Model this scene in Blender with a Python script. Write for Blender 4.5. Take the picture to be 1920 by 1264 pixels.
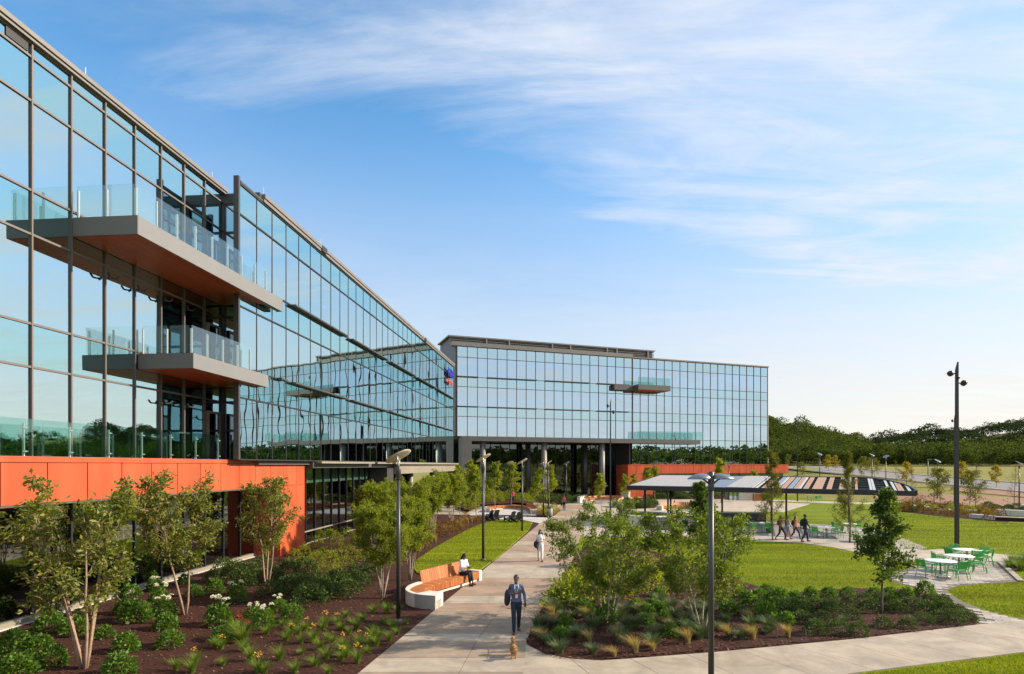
import bpy, math, random
import numpy as np
from mathutils import Vector, Matrix
from mathutils.noise import noise as mnoise

for _o in list(bpy.data.objects):
    bpy.data.objects.remove(_o, do_unlink=True)
SC = bpy.context.scene
COL = SC.collection
RND = random.Random(7)
NPR = np.random.default_rng(11)
R = math.radians

# ------------------------------------------------------------------ camera
FPX, HOR, CAMH = 1120.0, 872.0, 5.2
cam_data = bpy.data.cameras.new('camera')
cam_data.sensor_width = 36.0
cam_data.lens = 36.0 * FPX / 1920.0
cam_data.shift_y = (HOR - 632.0) / 1920.0
cam_data.clip_start = 0.1
cam_data.clip_end = 6000
cam = bpy.data.objects.new('camera', cam_data)
cam.location = (0, 0, CAMH)
cam.rotation_euler = (R(90), 0, 0)
COL.objects.link(cam)
SC.camera = cam

# ------------------------------------------------------------------ render settings
SC.view_settings.view_transform = 'Standard'
SC.view_settings.look = 'None'
SC.view_settings.gamma = 1.0
SC.view_settings.exposure = 0.75
SC.view_settings.use_curve_mapping = False
SC.render.engine = 'CYCLES'
SC.cycles.use_denoising = True
SC.cycles.use_adaptive_sampling = True
SC.cycles.max_bounces = 8
SC.cycles.diffuse_bounces = 3
SC.cycles.glossy_bounces = 4
SC.cycles.transmission_bounces = 4
SC.cycles.transparent_max_bounces = 14
SC.cycles.caustics_reflective = False
SC.cycles.caustics_refractive = False
SC.cycles.sample_clamp_indirect = 6.0

# ------------------------------------------------------------------ sun and sky
SUN_AZ, SUN_EL = R(83.5), R(27.0)          # azimuth clockwise from +Y
sun_dir = Vector((math.sin(SUN_AZ) * math.cos(SUN_EL), math.cos(SUN_AZ) * math.cos(SUN_EL), math.sin(SUN_EL)))
sl = bpy.data.lights.new('sun', 'SUN')
sl.energy = 4.8
sl.angle = R(0.6)
sl.color = (1.0, 0.85, 0.66)
sun = bpy.data.objects.new('sun', sl)
sun.rotation_euler = (-sun_dir).to_track_quat('-Z', 'Y').to_euler()
sun.location = sun_dir * 200
COL.objects.link(sun)

world = bpy.data.worlds.new('World')
SC.world = world
world.use_nodes = True
wn, wl = world.node_tree.nodes, world.node_tree.links
wn.clear()
def wnode(t, **kw):
    n = wn.new(t)
    for k, v in kw.items():
        setattr(n, k, v)
    return n
def wmath(op, a, b=None, c=None, clamp=False):
    n = wn.new('ShaderNodeMath'); n.operation = op; n.use_clamp = clamp
    for i, v in enumerate((a, b, c)):
        if v is None: continue
        if isinstance(v, (int, float)): n.inputs[i].default_value = v
        else: wl.new(v, n.inputs[i])
    return n.outputs[0]
def wsmooth(v, lo, hi, tlo=0.0, thi=1.0):
    n = wn.new('ShaderNodeMapRange'); n.interpolation_type = 'SMOOTHSTEP'
    wl.new(v, n.inputs[0])
    n.inputs[1].default_value = lo; n.inputs[2].default_value = hi
    n.inputs[3].default_value = tlo; n.inputs[4].default_value = thi
    return n.outputs[0]
w_out = wnode('ShaderNodeOutputWorld')
w_bg = wnode('ShaderNodeBackground')
w_bg.inputs['Strength'].default_value = 0.14
sky = wnode('ShaderNodeTexSky')
sky.sky_type = 'NISHITA'
sky.sun_disc = False
sky.sun_elevation = SUN_EL
sky.sun_rotation = SUN_AZ
sky.altitude = 200
sky.air_density = 1.0
sky.dust_density = 0.3
sky.ozone_density = 3.0
tc = wnode('ShaderNodeTexCoord')
sep = wnode('ShaderNodeSeparateXYZ')
wl.new(tc.outputs['Generated'], sep.inputs[0])
zc = wmath('ADD', wmath('MAXIMUM', sep.outputs[2], 0.0), 0.07)
cu = wmath('DIVIDE', sep.outputs[0], zc)
cv = wmath('DIVIDE', sep.outputs[1], zc)
comb = wnode('ShaderNodeCombineXYZ')
wl.new(cu, comb.inputs[0]); wl.new(cv, comb.inputs[1])
def wnoise(scale, sx, sy, rot, detail, rough, dist, off):
    mp = wnode('ShaderNodeMapping')
    mp.inputs['Rotation'].default_value = (0, 0, R(rot)); mp.inputs['Scale'].default_value = (sx, sy, 1); mp.inputs['Location'].default_value = (off, off*0.6, 0)
    wl.new(comb.outputs[0], mp.inputs[0])
    n = wnode('ShaderNodeTexNoise')
    n.inputs['Scale'].default_value = scale; n.inputs['Detail'].default_value = detail; n.inputs['Roughness'].default_value = rough; n.inputs['Distortion'].default_value = dist
    wl.new(mp.outputs[0], n.inputs['Vector'])
    return n.outputs[0]
n_big = wnoise(0.55, 1, 1, 0, 4, 0.5, 0.3, 2.0)              # broad banks
n_wisp = wnoise(1.5, 0.45, 1.5, -38, 10, 0.62, 0.7, 5.3)     # combed cirrus
n_fine = wnoise(4.2, 0.55, 1.3, -25, 8, 0.60, 0.9, 9.1)
side = wmath('SUBTRACT', wmath('MULTIPLY', cu, 0.60), wmath('MULTIPLY', cv, 0.80))
bank = wmath('ADD', wmath('ADD', side, wmath('MULTIPLY', cu, 0.10)), wmath('MULTIPLY', wmath('SUBTRACT', n_big, 0.5), 1.1))
bank = wmath('ADD', bank, wmath('MULTIPLY', wmath('SUBTRACT', n_wisp, 0.5), 1.3))
band = wsmooth(bank, -1.75, -0.95)
tex = wmath('ADD', wmath('MULTIPLY', wsmooth(n_wisp, 0.36, 0.66), 0.60), wmath('MULTIPLY', wsmooth(n_fine, 0.35, 0.68), 0.40))
thick = wmath('MULTIPLY', wsmooth(side, -1.1, 0.3), 0.16)       # the veil thickens away from the blue side
c1 = wmath('MULTIPLY', band, wmath('ADD', wmath('MULTIPLY', tex, 0.58), wmath('ADD', thick, 0.38)))
thin = wmath('MULTIPLY', wmath('MULTIPLY', wsmooth(n_wisp, 0.45, 0.75), wsmooth(n_big, 0.30, 0.60)), 0.40)
low = wsmooth(sep.outputs[2], 0.56, 0.02)
lowc = wmath('MULTIPLY', low, wmath('ADD', wmath('MULTIPLY', tex, 0.20), 0.78))
fac = wmath('MAXIMUM', wmath('MAXIMUM', c1, thin), lowc)
fac = wmath('MINIMUM', fac, 0.95)
lowcol = wnode('ShaderNodeMixRGB')
lowcol.inputs[1].default_value = (3.15, 3.60, 3.95, 1)
lowcol.inputs[2].default_value = (4.05, 3.85, 3.60, 1)
wl.new(wsmooth(sep.outputs[0], -0.15, 0.55), lowcol.inputs[0])
cloudc = wnode('ShaderNodeMixRGB')
wl.new(lowcol.outputs[0], cloudc.inputs[1])
cloudc.inputs[2].default_value = (3.55, 3.80, 4.25, 1)
wl.new(wsmooth(sep.outputs[2], 0.05, 0.50), cloudc.inputs[0])
skymul = wnode('ShaderNodeMixRGB', blend_type='MULTIPLY')
skymul.inputs[0].default_value = 1.0
tintc = wnode('ShaderNodeMixRGB')                      # haze takes the glare out of the low sky
tintc.inputs[1].default_value = (0.80, 0.72, 0.70, 1)
tintc.inputs[2].default_value = (0.64, 1.06, 1.15, 1)
wl.new(wsmooth(sep.outputs[2], 0.02, 0.50), tintc.inputs[0])
wl.new(tintc.outputs[0], skymul.inputs[2])
wl.new(sky.outputs[0], skymul.inputs[1])
mixc = wnode('ShaderNodeMixRGB')
wl.new(fac, mixc.inputs[0]); wl.new(skymul.outputs[0], mixc.inputs[1]); wl.new(cloudc.outputs[0], mixc.inputs[2])
wl.new(mixc.outputs[0], w_bg.inputs['Color'])
wl.new(w_bg.outputs[0], w_out.inputs[0])

# ------------------------------------------------------------------ helpers
def g(px, py, z=0.0):
    """ground point seen at photo position px, py (1920 x 1264) on level z"""
    Y = FPX * (CAMH - z) / (py - HOR)
    return Vector(((px - 960.0) / FPX * Y, Y, z))

def smooth01(a, b, v):
    t = np.clip((v - a) / (b - a), 0, 1)
    return t * t * (3 - 2 * t)

def ground_h(x, y):
    """terrain level: the campus is flat, the fields to the right rise to the road"""
    x = np.asarray(x, float); y = np.asarray(y, float)
    ramp = 4.7 * smooth01(72, 150, y) * smooth01(46, 66, x)
    return ramp

def gh(px, py, lo=30.0, hi=400.0):
    """ground point on the rising terrain seen at px, py"""
    dx, dz = (px - 960.0) / FPX, (HOR - py) / FPX
    prev = lo
    Y = lo
    while Y < hi:
        if CAMH + dz * Y <= float(ground_h(dx * Y, Y)):
            a, b = prev, Y
            for _ in range(25):
                m = (a + b) / 2
                if CAMH + dz * m <= float(ground_h(dx * m, m)): b = m
                else: a = m
            return Vector((dx * b, b, float(ground_h(dx * b, b))))
        prev = Y; Y += 1.0
    return Vector((dx * hi, hi, float(ground_h(dx * hi, hi))))

def tag(o, label=None, cat=None, group=None, kind=None):
    if label: o['label'] = label
    if cat: o['category'] = cat
    if group: o['group'] = group
    if kind: o['kind'] = kind
    return o

def link(o, parent=None):
    COL.objects.link(o)
    if parent is not None: o.parent = parent
    return o

def thing(name, loc=(0, 0, 0), rz=0.0, label=None, cat=None, group=None):
    o = bpy.data.objects.new(name, None)
    o.empty_display_size = 0.2
    o.location = loc
    o.rotation_euler = (0, 0, rz)
    COL.objects.link(o)
    return tag(o, label, cat, group)

def copy_tree(o, parent=None):
    c = o.copy(); COL.objects.link(c)
    if parent is not None: c.parent = parent
    for ch in list(o.children): copy_tree(ch, c)
    return c

class MB:
    """collects geometry for one mesh"""
    def __init__(s): s.v = []; s.f = []
    def add(s, verts, faces):
        b = len(s.v); s.v.extend([tuple(p) for p in verts]); s.f.extend([tuple(i + b for i in f) for f in faces]); return s
    def box(s, x0, x1, y0, y1, z0, z1, M=None):
        vs = [Vector(p) for p in ((x0,y0,z0),(x1,y0,z0),(x1,y1,z0),(x0,y1,z0),(x0,y0,z1),(x1,y0,z1),(x1,y1,z1),(x0,y1,z1))]
        if M is not None: vs = [M @ p for p in vs]
        return s.add(vs, [(0,3,2,1),(4,5,6,7),(0,1,5,4),(1,2,6,5),(2,3,7,6),(3,0,4,7)])
    def bar(s, a, b, w, h=None, up=(0, 0, 1)):
        a, b = Vector(a), Vector(b); h = h or w
        d = (b - a).normalized(); u = Vector(up)
        if abs(d.dot(u)) > 0.98: u = Vector((1, 0, 0))
        x = d.cross(u).normalized() * w / 2; y = x.cross(d).normalized() * h / 2
        vs = [a-x-y, a+x-y, a+x+y, a-x+y, b-x-y, b+x-y, b+x+y, b-x+y]
        return s.add(vs, [(0,3,2,1),(4,5,6,7),(0,1,5,4),(1,2,6,5),(2,3,7,6),(3,0,4,7)])
    def tube(s, pts, rad, n=8, cap=True):
        pts = [Vector(p) for p in pts]
        if not hasattr(rad, '__len__'): rad = [rad] * len(pts)
        b = len(s.v); px = None
        for i, p in enumerate(pts):
            d = (pts[min(i + 1, len(pts) - 1)] - pts[max(i - 1, 0)])
            d = d.normalized() if d.length > 1e-9 else Vector((0, 0, 1))
            if px is None:
                px = d.cross(Vector((0, 0, 1)))
                if px.length < 1e-3: px = d.cross(Vector((0, 1, 0)))
            px = (px - d * px.dot(d)).normalized(); py = d.cross(px)
            for k in range(n):
                a = 2 * math.pi * k / n
                s.v.append(tuple(p + (px * math.cos(a) + py * math.sin(a)) * rad[i]))
        for i in range(len(pts) - 1):
            for k in range(n):
                k2 = (k + 1) % n
                s.f.append((b + i*n + k, b + i*n + k2, b + (i+1)*n + k2, b + (i+1)*n + k))
        if cap:
            s.f.append(tuple(b + k for k in range(n))[::-1]); s.f.append(tuple(b + (len(pts)-1)*n + k for k in range(n)))
        return s
    def lathe(s, prof, n=24, M=None, cx=0, cy=0):
        b = len(s.v)
        for r_, z in prof:
            for k in range(n):
                a = 2 * math.pi * k / n
                p = Vector((cx + r_ * math.cos(a), cy + r_ * math.sin(a), z))
                s.v.append(tuple(M @ p if M is not None else p))
        for i in range(len(prof) - 1):
            for k in range(n):
                k2 = (k + 1) % n
                s.f.append((b + i*n + k, b + i*n + k2, b + (i+1)*n + k2, b + (i+1)*n + k))
        s.f.append(tuple(b + k for k in range(n))[::-1]); s.f.append(tuple(b + (len(prof)-1)*n + k for k in range(n)))
        return s
    def prism(s, poly, z0, z1):
        n = len(poly)
        area = sum(poly[i][0]*poly[(i+1)%n][1] - poly[(i+1)%n][0]*poly[i][1] for i in range(n))
        if area < 0: poly = poly[::-1]
        vs = [(p[0], p[1], z0) for p in poly] + [(p[0], p[1], z1) for p in poly]
        fs = [tuple(range(n))[::-1], tuple(range(n, 2*n))] + [(i, (i+1)%n, n+(i+1)%n, n+i) for i in range(n)]
        return s.add(vs, fs)
    def mesh(s, name, mat, smooth=False):
        m = bpy.data.meshes.new(name)
        m.from_pydata(s.v, [], s.f)
        if smooth: m.shade_smooth()
        if mat: m.materials.append(mat)
        m.update()
        return m
    def build(s, name, mat, parent=None, smooth=False, loc=None):
        o = bpy.data.objects.new(name, s.mesh(name, mat, smooth))
        if loc is not None: o.location = loc
        return link(o, parent)

def tri_mesh(name, mats, V, F, mi=None, smooth=False):
    """numpy verts (n,3), faces (m,k) -> mesh"""
    V = np.ascontiguousarray(V, dtype=np.float32); F = np.ascontiguousarray(F, dtype=np.int32)
    m = bpy.data.meshes.new(name)
    k = F.shape[1]
    m.vertices.add(len(V)); m.vertices.foreach_set('co', V.ravel())
    m.loops.add(F.size); m.loops.foreach_set('vertex_index', F.ravel())
    m.polygons.add(len(F)); m.polygons.foreach_set('loop_start', np.arange(0, F.size, k, dtype=np.int32))
    m.polygons.foreach_set('loop_total', np.full(len(F), k, dtype=np.int32))
    for mt in (mats if isinstance(mats, (list, tuple)) else [mats]): m.materials.append(mt)
    if mi is not None: m.polygons.foreach_set('material_index', np.ascontiguousarray(mi, dtype=np.int32))
    m.update(calc_edges=True)
    if smooth: m.shade_smooth()
    return m

# ------------------------------------------------------------------ materials
MATS = {}
def mat(name, col, rough=0.6, metal=0.0, col2=None, nscale=4.0, nmix=1.0, bump=0.0, bscale=40.0, stretch=None, spec=0.5, coords='pos', detail=4.0, stain=0.0):
    m = bpy.data.materials.new(name); m.use_nodes = True
    nt = m.node_tree; nd, lk = nt.nodes, nt.links
    bs = nd['Principled BSDF']
    bs.inputs['Roughness'].default_value = rough
    bs.inputs['Metallic'].default_value = metal
    bs.inputs['Specular IOR Level'].default_value = spec
    bs.inputs['Base Color'].default_value = (*col, 1)
    if col2 is not None or bump:
        if coords == 'pos':
            gp = nd.new('ShaderNodeNewGeometry'); vec = gp.outputs['Position']
        else:
            gp = nd.new('ShaderNodeTexCoord'); vec = gp.outputs['Object']
        if stretch:
            mpn = nd.new('ShaderNodeMapping'); mpn.inputs['Scale'].default_value = stretch
            lk.new(vec, mpn.inputs[0]); vec = mpn.outputs[0]
    if col2 is not None:
        n = nd.new('ShaderNodeTexNoise'); n.inputs['Scale'].default_value = nscale; n.inputs['Detail'].default_value = detail
        n.inputs['Roughness'].default_value = 0.62
        lk.new(vec, n.inputs['Vector'])
        mr = nd.new('ShaderNodeMapRange'); mr.inputs[1].default_value = 0.32; mr.inputs[2].default_value = 0.68
        mr.inputs[4].default_value = nmix
        lk.new(n.outputs[0], mr.inputs[0])
        mx = nd.new('ShaderNodeMixRGB'); mx.inputs[1].default_value = (*col, 1); mx.inputs[2].default_value = (*col2, 1)
        lk.new(mr.outputs[0], mx.inputs[0]); lk.new(mx.outputs[0], bs.inputs['Base Color'])
        if stain:
            ns = nd.new('ShaderNodeTexNoise'); ns.inputs['Scale'].default_value = 0.75; ns.inputs['Detail'].default_value = 7; ns.inputs['Roughness'].default_value = 0.7; ns.inputs['Distortion'].default_value = 0.6
            lk.new(gp.outputs['Position' if coords == 'pos' else 'Object'], ns.inputs['Vector'])
            ms = nd.new('ShaderNodeMapRange'); ms.inputs[1].default_value = 0.35; ms.inputs[2].default_value = 0.62; ms.inputs[3].default_value = 1.0 - stain; ms.inputs[4].default_value = 1.06
            lk.new(ns.outputs[0], ms.inputs[0])
            mm = nd.new('ShaderNodeMixRGB'); mm.blend_type = 'MULTIPLY'; mm.inputs[0].default_value = 1.0
            lk.new(mx.outputs[0], mm.inputs[1]); lk.new(ms.outputs[0], mm.inputs[2]); lk.new(mm.outputs[0], bs.inputs['Base Color'])
    if bump:
        n2 = nd.new('ShaderNodeTexNoise'); n2.inputs['Scale'].default_value = bscale; n2.inputs['Detail'].default_value = 5
        lk.new(vec, n2.inputs['Vector'])
        b = nd.new('ShaderNodeBump'); b.inputs['Strength'].default_value = bump; b.inputs['Distance'].default_value = 0.02
        lk.new(n2.outputs[0], b.inputs['Height']); lk.new(b.outputs[0], bs.inputs['Normal'])
    MATS[name] = m
    return m

def island_mat(name, cols, rough=0.75, transl=0.0, spec=0.3, objvar=False, patch=0.0, pscale=(0.5, 2.4, 1), prot=24.0, pfreq=0.5):
    """colour picked per loose piece (leaf, blade, paver): ramp over Random Per Island"""
    m = bpy.data.materials.new(name); m.use_nodes = True
    nt = m.node_tree; nd, lk = nt.nodes, nt.links
    bs = nd['Principled BSDF']; bs.inputs['Roughness'].default_value = rough; bs.inputs['Specular IOR Level'].default_value = spec
    if objvar:
        gi = nd.new('ShaderNodeObjectInfo'); rv = gi.outputs['Random']
    else:
        gi = nd.new('ShaderNodeNewGeometry'); rv = gi.outputs['Random Per Island']
    cr = nd.new('ShaderNodeValToRGB')
    el = cr.color_ramp.elements
    while len(el) < len(cols): el.new(0.5)
    for i, c in enumerate(cols):
        el[i].position = i / max(1, len(cols) - 1); el[i].color = (*c, 1)
    lk.new(rv, cr.inputs[0])
    colo = cr.outputs[0]
    if patch:
        gq = nd.new('ShaderNodeNewGeometry'); mq = nd.new('ShaderNodeMapping'); mq.inputs['Rotation'].default_value = (0, 0, R(prot)); mq.inputs['Scale'].default_value = pscale
        nq = nd.new('ShaderNodeTexNoise'); nq.inputs['Scale'].default_value = pfreq; nq.inputs['Detail'].default_value = 4
        lk.new(gq.outputs['Position'], mq.inputs[0]); lk.new(mq.outputs[0], nq.inputs['Vector'])
        mrq = nd.new('ShaderNodeMapRange'); mrq.inputs[1].default_value = 0.34; mrq.inputs[2].default_value = 0.66; mrq.inputs[3].default_value = 1 - patch; mrq.inputs[4].default_value = 1 + patch
        lk.new(nq.outputs[0], mrq.inputs[0])
        mxq = nd.new('ShaderNodeMixRGB'); mxq.blend_type = 'MULTIPLY'; mxq.inputs[0].default_value = 1.0
        lk.new(colo, mxq.inputs[1]); lk.new(mrq.outputs[0], mxq.inputs[2]); colo = mxq.outputs[0]
    lk.new(colo, bs.inputs['Base Color'])
    if transl:
        out = nd['Material Output']
        tr = nd.new('ShaderNodeBsdfTranslucent'); mxs = nd.new('ShaderNodeMixShader'); mxs.inputs[0].default_value = transl
        br = nd.new('ShaderNodeMixRGB'); br.blend_type = 'MULTIPLY'; br.inputs[0].default_value = 1; br.inputs[2].default_value = (1.5, 1.45, 0.5, 1)
        lk.new(colo, br.inputs[1]); lk.new(br.outputs[0], tr.inputs[0])
        lk.new(bs.outputs[0], mxs.inputs[1]); lk.new(tr.outputs[0], mxs.inputs[2]); lk.new(mxs.outputs[0], out.inputs[0])
    MATS[name] = m
    return m

def glass_mat(name, tint, refl, base=0.42, wav=0.0, wscale=0.5, rough=0.0, top=0.95):
    """coated facade glass: tinted see-through plus a mirror coat, slightly wavy"""
    m = bpy.data.materials.new(name); m.use_nodes = True
    nt = m.node_tree; nd, lk = nt.nodes, nt.links
    nd.remove(nd['Principled BSDF']); out = nd['Material Output']
    tr = nd.new('ShaderNodeBsdfTransparent'); tr.inputs[0].default_value = (*tint, 1)
    gl = nd.new('ShaderNodeBsdfGlossy'); gl.inputs['Color'].default_value = (*refl, 1); gl.inputs['Roughness'].default_value = rough
    lw = nd.new('ShaderNodeLayerWeight'); lw.inputs[0].default_value = 0.35
    mr = nd.new('ShaderNodeMapRange'); mr.inputs[3].default_value = base; mr.inputs[4].default_value = top
    lk.new(lw.outputs['Fresnel'], mr.inputs[0])
    mx = nd.new('ShaderNodeMixShader')
    lk.new(mr.outputs[0], mx.inputs[0]); lk.new(tr.outputs[0], mx.inputs[1]); lk.new(gl.outputs[0], mx.inputs[2]); lk.new(mx.outputs[0], out.inputs[0])
    if wav:
        gp = nd.new('ShaderNodeNewGeometry')
        n = nd.new('ShaderNodeTexNoise'); n.inputs['Scale'].default_value = wscale; n.inputs['Detail'].default_value = 1.0
        lk.new(gp.outputs['Position'], n.inputs['Vector'])
        b = nd.new('ShaderNodeBump'); b.inputs['Strength'].default_value = wav; b.inputs['Distance'].default_value = 0.05
        lk.new(n.outputs[0], b.inputs['Height']); lk.new(b.outputs[0], gl.inputs['Normal'])
    MATS[name] = m
    return m

M = MATS
mat('metal_dark', (0.075, 0.072, 0.075), 0.45, 0.3)
mat('mullion', (0.15, 0.13, 0.125), 0.5, 0.1)
mat('mullion_black', (0.018, 0.018, 0.02), 0.5)
mat('cornice', (0.20, 0.185, 0.175), 0.5, 0.1, (0.17, 0.16, 0.15), 0.8)
mat('slab_grey', (0.185, 0.187, 0.192), 0.55, 0.0, (0.165, 0.168, 0.175), 0.5)
mat('fascia_grey', (0.11, 0.105, 0.105), 0.5, 0.1, (0.09, 0.088, 0.09), 0.7)
mat('column_grey', (0.22, 0.21, 0.20), 0.5, 0.1, (0.18, 0.17, 0.17), 1.0)
mat('beige_metal', (0.29, 0.26, 0.205), 0.5, 0.1, (0.25, 0.225, 0.18), 0.7)
mat('concrete_white', (0.66, 0.63, 0.57), 0.8, 0, (0.52, 0.49, 0.44), 2.5, 0.7, 0.25, 30)
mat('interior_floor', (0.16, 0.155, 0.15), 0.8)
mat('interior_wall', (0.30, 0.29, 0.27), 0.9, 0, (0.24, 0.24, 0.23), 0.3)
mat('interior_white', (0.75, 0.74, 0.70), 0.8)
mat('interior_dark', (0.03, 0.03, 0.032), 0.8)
mat('steel', (0.72, 0.72, 0.70), 0.3, 0.6)
mat('roof_deck', (0.30, 0.29, 0.28), 0.8)
mat('black_metal', (0.022, 0.023, 0.027), 0.45, 0.2)
mat('lamp_pole', (0.062, 0.06, 0.066), 0.42, 0.4)
mat('pole_tall', (0.05, 0.047, 0.047), 0.45, 0.4)
mat('dish', (0.62, 0.55, 0.42), 0.55, 0.0, (0.56, 0.49, 0.37), 6)
mat('dish_back', (0.20, 0.21, 0.25), 0.35, 0.5)
mat('solar_blue', (0.05, 0.07, 0.13), 0.22, 0.2)
mat('white_top', (0.80, 0.80, 0.78), 0.4)
mat('chair_green', (0.065, 0.40, 0.07), 0.42, 0, (0.05, 0.34, 0.06), 6)
mat('table_green', (0.10, 0.24, 0.12), 0.45)
mat('bin_concrete', (0.42, 0.40, 0.37), 0.85, 0, (0.34, 0.32, 0.30), 9, 1, 0.3, 60)
mat('black_plastic', (0.02, 0.023, 0.032), 0.4)
mat('bark_tan', (0.36, 0.25, 0.17), 0.85, 0, (0.24, 0.15, 0.10), 9, 1, 0.4, 50)
mat('bark_pale', (0.46, 0.39, 0.31), 0.85, 0, (0.22, 0.17, 0.13), 12, 1, 0.4, 50)
mat('bark_grey', (0.17, 0.13, 0.10), 0.9, 0, (0.09, 0.07, 0.055), 12, 1, 0.4, 50)
island_mat('wood_plank', [(0.30, 0.09, 0.030), (0.44, 0.155, 0.05), (0.36, 0.115, 0.036), (0.52, 0.21, 0.075)], 0.5, objvar=True)
island_mat('soffit_plank', [(0.44, 0.090, 0.034), (0.56, 0.125, 0.048), (0.49, 0.10, 0.038)], 0.45, objvar=True)
island_mat('orange_panel', [(0.50, 0.092, 0.040), (0.55, 0.103, 0.045), (0.485, 0.089, 0.038), (0.53, 0.097, 0.041)], 0.38, objvar=True, patch=0.13, pscale=(1.6, 1.6, 0.35), prot=0, pfreq=1.0)
glass_mat('glass_vision', (0.30, 0.40, 0.40), (0.74, 0.93, 0.95), 0.74, 0.10, 0.55)
glass_mat('glass_spandrel', (0.42, 0.56, 0.55), (0.62, 0.93, 0.93), 0.72, 0.10, 0.55)
glass_mat('glass_ground', (0.16, 0.20, 0.19), (0.80, 0.90, 0.92), 0.24, 0.05, 0.6)
glass_mat('glass_flat', (0.36, 0.46, 0.48), (0.66, 0.84, 1.0), 0.74, 0.02, 0.5)
glass_mat('glass_spandrel_blue', (0.42, 0.55, 0.56), (0.64, 0.87, 0.98), 0.70, 0.02, 0.5)
glass_mat('glass_lobby', (0.16, 0.20, 0.20), (0.75, 0.88, 0.92), 0.12, 0.04, 0.5, top=0.6)
glass_mat('glass_rail', (0.95, 0.985, 0.975), (0.85, 0.95, 0.95), 0.02, top=0.30)
glass_mat('glass_rail_green', (0.72, 0.88, 0.85), (0.85, 0.95, 0.95), 0.03, top=0.30)
def emit_mat(name, col, st):
    m = bpy.data.materials.new(name); m.use_nodes = True
    b = m.node_tree.nodes['Principled BSDF']; b.inputs['Emission Color'].default_value = (*col, 1); b.inputs['Emission Strength'].default_value = st
    MATS[name] = m
emit_mat('ceiling_lamp', (1, 0.96, 0.88), 3.0)

# one unit cube per material, shared by all straight pieces
CUBES = {}
def cube_mesh(mname):
    if mname not in CUBES:
        CUBES[mname] = MB().box(-.5, .5, -.5, .5, -.5, .5).mesh('piece_' + mname, M[mname])
    return CUBES[mname]
def piece(name, mname, c, s, rz=0.0, parent=None, rot=None):
    o = bpy.data.objects.new(name, cube_mesh(mname))
    o.location = c; o.scale = s
    o.rotation_euler = rot if rot is not None else (0, 0, rz)
    return link(o, parent)

def reparent(child, part):
    """make child a sub-part of a scaled straight piece without moving it"""
    Mp = Matrix.LocRotScale(part.location, part.rotation_euler.to_quaternion(), part.scale)
    child.parent = part; child.matrix_parent_inverse = Mp.inverted()
    return child
class Fac:
    """straight facade: u runs along it (seen from outside towards the right or away), d outwards, z up"""
    def __init__(s, ox, oy, dx, dy, right=True):
        L = math.hypot(dx, dy); s.o = (ox, oy); s.d = (dx / L, dy / L)
        s.n = (s.d[1], -s.d[0]) if right else (-s.d[1], s.d[0])
        s.rz = math.atan2(s.d[1], s.d[0])
    def p(s, u, d, z): return (s.o[0] + u*s.d[0] + d*s.n[0], s.o[1] + u*s.d[1] + d*s.n[1], z)
    def box(s, name, mname, u0, u1, d0, d1, z0, z1, parent, tilt=0.0):
        rz = s.rz; rot = None
        if tilt:
            rot = (RND.uniform(-tilt, tilt), 0, rz + RND.uniform(-tilt, tilt))
        return piece(name, mname, s.p((u0+u1)/2, (d0+d1)/2, (z0+z1)/2), (abs(u1-u0), abs(d1-d0), abs(z1-z0)), rz, parent, rot)
# ================================================================== LEFT WING
LW = thing('office_building', (-15, 30, 0), 0, 'long glass office wing with two balconies and an orange base band, in the left foreground', 'building')
LW.location = (0, 0, 0)
S5 = 0.0929
FA = Fac(-17.10, 0, S5, 1.0)          # front part, behind the balconies
FB = Fac(-15.14, 0, S5, 1.0)          # longer part, standing forward
FL = [5.45, 9.70, 13.95, 18.20]
TR = [8.32, 12.55, 16.80]
B0 = 19.12; BW = 1.5215
TILT = 0.0016
def curtain(F, us, rows, parent, mull='mullion', d=0.0, mw=0.052, pane='glass_vision', thick=None, tilt=TILT, bars=True, md=0.06, spandrel='glass_spandrel'):
    for i in range(len(us) - 1):
        for (z0, z1, kind) in rows:
            mm = pane if kind == 'v' else spandrel
            F.box('pane', mm, us[i] + mw/2, us[i+1] - mw/2, d - 0.035, d - 0.005, z0 + 0.03, z1 - 0.03, parent, tilt)
    z0 = rows[0][0]; z1 = rows[-1][1]
    for i, u in enumerate(us):
        F.box('mullion', mull, u - mw/2, u + mw/2, d - 0.12, d + md, z0, z1, parent)
    if bars:
        zs = [r[0] for r in rows] + [z1]
        for z in zs:
            F.box('transom', mull, us[0], us[-1], d - 0.10, d + 0.045, z - 0.035, z + 0.035, parent)
rowsU = []
for i in range(3): rowsU += [(FL[i], TR[i], 'v'), (TR[i], FL[i+1], 's')]
usA = [B0 + BW*k for k in range(-6, 8)]
curtain(FA, usA, rowsU + [(18.20, 18.62, 's')], LW)
FA.box('cornice', 'cornice', usA[0], usA[-1] + 0.1, -0.5, 0.16, 18.64, 18.74, LW)
FA.box('cornice', 'cornice', usA[0], usA[-1] + 0.1, -0.5, 0.22, 18.745, 18.90, LW)
usB = [27.70 + 1.5265*k for k in range(0, 35)]
curtain(FB, usB, rowsU, LW, mull='mullion_black', mw=0.05, md=0.012)
FB.box('fin_post', 'metal_dark', usB[0] - 0.17, usB[0] - 0.03, -0.20, 0.05, 5.45, 18.50, LW)
FB.box('cornice', 'cornice', usB[1] + 0.5, usB[-1] + 0.15, -0.6, 0.12, 18.24, 18.42, LW)
FB.box('cornice', 'cornice', usB[1] + 0.5, usB[-1] + 0.2, -0.6, 0.18, 18.425, 18.62, LW)
FB.box('screen_cap', 'metal_dark', usB[0], usB[1] + 0.5, -0.10, 0.06, 18.24, 18.34, LW)
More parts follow.
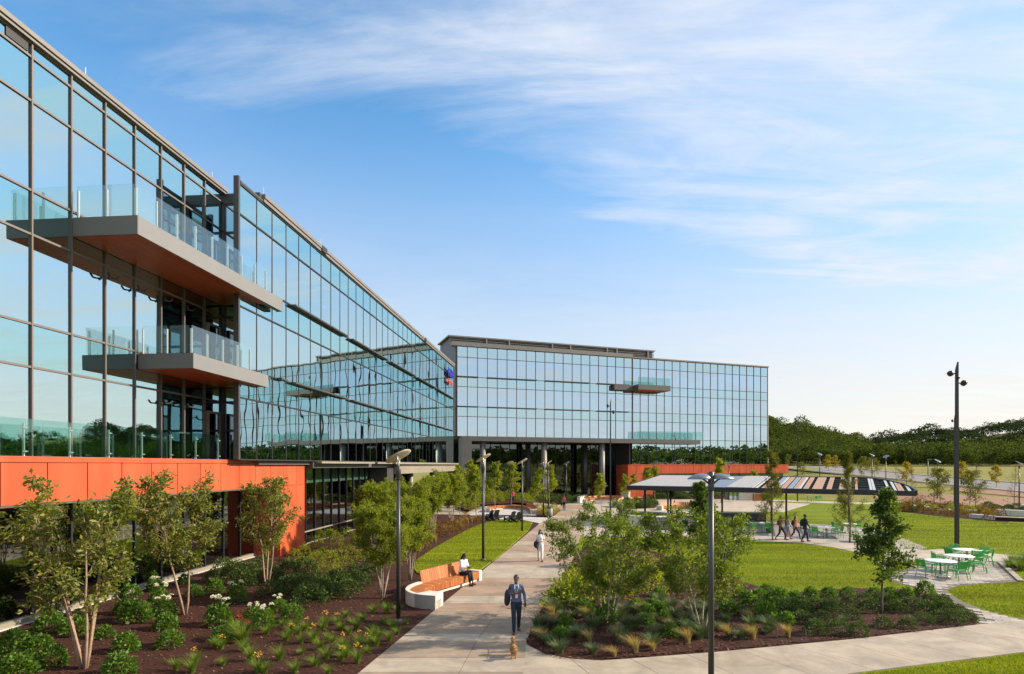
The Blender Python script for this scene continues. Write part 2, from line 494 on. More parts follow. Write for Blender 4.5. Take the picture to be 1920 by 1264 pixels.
# vent boxes in the cornice
for F, u in ((FA, 18.25), (FB, 36.6), (FB, 63.0)):
    F.box('roof_vent', 'mullion_black', u, u + 0.75, 0.0 if F is FA else 0.185, 0.025 if F is FA else 0.2, 18.28 if F is FB else 18.3, 18.62 if F is FB else 18.6, LW)
# lightning rods
for F, u, z in ((FA, 21.6, 18.92), (FA, 29.3, 18.92), (FB, 30.4, 18.66), (FB, 37.4, 18.66), (FB, 45, 18.66), (FB, 54, 18.66), (FB, 66, 18.66)):
    F.box('lightning_rod', 'steel', u, u + 0.025, -0.3, -0.275, z - 0.1, z + 0.62, LW)
# sun shade bars at the floor lines
for z in (9.70, 13.95):
    segs = [(32.8, 40.7), (41.7, 49.9), (51.0, 59.0), (60.0, 68.4), (69.4, 79.4)]
    if z < 10: segs = [(31.2, 31.9)] + segs
    for a, b in segs:
        FB.box('sun_shade', 'metal_dark', a, b, 0.05, 0.30, z - 0.05, z + 0.03, LW)
# white ledge and soffit slab below the overhanging part
for a, b in ((36.0, 45.9), (46.6, 54.6)):
    FB.box('ledge', 'beige_metal', a, b, 0.06, 0.42, 5.30, 5.42, LW)
FB.box('ledge', 'beige_metal', 50.5, 79.6, 0.43, 0.72, 5.28, 5.44, LW)
FB.box('soffit_slab', 'fascia_grey', 35.8, 79.4, -9.0, -0.05, 5.02, 5.41, LW)
for k in range(15):
    a = 52.2 + k*1.84
    FB.box('fascia_panel', 'beige_metal', a, a + 1.82, 0.02, 0.40, 4.42, 5.27, LW)
FB.box('pier', 'metal_dark', 50.3, 52.1, -2.0, 0.02, 0.0, 5.0, LW)
for u in (60.0, 69.7, 77.6):
    x, y, z = FB.p(u, -0.6, 0)
    MB().lathe([(0.30, 0), (0.30, 4.98)], 20).build('column', M['column_grey'], LW, True, (x, y, 0))
for k in range(9):
    FB.box('storefront_pane', 'glass_ground', 52.2 + k*3.0, 55.1 + k*3.0, -6.03, -6.0, 0.1, 4.95, LW, TILT)
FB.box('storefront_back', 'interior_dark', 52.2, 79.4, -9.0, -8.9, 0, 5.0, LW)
# ground storey
OR = Fac(-15.60, 0, S5, 1.0)
for i in range(len(usA) - 1 + 4):
    u0 = B0 + BW*(i - 6)
    if u0 > 32.4: break
    FA.box('storefront_pane', 'glass_ground', u0 + 0.04, u0 + BW - 0.04, -0.03, 0.0, 0.42, 4.05, LW, TILT)
    FA.box('storefront_mullion', 'mullion_black', u0 - 0.035, u0 + 0.035, -0.10, 0.06, 0.42, 4.05, LW)
FA.box('plinth', 'concrete_white', 9, 36.0, -0.3, 0.22, -0.1, 0.26, LW)
FA.box('plinth_cap', 'beige_metal', 9, 36.0, -0.25, 0.14, 0.262, 0.42, LW)
us_g = [36.4 + 1.40*k for k in range(11)]
for i in range(10):
    for z0, z1, mm in ((0.25, 1.0, 'glass_ground'), (1.0, 4.05, 'glass_ground'), (4.05, 5.0, 'glass_rail_green')):
        FA.box('storefront_pane', mm, us_g[i] + 0.03, us_g[i+1] - 0.03, 0.55, 0.58, z0 + 0.02, z1 - 0.02, LW, TILT)
    FA.box('storefront_mullion', 'mullion_black', us_g[i] - 0.03, us_g[i] + 0.03, 0.5, 0.66, 0.2, 5.0, LW)
FA.box('storefront_rail', 'beige_metal', 35.7, 50.3, 0.5, 0.68, 0.97, 1.04, LW)
FA.box('plinth', 'concrete_white', 35.7, 50.3, 0.3, 0.75, -0.1, 0.24, LW)
FA.box('spandrel_back', 'beige_metal', 36.4, 50.3, 0.30, 0.36, 4.05, 5.0, LW)
# orange band: cap, panels one by one, leg
OR.box('band_core', 'metal_dark', 9.0, 35.57, -1.4, -0.05, 4.10, 5.38, LW)
pu = 9.0
while pu < 35.5:
    w = min(1.50, 35.55 - pu)
    OR.box('orange_panel', 'orange_panel', pu + 0.018, pu + w - 0.018, -0.045, 0.0, 4.06, 5.26, LW)
    if pu + w > 32.6:
        OR.box('orange_panel', 'orange_panel', max(pu, 32.55) + 0.012, pu + w - 0.012, -0.045, 0.0, -0.1, 4.04, LW)
    pu += w
OR.box('leg_core', 'orange_panel', 32.55, 35.57, -1.6, -0.05, -0.1, 4.09, LW)
OR.box('orange_end_panel', 'orange_panel', 35.575, 35.62, -1.6, 0.0, -0.1, 5.26, LW)
OR.box('band_cap', 'orange_panel', 9.0, 35.63, -1.6, 0.03, 5.28, 5.45, LW)
OR.box('band_soffit', 'fascia_grey', 9.0, 32.5, -1.5, -0.02, 4.0, 4.055, LW)
# interior: floors, core wall, columns, ceiling lights
for F, a, b, dd in ((FA, 9.5, 29.7, -0.25), (FB, 29.9, 79.3, -0.25)):
    for z in FL[:3]:
        F.box('floor_slab', 'interior_floor', a, b, -12, dd, z - 0.22, z - 0.04, LW)
        F.box('ceiling', 'interior_white', a, b, -12, dd - 0.5, z + 3.05, z + 3.10, LW)
        F.box('ceiling_edge', 'interior_wall', a, b, dd - 0.48, dd - 0.40, z + 3.05, z + 4.0, LW)
    F.box('core_wall', 'interior_wall', a, b, -12.3, -12.05, 0, 18.1, LW)
    F.box('roof_slab', 'roof_deck', a, b, -14, -0.52 if F is FA else -0.62, 18.25, 18.60, LW)
    u = a + 3.0
    while u < b - 1:
        F.box('interior_column', 'interior_white', u, u + 0.5, -1.6, -1.1, 5.5, 18.2, LW)
        for z in FL[:3]:
            F.box('ceiling_light', 'ceiling_lamp', u + 2.0, u + 3.3, -3.0, -2.9, z + 3.0, z + 3.04, LW)
        u += 9.1
FA.box('ground_floor', 'interior_floor', 9.5, 50, -12, -0.3, 0.0, 0.1, LW)
FA.box('end_wall', 'interior_wall', 9.3, 9.5, -12, -0.2, 0, 18.3, LW)
FB.box('end_wall', 'interior_wall', 79.35, 79.55, -12, -0.08, 5.45, 18.4, LW)
rb = random.Random(12)
for F, us, dd in ((FA, usA, -0.16), (FB, usB[2:], -0.16)):
    for i in range(len(us) - 1):
        for z in FL[:3]:
            if rb.random() < 0.16:
                hh = rb.choice((0.5, 0.9, 1.3, 2.0))
                F.box('roller_blind', 'interior_white', us[i] + 0.08, us[i+1] - 0.08, dd - 0.012, dd, z + 2.85 - hh, z + 2.85, LW)
            if rb.random() < 0.12:
                F.box('desk', 'interior_white', us[i] + 0.1, us[i] + 1.4, -2.2, -1.7, z + 0.68, z + 0.74, LW)
# return wall between the two parts, its frames and panes
UR = 29.72
for k, z in enumerate((5.45, 6.9, 8.3, 9.7, 11.1, 12.5, 13.95, 15.3, 16.7, 18.1)):
    FA.box('return_frame', 'metal_dark', UR, UR + 0.12, 0.05, 1.9, z - 0.06, z + 0.06, LW)
for d in (0.12, 1.0, 1.86):
    FA.box('return_frame', 'metal_dark', UR - 0.02, UR + 0.10, d - 0.05, d + 0.05, 5.45, 18.5, LW)
for i, (z0, z1) in enumerate(((5.5, 6.85), (6.95, 8.25), (8.35, 9.65), (9.75, 11.05), (11.15, 12.45), (12.55, 13.9), (14.0, 15.25), (15.35, 16.65), (16.75, 18.05))):
    for d0, d1 in ((0.17, 0.95), (1.05, 1.81)):
        FA.box('return_pane', 'glass_flat', UR + 0.03, UR + 0.06, d0, d1, z0, z1, LW, TILT)
FA.box('return_parapet', 'metal_dark', UR - 0.03, UR + 0.15, 0.0, 1.95, 18.12, 18.62, LW)
# balcony doors
for z in (5.47, 9.65, 13.75):
    dleaf = FA.box('door', 'glass_ground', 28.46, 29.29, 0.03, 0.07, z + 0.02, z + 2.19, LW)
    for a, b, z0, z1 in ((28.35, 28.45, 0, 2.3), (29.30, 29.40, 0, 2.3), (28.45, 29.30, 2.2, 2.3)):
        reparent(FA.box('door_frame', 'beige_metal', a, b, 0.02, 0.14, z + z0, z + z1, LW), dleaf)
    reparent(FA.box('door_handle', 'steel', 29.16, 29.20, 0.075, 0.16, z + 0.9, z + 1.25, LW), dleaf)
# winged brackets on the mullions
def bracket(F, u, z):
    m = MB()
    for s in (-1, 1):
        m.bar((0, 0.10, 0), (s*0.14, 0.20, 0.0), 0.05); m.bar((s*0.14, 0.20, 0), (s*0.26, 0.22, 0.12), 0.05)
    m.bar((0, 0, 0), (0, 0.12, 0), 0.06)
    o = m.build('bracket', M['black_metal'], LW, False, F.p(u, 0.12, z)); o.rotation_euler = (0, 0, F.rz + math.pi)
for k in (2, 3, 4, 5): bracket(FA, B0 + BW*k, 12.1)
for k in (4, 5): bracket(FA, B0 + BW*k, 7.8)

# balconies
def balcony(F, u0, u1, D, z0, z1, uext, dext, tagname):
    sl_ = F.box('balcony_slab', 'slab_grey', u0 + 0.02, u1, 0.03, D - 0.02, z0 + 0.03, z1 - 0.02, LW)
    reparent(F.box('balcony_fascia', 'slab_grey', u0, uext, D - 0.015, D + 0.02, z0, z1, LW), sl_)
    reparent(F.box('balcony_end', 'slab_grey', u0 - 0.02, u0 + 0.015, 0.03, D + 0.02, z0, z1, LW), sl_)
    reparent(F.box('balcony_slab', 'slab_grey', u1 + 0.005, uext, dext, D - 0.02, z0 + 0.03, z1 - 0.02, LW), sl_)
    reparent(F.box('balcony_end', 'slab_grey', uext + 0.002, uext + 0.03, dext, D + 0.02, z0, z1, LW), sl_)
    n = 15; w = (D - 0.06) / n
    for i in range(n):
        reparent(F.box('soffit_plank', 'soffit_plank', u0 + 0.03, u1 - 0.02, 0.03 + i*w + 0.006, 0.03 + (i+1)*w - 0.006, z0 - 0.005, z0 + 0.022, LW), sl_)
    # rail
    def rail(a, b, along):
        L = abs(b - a); n = max(1, round(L / 1.15))
        for i in range(n + 1):
            t = a + (b - a)*i/n
            tt = min(max(t, min(a, b) + 0.08), max(a, b) - 0.08)
            if along: reparent(F.box('rail_post', 'steel', tt - 0.02, tt + 0.02, D - 0.20, D - 0.12, z1 - 0.02, z1 + 1.0, LW), sl_)
            else: reparent(F.box('rail_post', 'steel', u0 + 0.12, u0 + 0.18, t - 0.025, t + 0.025, z1 - 0.02, z1 + 1.0, LW), sl_)
            if i < n:
                t2 = a + (b - a)*(i + 1)/n; lo, hi = min(t, t2) + 0.015, max(t, t2) - 0.015
                if along: reparent(F.box('rail_glass', 'glass_rail', lo, hi, D - 0.10, D - 0.085, z1 + 0.05, z1 + 1.12, LW), sl_)
                else: reparent(F.box('rail_glass', 'glass_rail', u0 + 0.07, u0 + 0.085, lo, hi, z1 + 0.05, z1 + 1.12, LW), sl_)
    rail(u0 + 0.05, uext - 1.3, True)
    rail(0.12, D - 0.16, False)
balcony(FA, 20.69, 29.6, 2.42, 13.08, 13.72, 31.05, 2.10, 'upper')
balcony(FA, 23.86, 29.6, 2.33, 9.02, 9.62, 29.75, 2.10, 'lower')
# terrace rail on the orange band
us_r = [11.0 + 1.62*k for k in range(11)]
for i, u in enumerate(us_r):
    OR.box('rail_post', 'steel', u - 0.02, u + 0.02, -0.30, -0.24, 5.43, 6.42, LW)
    for z in (5.6, 6.3): OR.box('rail_clamp', 'steel', u - 0.09, u + 0.09, -0.235, -0.20, z - 0.02, z + 0.02, LW)
    if i: OR.box('rail_glass', 'glass_rail_green', us_r[i-1] + 0.02, u - 0.02, -0.195, -0.18, 5.50, 6.55, LW)

# wall sign at the far end of the facade
def text_obj(name, s, size, mname, parent, F, u, d, z, extr=0.04):
    cu_ = bpy.data.curves.new(name, 'FONT'); cu_.body = s; cu_.size = size; cu_.extrude = extr; cu_.offset = 0.02
    tmp = bpy.data.objects.new(name + '_tmp', cu_); COL.objects.link(tmp)
    dg = bpy.context.evaluated_depsgraph_get(); dg.update()
    me = bpy.data.meshes.new_from_object(tmp.evaluated_get(dg))
    bpy.data.objects.remove(tmp, do_unlink=True)
    me.materials.clear(); me.materials.append(M[mname])
    o = bpy.data.objects.new(name, me)
    ux, uy = F.d; nx, ny = F.n
    # text x axis along u, z up, facing n
    rot = Matrix(((ux, 0, nx), (uy, 0, ny), (0, 1, 0)))
    o.matrix_world = Matrix.Translation(F.p(u, d, z)) @ rot.to_4x4()
    return link(o, parent)
mat('sign_blue', (0.02, 0.035, 0.42), 0.4); mat('sign_red', (0.60, 0.05, 0.03), 0.4)
SGN = thing('wall_sign', FB.p(73.9, 0.3, 14.6), 0, 'blue and red company lettering at the top far end of the left glass wing', 'sign')
_i = SGN.matrix_world.inverted() if False else None
def sign_part(s, size, mname, u, z):
    o = text_obj('lettering', s, size, mname, None, FB, u, 0.26, z)
    mw = o.matrix_world.copy(); o.parent = SGN
    o.matrix_parent_inverse = Matrix.Translation(SGN.location).inverted(); o.matrix_world = mw
    return o
sign_part('MARS', 1.45, 'sign_blue', 74.8, 16.4)
sign_part('Petcare', 0.9, 'sign_red', 74.85, 15.45)

# ================================================================== BACK WING
BWG = thing('office_building', (0, 0, 0), 0, 'tall glass office wing across the lawn with roof plant screen and white bird-high lobby', 'building')
BWG['label'] = 'broad five-storey glass office wing facing the viewer behind the gardens'
FC = Fac(18.24, 93.3, 0.94, 0.341)
usC = [-27.6 + 55.0*k/37 for k in range(38)]
rowsC = [(9.25, 12.05, 'v'), (12.05, 13.45, 's'), (13.45, 16.25, 'v'), (16.25, 17.65, 's'), (17.65, 20.4, 'v'), (20.4, 21.9, 's')]
KS = 19
usCl, usCr = usC[:KS + 1], usC[KS:]
curtain(FC, usCl, rowsC, BWG, 'mullion_black', 0.0, 0.06, 'glass_flat', md=0.06, spandrel='glass_spandrel_blue')
curtain(FC, usCr, [(5.30, 8.05, 'v'), (8.05, 9.25, 's')] + rowsC, BWG, 'mullion_black', -0.12, 0.06, 'glass_flat', md=0.06, spandrel='glass_spandrel_blue')
uS = usC[KS]
FC.box('corner_trim', 'metal_dark', uS - 0.06, uS + 0.06, -0.2, 0.12, 9.25, 22.0, BWG)
FC.box('cornice', 'cornice', -28.4, uS, -0.8, 0.25, 21.94, 22.5, BWG)
FC.box('cornice', 'cornice', uS, 27.5, -0.8, 0.12, 21.94, 22.15, BWG)
FC.box('end_wall', 'interior_white', 27.42, 27.55, -14, -0.1, 0, 22.1, BWG)
FC.box('end_wall', 'metal_dark', -27.9, -27.65, -14, 0.02, 9.25, 22.4, BWG)
for z in (13.45, 17.65):
    for a, b in ((-27.6, -24.6), (-23.2, -15.6), (-14.2, -6.9), (-5.6, -0.1)):
        FC.box('sun_shade', 'metal_dark', a, b, 0.09, 0.40, z - 0.07, z + 0.06, BWG)
# big portal frame: fascia, leg, terrace
FC.box('portal_fascia', 'fascia_grey', -27.3, 12.3, -0.3, 1.5, 8.55, 9.22, BWG)
FC.box('portal_leg', 'fascia_grey', -27.3, -25.9, -0.3, 1.5, 0, 8.54, BWG)
FC.box('portal_soffit', 'fascia_grey', -25.9, uS, -5.2, -0.32, 8.60, 9.0, BWG)
for k in range(9):
    a = uS + 0.1 + k*1.36
    FC.box('rail_glass', 'glass_rail_green', a, a + 1.32, 1.36, 1.39, 9.24, 10.5, BWG)
for k in range(10):
    a = uS + 0.08 + k*1.36
    FC.box('rail_post', 'steel', a - 0.02, a + 0.02, 1.28, 1.34, 9.2, 10.4, BWG)
# upper balcony
FC.box('balcony_slab', 'fascia_grey', -3.0, 6.1, 0.12, 0.9, 16.75, 17.55, BWG)
FC.box('balcony_slab', 'fascia_grey', 0.3, 6.1, 0.91, 2.3, 16.75, 17.55, BWG)
for k in range(8): FC.box('soffit_plank', 'soffit_plank', 0.35, 6.0, 0.15 + k*0.26, 0.39 + k*0.26, 16.72, 16.745, BWG)
for k in range(4):
    a = 0.35 + k*1.44
    FC.box('rail_glass', 'glass_rail_green', a, a + 1.40, 2.2, 2.22, 17.57, 18.7, BWG)
    FC.box('rail_post', 'steel', a - 0.02, a + 0.02, 2.12, 2.17, 17.55, 18.6, BWG)
# lobby: columns, recessed glass in two lifts
for u in (-24.0, -14.6, -5.0):
    for d, r_ in ((0.55, 0.42), (-2.6, 0.42)):
        x, y, z = FC.p(u + (0 if d > 0 else -1.3), d, 0)
        MB().lathe([(r_, 0), (r_, 8.56)], 22).build('column', M['column_grey' if d > 0 else 'metal_dark'], BWG, True, (x, y, 0))
uL = [-25.8 + 1.53*k for k in range(18)]
for i in range(17):
    for z0, z1 in ((0.2, 3.6), (3.6, 7.6), (7.6, 8.55)):
        FC.box('lobby_pane', 'glass_lobby', uL[i] + 0.03, uL[i+1] - 0.03, -4.55, -4.52, z0 + 0.02, z1 - 0.02, BWG, TILT)
    FC.box('lobby_mullion', 'mullion_black', uL[i] - 0.03, uL[i] + 0.03, -4.6, -4.4, 0, 8.58, BWG)
for z in (3.6, 7.6): FC.box('lobby_rail', 'mullion_black', -25.8, uL[-1], -4.6, -4.42, z - 0.04, z + 0.04, BWG)
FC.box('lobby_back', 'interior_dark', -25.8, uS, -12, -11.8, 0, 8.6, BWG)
FC.box('lobby_side', 'metal_dark', uL[-1], uL[-1] + 0.2, -12, -0.2, 0, 8.6, BWG)
# interior of the back wing
for z in (9.25, 13.45, 17.65):
    FC.box('floor_slab', 'interior_floor', -27.5, 27.3, -13, -0.35, z - 0.25, z - 0.06, BWG)
    FC.box('ceiling', 'interior_white', -27.5, 27.3, -13, -0.7, z + 3.0, z + 3.05, BWG)
    FC.box('ceiling_edge', 'interior_wall', -27.5, 27.3, -0.6, -0.52, z + 2.95, z + 3.9, BWG)
FC.box('floor_slab', 'interior_floor', uS, 27.3, -13, -0.35, 5.05, 5.24, BWG)
FC.box('ceiling', 'interior_white', uS, 27.3, -13, -0.7, 8.3, 8.35, BWG)
FC.box('core_wall', 'interior_wall', -27.5, 27.3, -13.3, -13.05, 0, 21.8, BWG)
FC.box('roof_slab', 'roof_deck', -27.6, 27.4, -14.5, -0.82, 21.9, 22.1, BWG)
u = -24.0
while u < 27:
    FC.box('interior_column', 'interior_white', u, u + 0.45, -1.5, -1.05, 9.3 if u < uS else 5.3, 21.8, BWG); u += 5.95
for u, z, w in ((25.0, 13.6, 0.6), (25.9, 13.6, 0.5), (23.6, 13.6, 0.6), (25.6, 17.7, 0.9), (-26.3, 13.5, 1.2), (-24.4, 13.5, 0.7)):
    FC.box('interior_panel', 'interior_white', u, u + w, -0.9, -0.8, z, z + 2.4, BWG)
# roof plant screen: louvres one by one
FC.box('plant_screen', 'fascia_grey', -27.0, 8.3, -13.0, -6.2, 22.1, 24.5, BWG)
for k in range(8):
    FC.box('louvre', 'fascia_grey', -27.2, 8.5, -6.18, -6.02, 22.5 + k*0.26, 22.62 + k*0.26, BWG)
FC.box('plant_coping', 'cornice', -27.4, 8.7, -13.2, -5.9, 24.52, 24.72, BWG)
for u in (-21.5, -17.8, -10.5, -7.3, -0.6, 1.2, 7.2):
    FC.box('screen_post', 'cornice', u, u + 0.22, -6.0, -5.9, 22.2, 24.5, BWG)
# orange base of the back wing
def orangeC(u0, u1, z0, z1, d, w=1.5):
    a = u0
    while a < u1 - 0.2:
        b = min(a + w, u1)
        FC.box('orange_panel', 'orange_panel', a + 0.02, b - 0.02, d - 0.05, d, z0, z1, BWG); a = b
FC.box('band_core', 'metal_dark', -1.0, 30.4, -2, 1.44, 3.9, 5.2, BWG)
orangeC(-1.0, 30.4, 3.86, 5.18, 1.5)
FC.box('band_cap', 'orange_panel', -1.0, 30.42, -0.1, 1.53, 5.2, 5.30, BWG)
orangeC(-1.0, 3.4, -0.1, 3.84, 1.5)
FC.box('leg_core', 'metal_dark', -0.95, 3.4, -2, 1.44, -0.1, 3.89, BWG)
FC.box('orange_end_panel', 'orange_panel', -1.06, -1.01, -2.0, 1.5, -0.1, 5.18, BWG)
for k in range(17):
    FC.box('storefront_pane', 'glass_ground', 3.5 + k*1.55, 5.0 + k*1.55, 0.9, 0.93, 0.1, 3.84, BWG, TILT)
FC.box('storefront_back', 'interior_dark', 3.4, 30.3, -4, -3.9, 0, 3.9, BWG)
FC.box('band_soffit', 'fascia_grey', 3.4, 30.3, -3.8, 1.4, 3.80, 3.855, BWG)
# ================================================================== GROUND
def grid_sheet(xs, ys, hfun):
    X, Y = np.meshgrid(xs, ys)
    Z = hfun(X, Y)
    V = np.stack([X.ravel(), Y.ravel(), Z.ravel()], 1)
    nx, ny = len(xs), len(ys)
    i = np.arange((ny - 1) * (nx - 1)); r_, c_ = i // (nx - 1), i % (nx - 1)
    a = r_ * nx + c_
    return V, np.stack([a, a + 1, a + nx + 1, a + nx], 1)

def grass_material(name, c_dark, c_mid, c_light, stripe=True):
    m = bpy.data.materials.new(name); m.use_nodes = True
    nd, lk = m.node_tree.nodes, m.node_tree.links
    bs = nd['Principled BSDF']; bs.inputs['Roughness'].default_value = 0.95; bs.inputs['Specular IOR Level'].default_value = 0.1
    gp = nd.new('ShaderNodeNewGeometry')
    n1 = nd.new('ShaderNodeTexNoise'); n1.inputs['Scale'].default_value = 0.22; n1.inputs['Detail'].default_value = 5
    mp_ = nd.new('ShaderNodeMapping'); mp_.inputs['Rotation'].default_value = (0, 0, R(24)); mp_.inputs['Scale'].default_value = (0.5, 2.4, 1)
    lk.new(gp.outputs['Position'], mp_.inputs[0]); lk.new(mp_.outputs[0], n1.inputs['Vector'])
    n2 = nd.new('ShaderNodeTexNoise'); n2.inputs['Scale'].default_value = 9.0; n2.inputs['Detail'].default_value = 6; n2.inputs['Roughness'].default_value = 0.75
    lk.new(gp.outputs['Position'], n2.inputs['Vector'])
    cr = nd.new('ShaderNodeValToRGB'); e = cr.color_ramp.elements; e.new(0.5)
    for k, (p_, c) in enumerate(((0.34, c_dark), (0.5, c_mid), (0.66, c_light))): e[k].position = p_; e[k].color = (*c, 1)
    add = nd.new('ShaderNodeMath'); add.operation = 'MULTIPLY_ADD'; add.inputs[1].default_value = 0.45
    sub = nd.new('ShaderNodeMath'); sub.operation = 'MULTIPLY'; sub.inputs[1].default_value = 0.55
    lk.new(n2.outputs[0], sub.inputs[0]); lk.new(n1.outputs[0], add.inputs[0]); lk.new(sub.outputs[0], add.inputs[2])
    lk.new(add.outputs[0], cr.inputs[0]); lk.new(cr.outputs[0], bs.inputs['Base Color'])
    b = nd.new('ShaderNodeBump'); b.inputs['Strength'].default_value = 0.8; b.inputs['Distance'].default_value = 0.06
    n3 = nd.new('ShaderNodeTexNoise'); n3.inputs['Scale'].default_value = 26; n3.inputs['Detail'].default_value = 5
    lk.new(gp.outputs['Position'], n3.inputs['Vector']); lk.new(n3.outputs[0], b.inputs['Height']); lk.new(b.outputs[0], bs.inputs['Normal'])
    M[name] = m
    return m
grass_material('lawn', (0.085, 0.125, 0.008), (0.15, 0.195, 0.011), (0.21, 0.25, 0.018))
grass_material('field', (0.13, 0.15, 0.035), (0.22, 0.205, 0.06), (0.30, 0.26, 0.09))
mat('mulch', (0.026, 0.011, 0.008), 0.95, 0, (0.085, 0.036, 0.025), 30, 1.0, 1.0, 55, spec=0.15)
mat('dirt', (0.26, 0.135, 0.075), 0.95, 0, (0.20, 0.115, 0.06), 0.6, 1, 0.5, 5)
mat('asphalt', (0.16, 0.15, 0.15), 0.9, 0, (0.20, 0.185, 0.18), 0.5)
mat('kerb', (0.52, 0.46, 0.38), 0.85, 0, (0.44, 0.39, 0.32), 1.5)
mat('slab_tan', (0.375, 0.255, 0.175), 0.85, 0, (0.285, 0.205, 0.15), 1.6, 1.0, 0.25, 45, detail=8, stretch=(0.6, 2.2, 1), stain=0.32)
mat('slab_light', (0.435, 0.36, 0.275), 0.85, 0, (0.34, 0.295, 0.235), 1.6, 1.0, 0.25, 45, detail=8, stretch=(0.6, 2.2, 1), stain=0.32)
mat('slab_brown', (0.335, 0.25, 0.18), 0.85, 0, (0.24, 0.195, 0.15), 1.8, 1.0, 0.25, 45, detail=8, stretch=(0.6, 2.2, 1), stain=0.32)
mat('slab_side', (0.42, 0.355, 0.275), 0.85, 0, (0.345, 0.29, 0.225), 1.3, 1.0, 0.25, 45, detail=8, stain=0.32)
mat('plaza', (0.48, 0.41, 0.33), 0.85, 0, (0.40, 0.34, 0.27), 1.0, 1.0, 0.2, 30, detail=7, stain=0.32)
mat('gravel_white', (0.62, 0.60, 0.58), 0.9, 0, (0.30, 0.28, 0.27), 16, 1.0, 0.5, 30)
mat('joint', (0.13, 0.11, 0.09), 0.95)
island_mat('paver', [(0.30, 0.265, 0.235), (0.42, 0.365, 0.30), (0.245, 0.235, 0.235), (0.48, 0.42, 0.345), (0.34, 0.325, 0.315)], 0.85, objvar=True)
island_mat('paver_far', [(0.30, 0.265, 0.235), (0.42, 0.365, 0.30), (0.245, 0.235, 0.235), (0.48, 0.42, 0.345), (0.34, 0.325, 0.315)], 0.85)

gx = np.concatenate([[-2500, -1200, -500, -200, -80], np.arange(-40, 46, 12), np.arange(46, 260, 8), [300, 400, 600, 1200, 2500]])
gy = np.concatenate([[-2500, -900, -300, -80], np.arange(-20, 70, 12), np.arange(70, 200, 6), [220, 260, 320, 420, 600, 1200, 2800]])
V, F_ = grid_sheet(gx, gy, lambda x, y: ground_h(x, y) - 0.06)
tag(link(bpy.data.objects.new('ground', tri_mesh('ground', M['field'], V, F_, smooth=True))), kind='structure')

def P(*pts): return [g(*p) for p in pts]
def smooth_poly(pts, it=2):
    """Chaikin corner cutting of a closed outline"""
    pts = [Vector((p[0], p[1])) for p in pts]
    for _ in range(it):
        out = []
        for i in range(len(pts)):
            a, b = pts[i], pts[(i + 1) % len(pts)]
            out += [a*0.75 + b*0.25, a*0.25 + b*0.75]
        pts = out
    return pts
def sheet(name, poly, z, mname, kind='structure', thick=0.10):
    poly = [(p[0], p[1]) for p in poly]
    o = MB().prism(poly, z - thick, z).build(name, M[mname])
    return tag(o, kind=kind)
def in_poly(x, y, poly):
    """vectorised point-in-polygon"""
    x = np.asarray(x); y = np.asarray(y); c = np.zeros(x.shape, bool)
    n = len(poly); j = n - 1
    for i in range(n):
        xi, yi = poly[i][0], poly[i][1]; xj, yj = poly[j][0], poly[j][1]
        cond = ((yi > y) != (yj > y)) & (x < (xj - xi) * (y - yi) / ((yj - yi) if yj != yi else 1e-9) + xi)
        c ^= cond; j = i
    return c

# campus lawn: one flat sheet under beds and paths
campus = [(-45, -12), (60, -12), (62, 70), (52, 88), (50, 104), (-45, 104)]
sheet('lawn', campus, 0.0, 'lawn')

# left planting bed, rising gently to the building
def bed_h(x, y):
    base = np.clip((-(np.asarray(x) - (-3.8 + 0.165 * (np.asarray(y) - 14.9)))) / 10.0, 0, 1)
    return 0.012 + 0.22 * base * base
def noise_h(X, Y, s, a):
    out = np.zeros(X.size); xf, yf = X.ravel(), Y.ravel()
    for i in range(X.size): out[i] = mnoise(Vector((xf[i]*s, yf[i]*s, 0.3))) * a
    return out.reshape(X.shape)
def left_edge(y): return -3.82 + 0.165 * (y - 14.86)
ts = np.linspace(0, 1, 70)
ys = np.concatenate([np.linspace(6, 36, 110), np.linspace(36.5, 60, 40)])
rows_v = []
for y in ys:
    x1 = left_edge(y) - 0.02; x0 = -17.0 + S5 * y
    rows_v.append([(x0 + (x1 - x0) * t, y) for t in ts])
A_ = np.array(rows_v); Xb, Yb = A_[..., 0], A_[..., 1]
Zb = bed_h(Xb, Yb) + np.abs(noise_h(Xb, Yb, 5.0, 0.03)) * np.clip((left_edge(Yb) - Xb) / 0.5, 0, 1)
Vb = np.stack([Xb.ravel(), Yb.ravel(), Zb.ravel()], 1)
nx_, ny_ = len(ts), len(ys)
ii = np.arange((ny_-1)*(nx_-1)); aa = (ii // (nx_-1)) * nx_ + ii % (nx_-1)
Fb = np.stack([aa, aa+1, aa+nx_+1, aa+nx_], 1)
tag(link(bpy.data.objects.new('planting_bed', tri_mesh('planting_bed', M['mulch'], Vb, Fb, smooth=True))), kind='structure')
def bedz(x, y): return float(bed_h(x, y))

# bark chips lying on the mulch
def chips(name, pts, zf, n, mats, s=(0.015, 0.05)):
    V = []; F = []; k = 0
    for (x, y) in pts:
        a = NPR.uniform(0, 6.28); L = NPR.uniform(*s); w = L * NPR.uniform(0.25, 0.5); t = NPR.uniform(-0.4, 0.4)
        ca, sa = math.cos(a), math.sin(a); z = zf(x, y) + 0.018
        V += [(x - ca*L - sa*w, y - sa*L + ca*w, z - t*L), (x - ca*L + sa*w, y - sa*L - ca*w, z - t*L), (x + ca*L + sa*w, y + sa*L - ca*w, z + t*L + .01), (x + ca*L - sa*w, y + sa*L + ca*w, z + t*L + .01)]
        F.append((k, k+1, k+2, k+3)); k += 4
    o = link(bpy.data.objects.new(name, tri_mesh(name, mats, np.array(V), np.array(F))))
    return tag(o, kind='stuff')
island_mat('chip', [(0.03, 0.012, 0.009), (0.07, 0.028, 0.02), (0.13, 0.055, 0.037), (0.05, 0.02, 0.014), (0.24, 0.14, 0.10)], 0.95)
pp = []
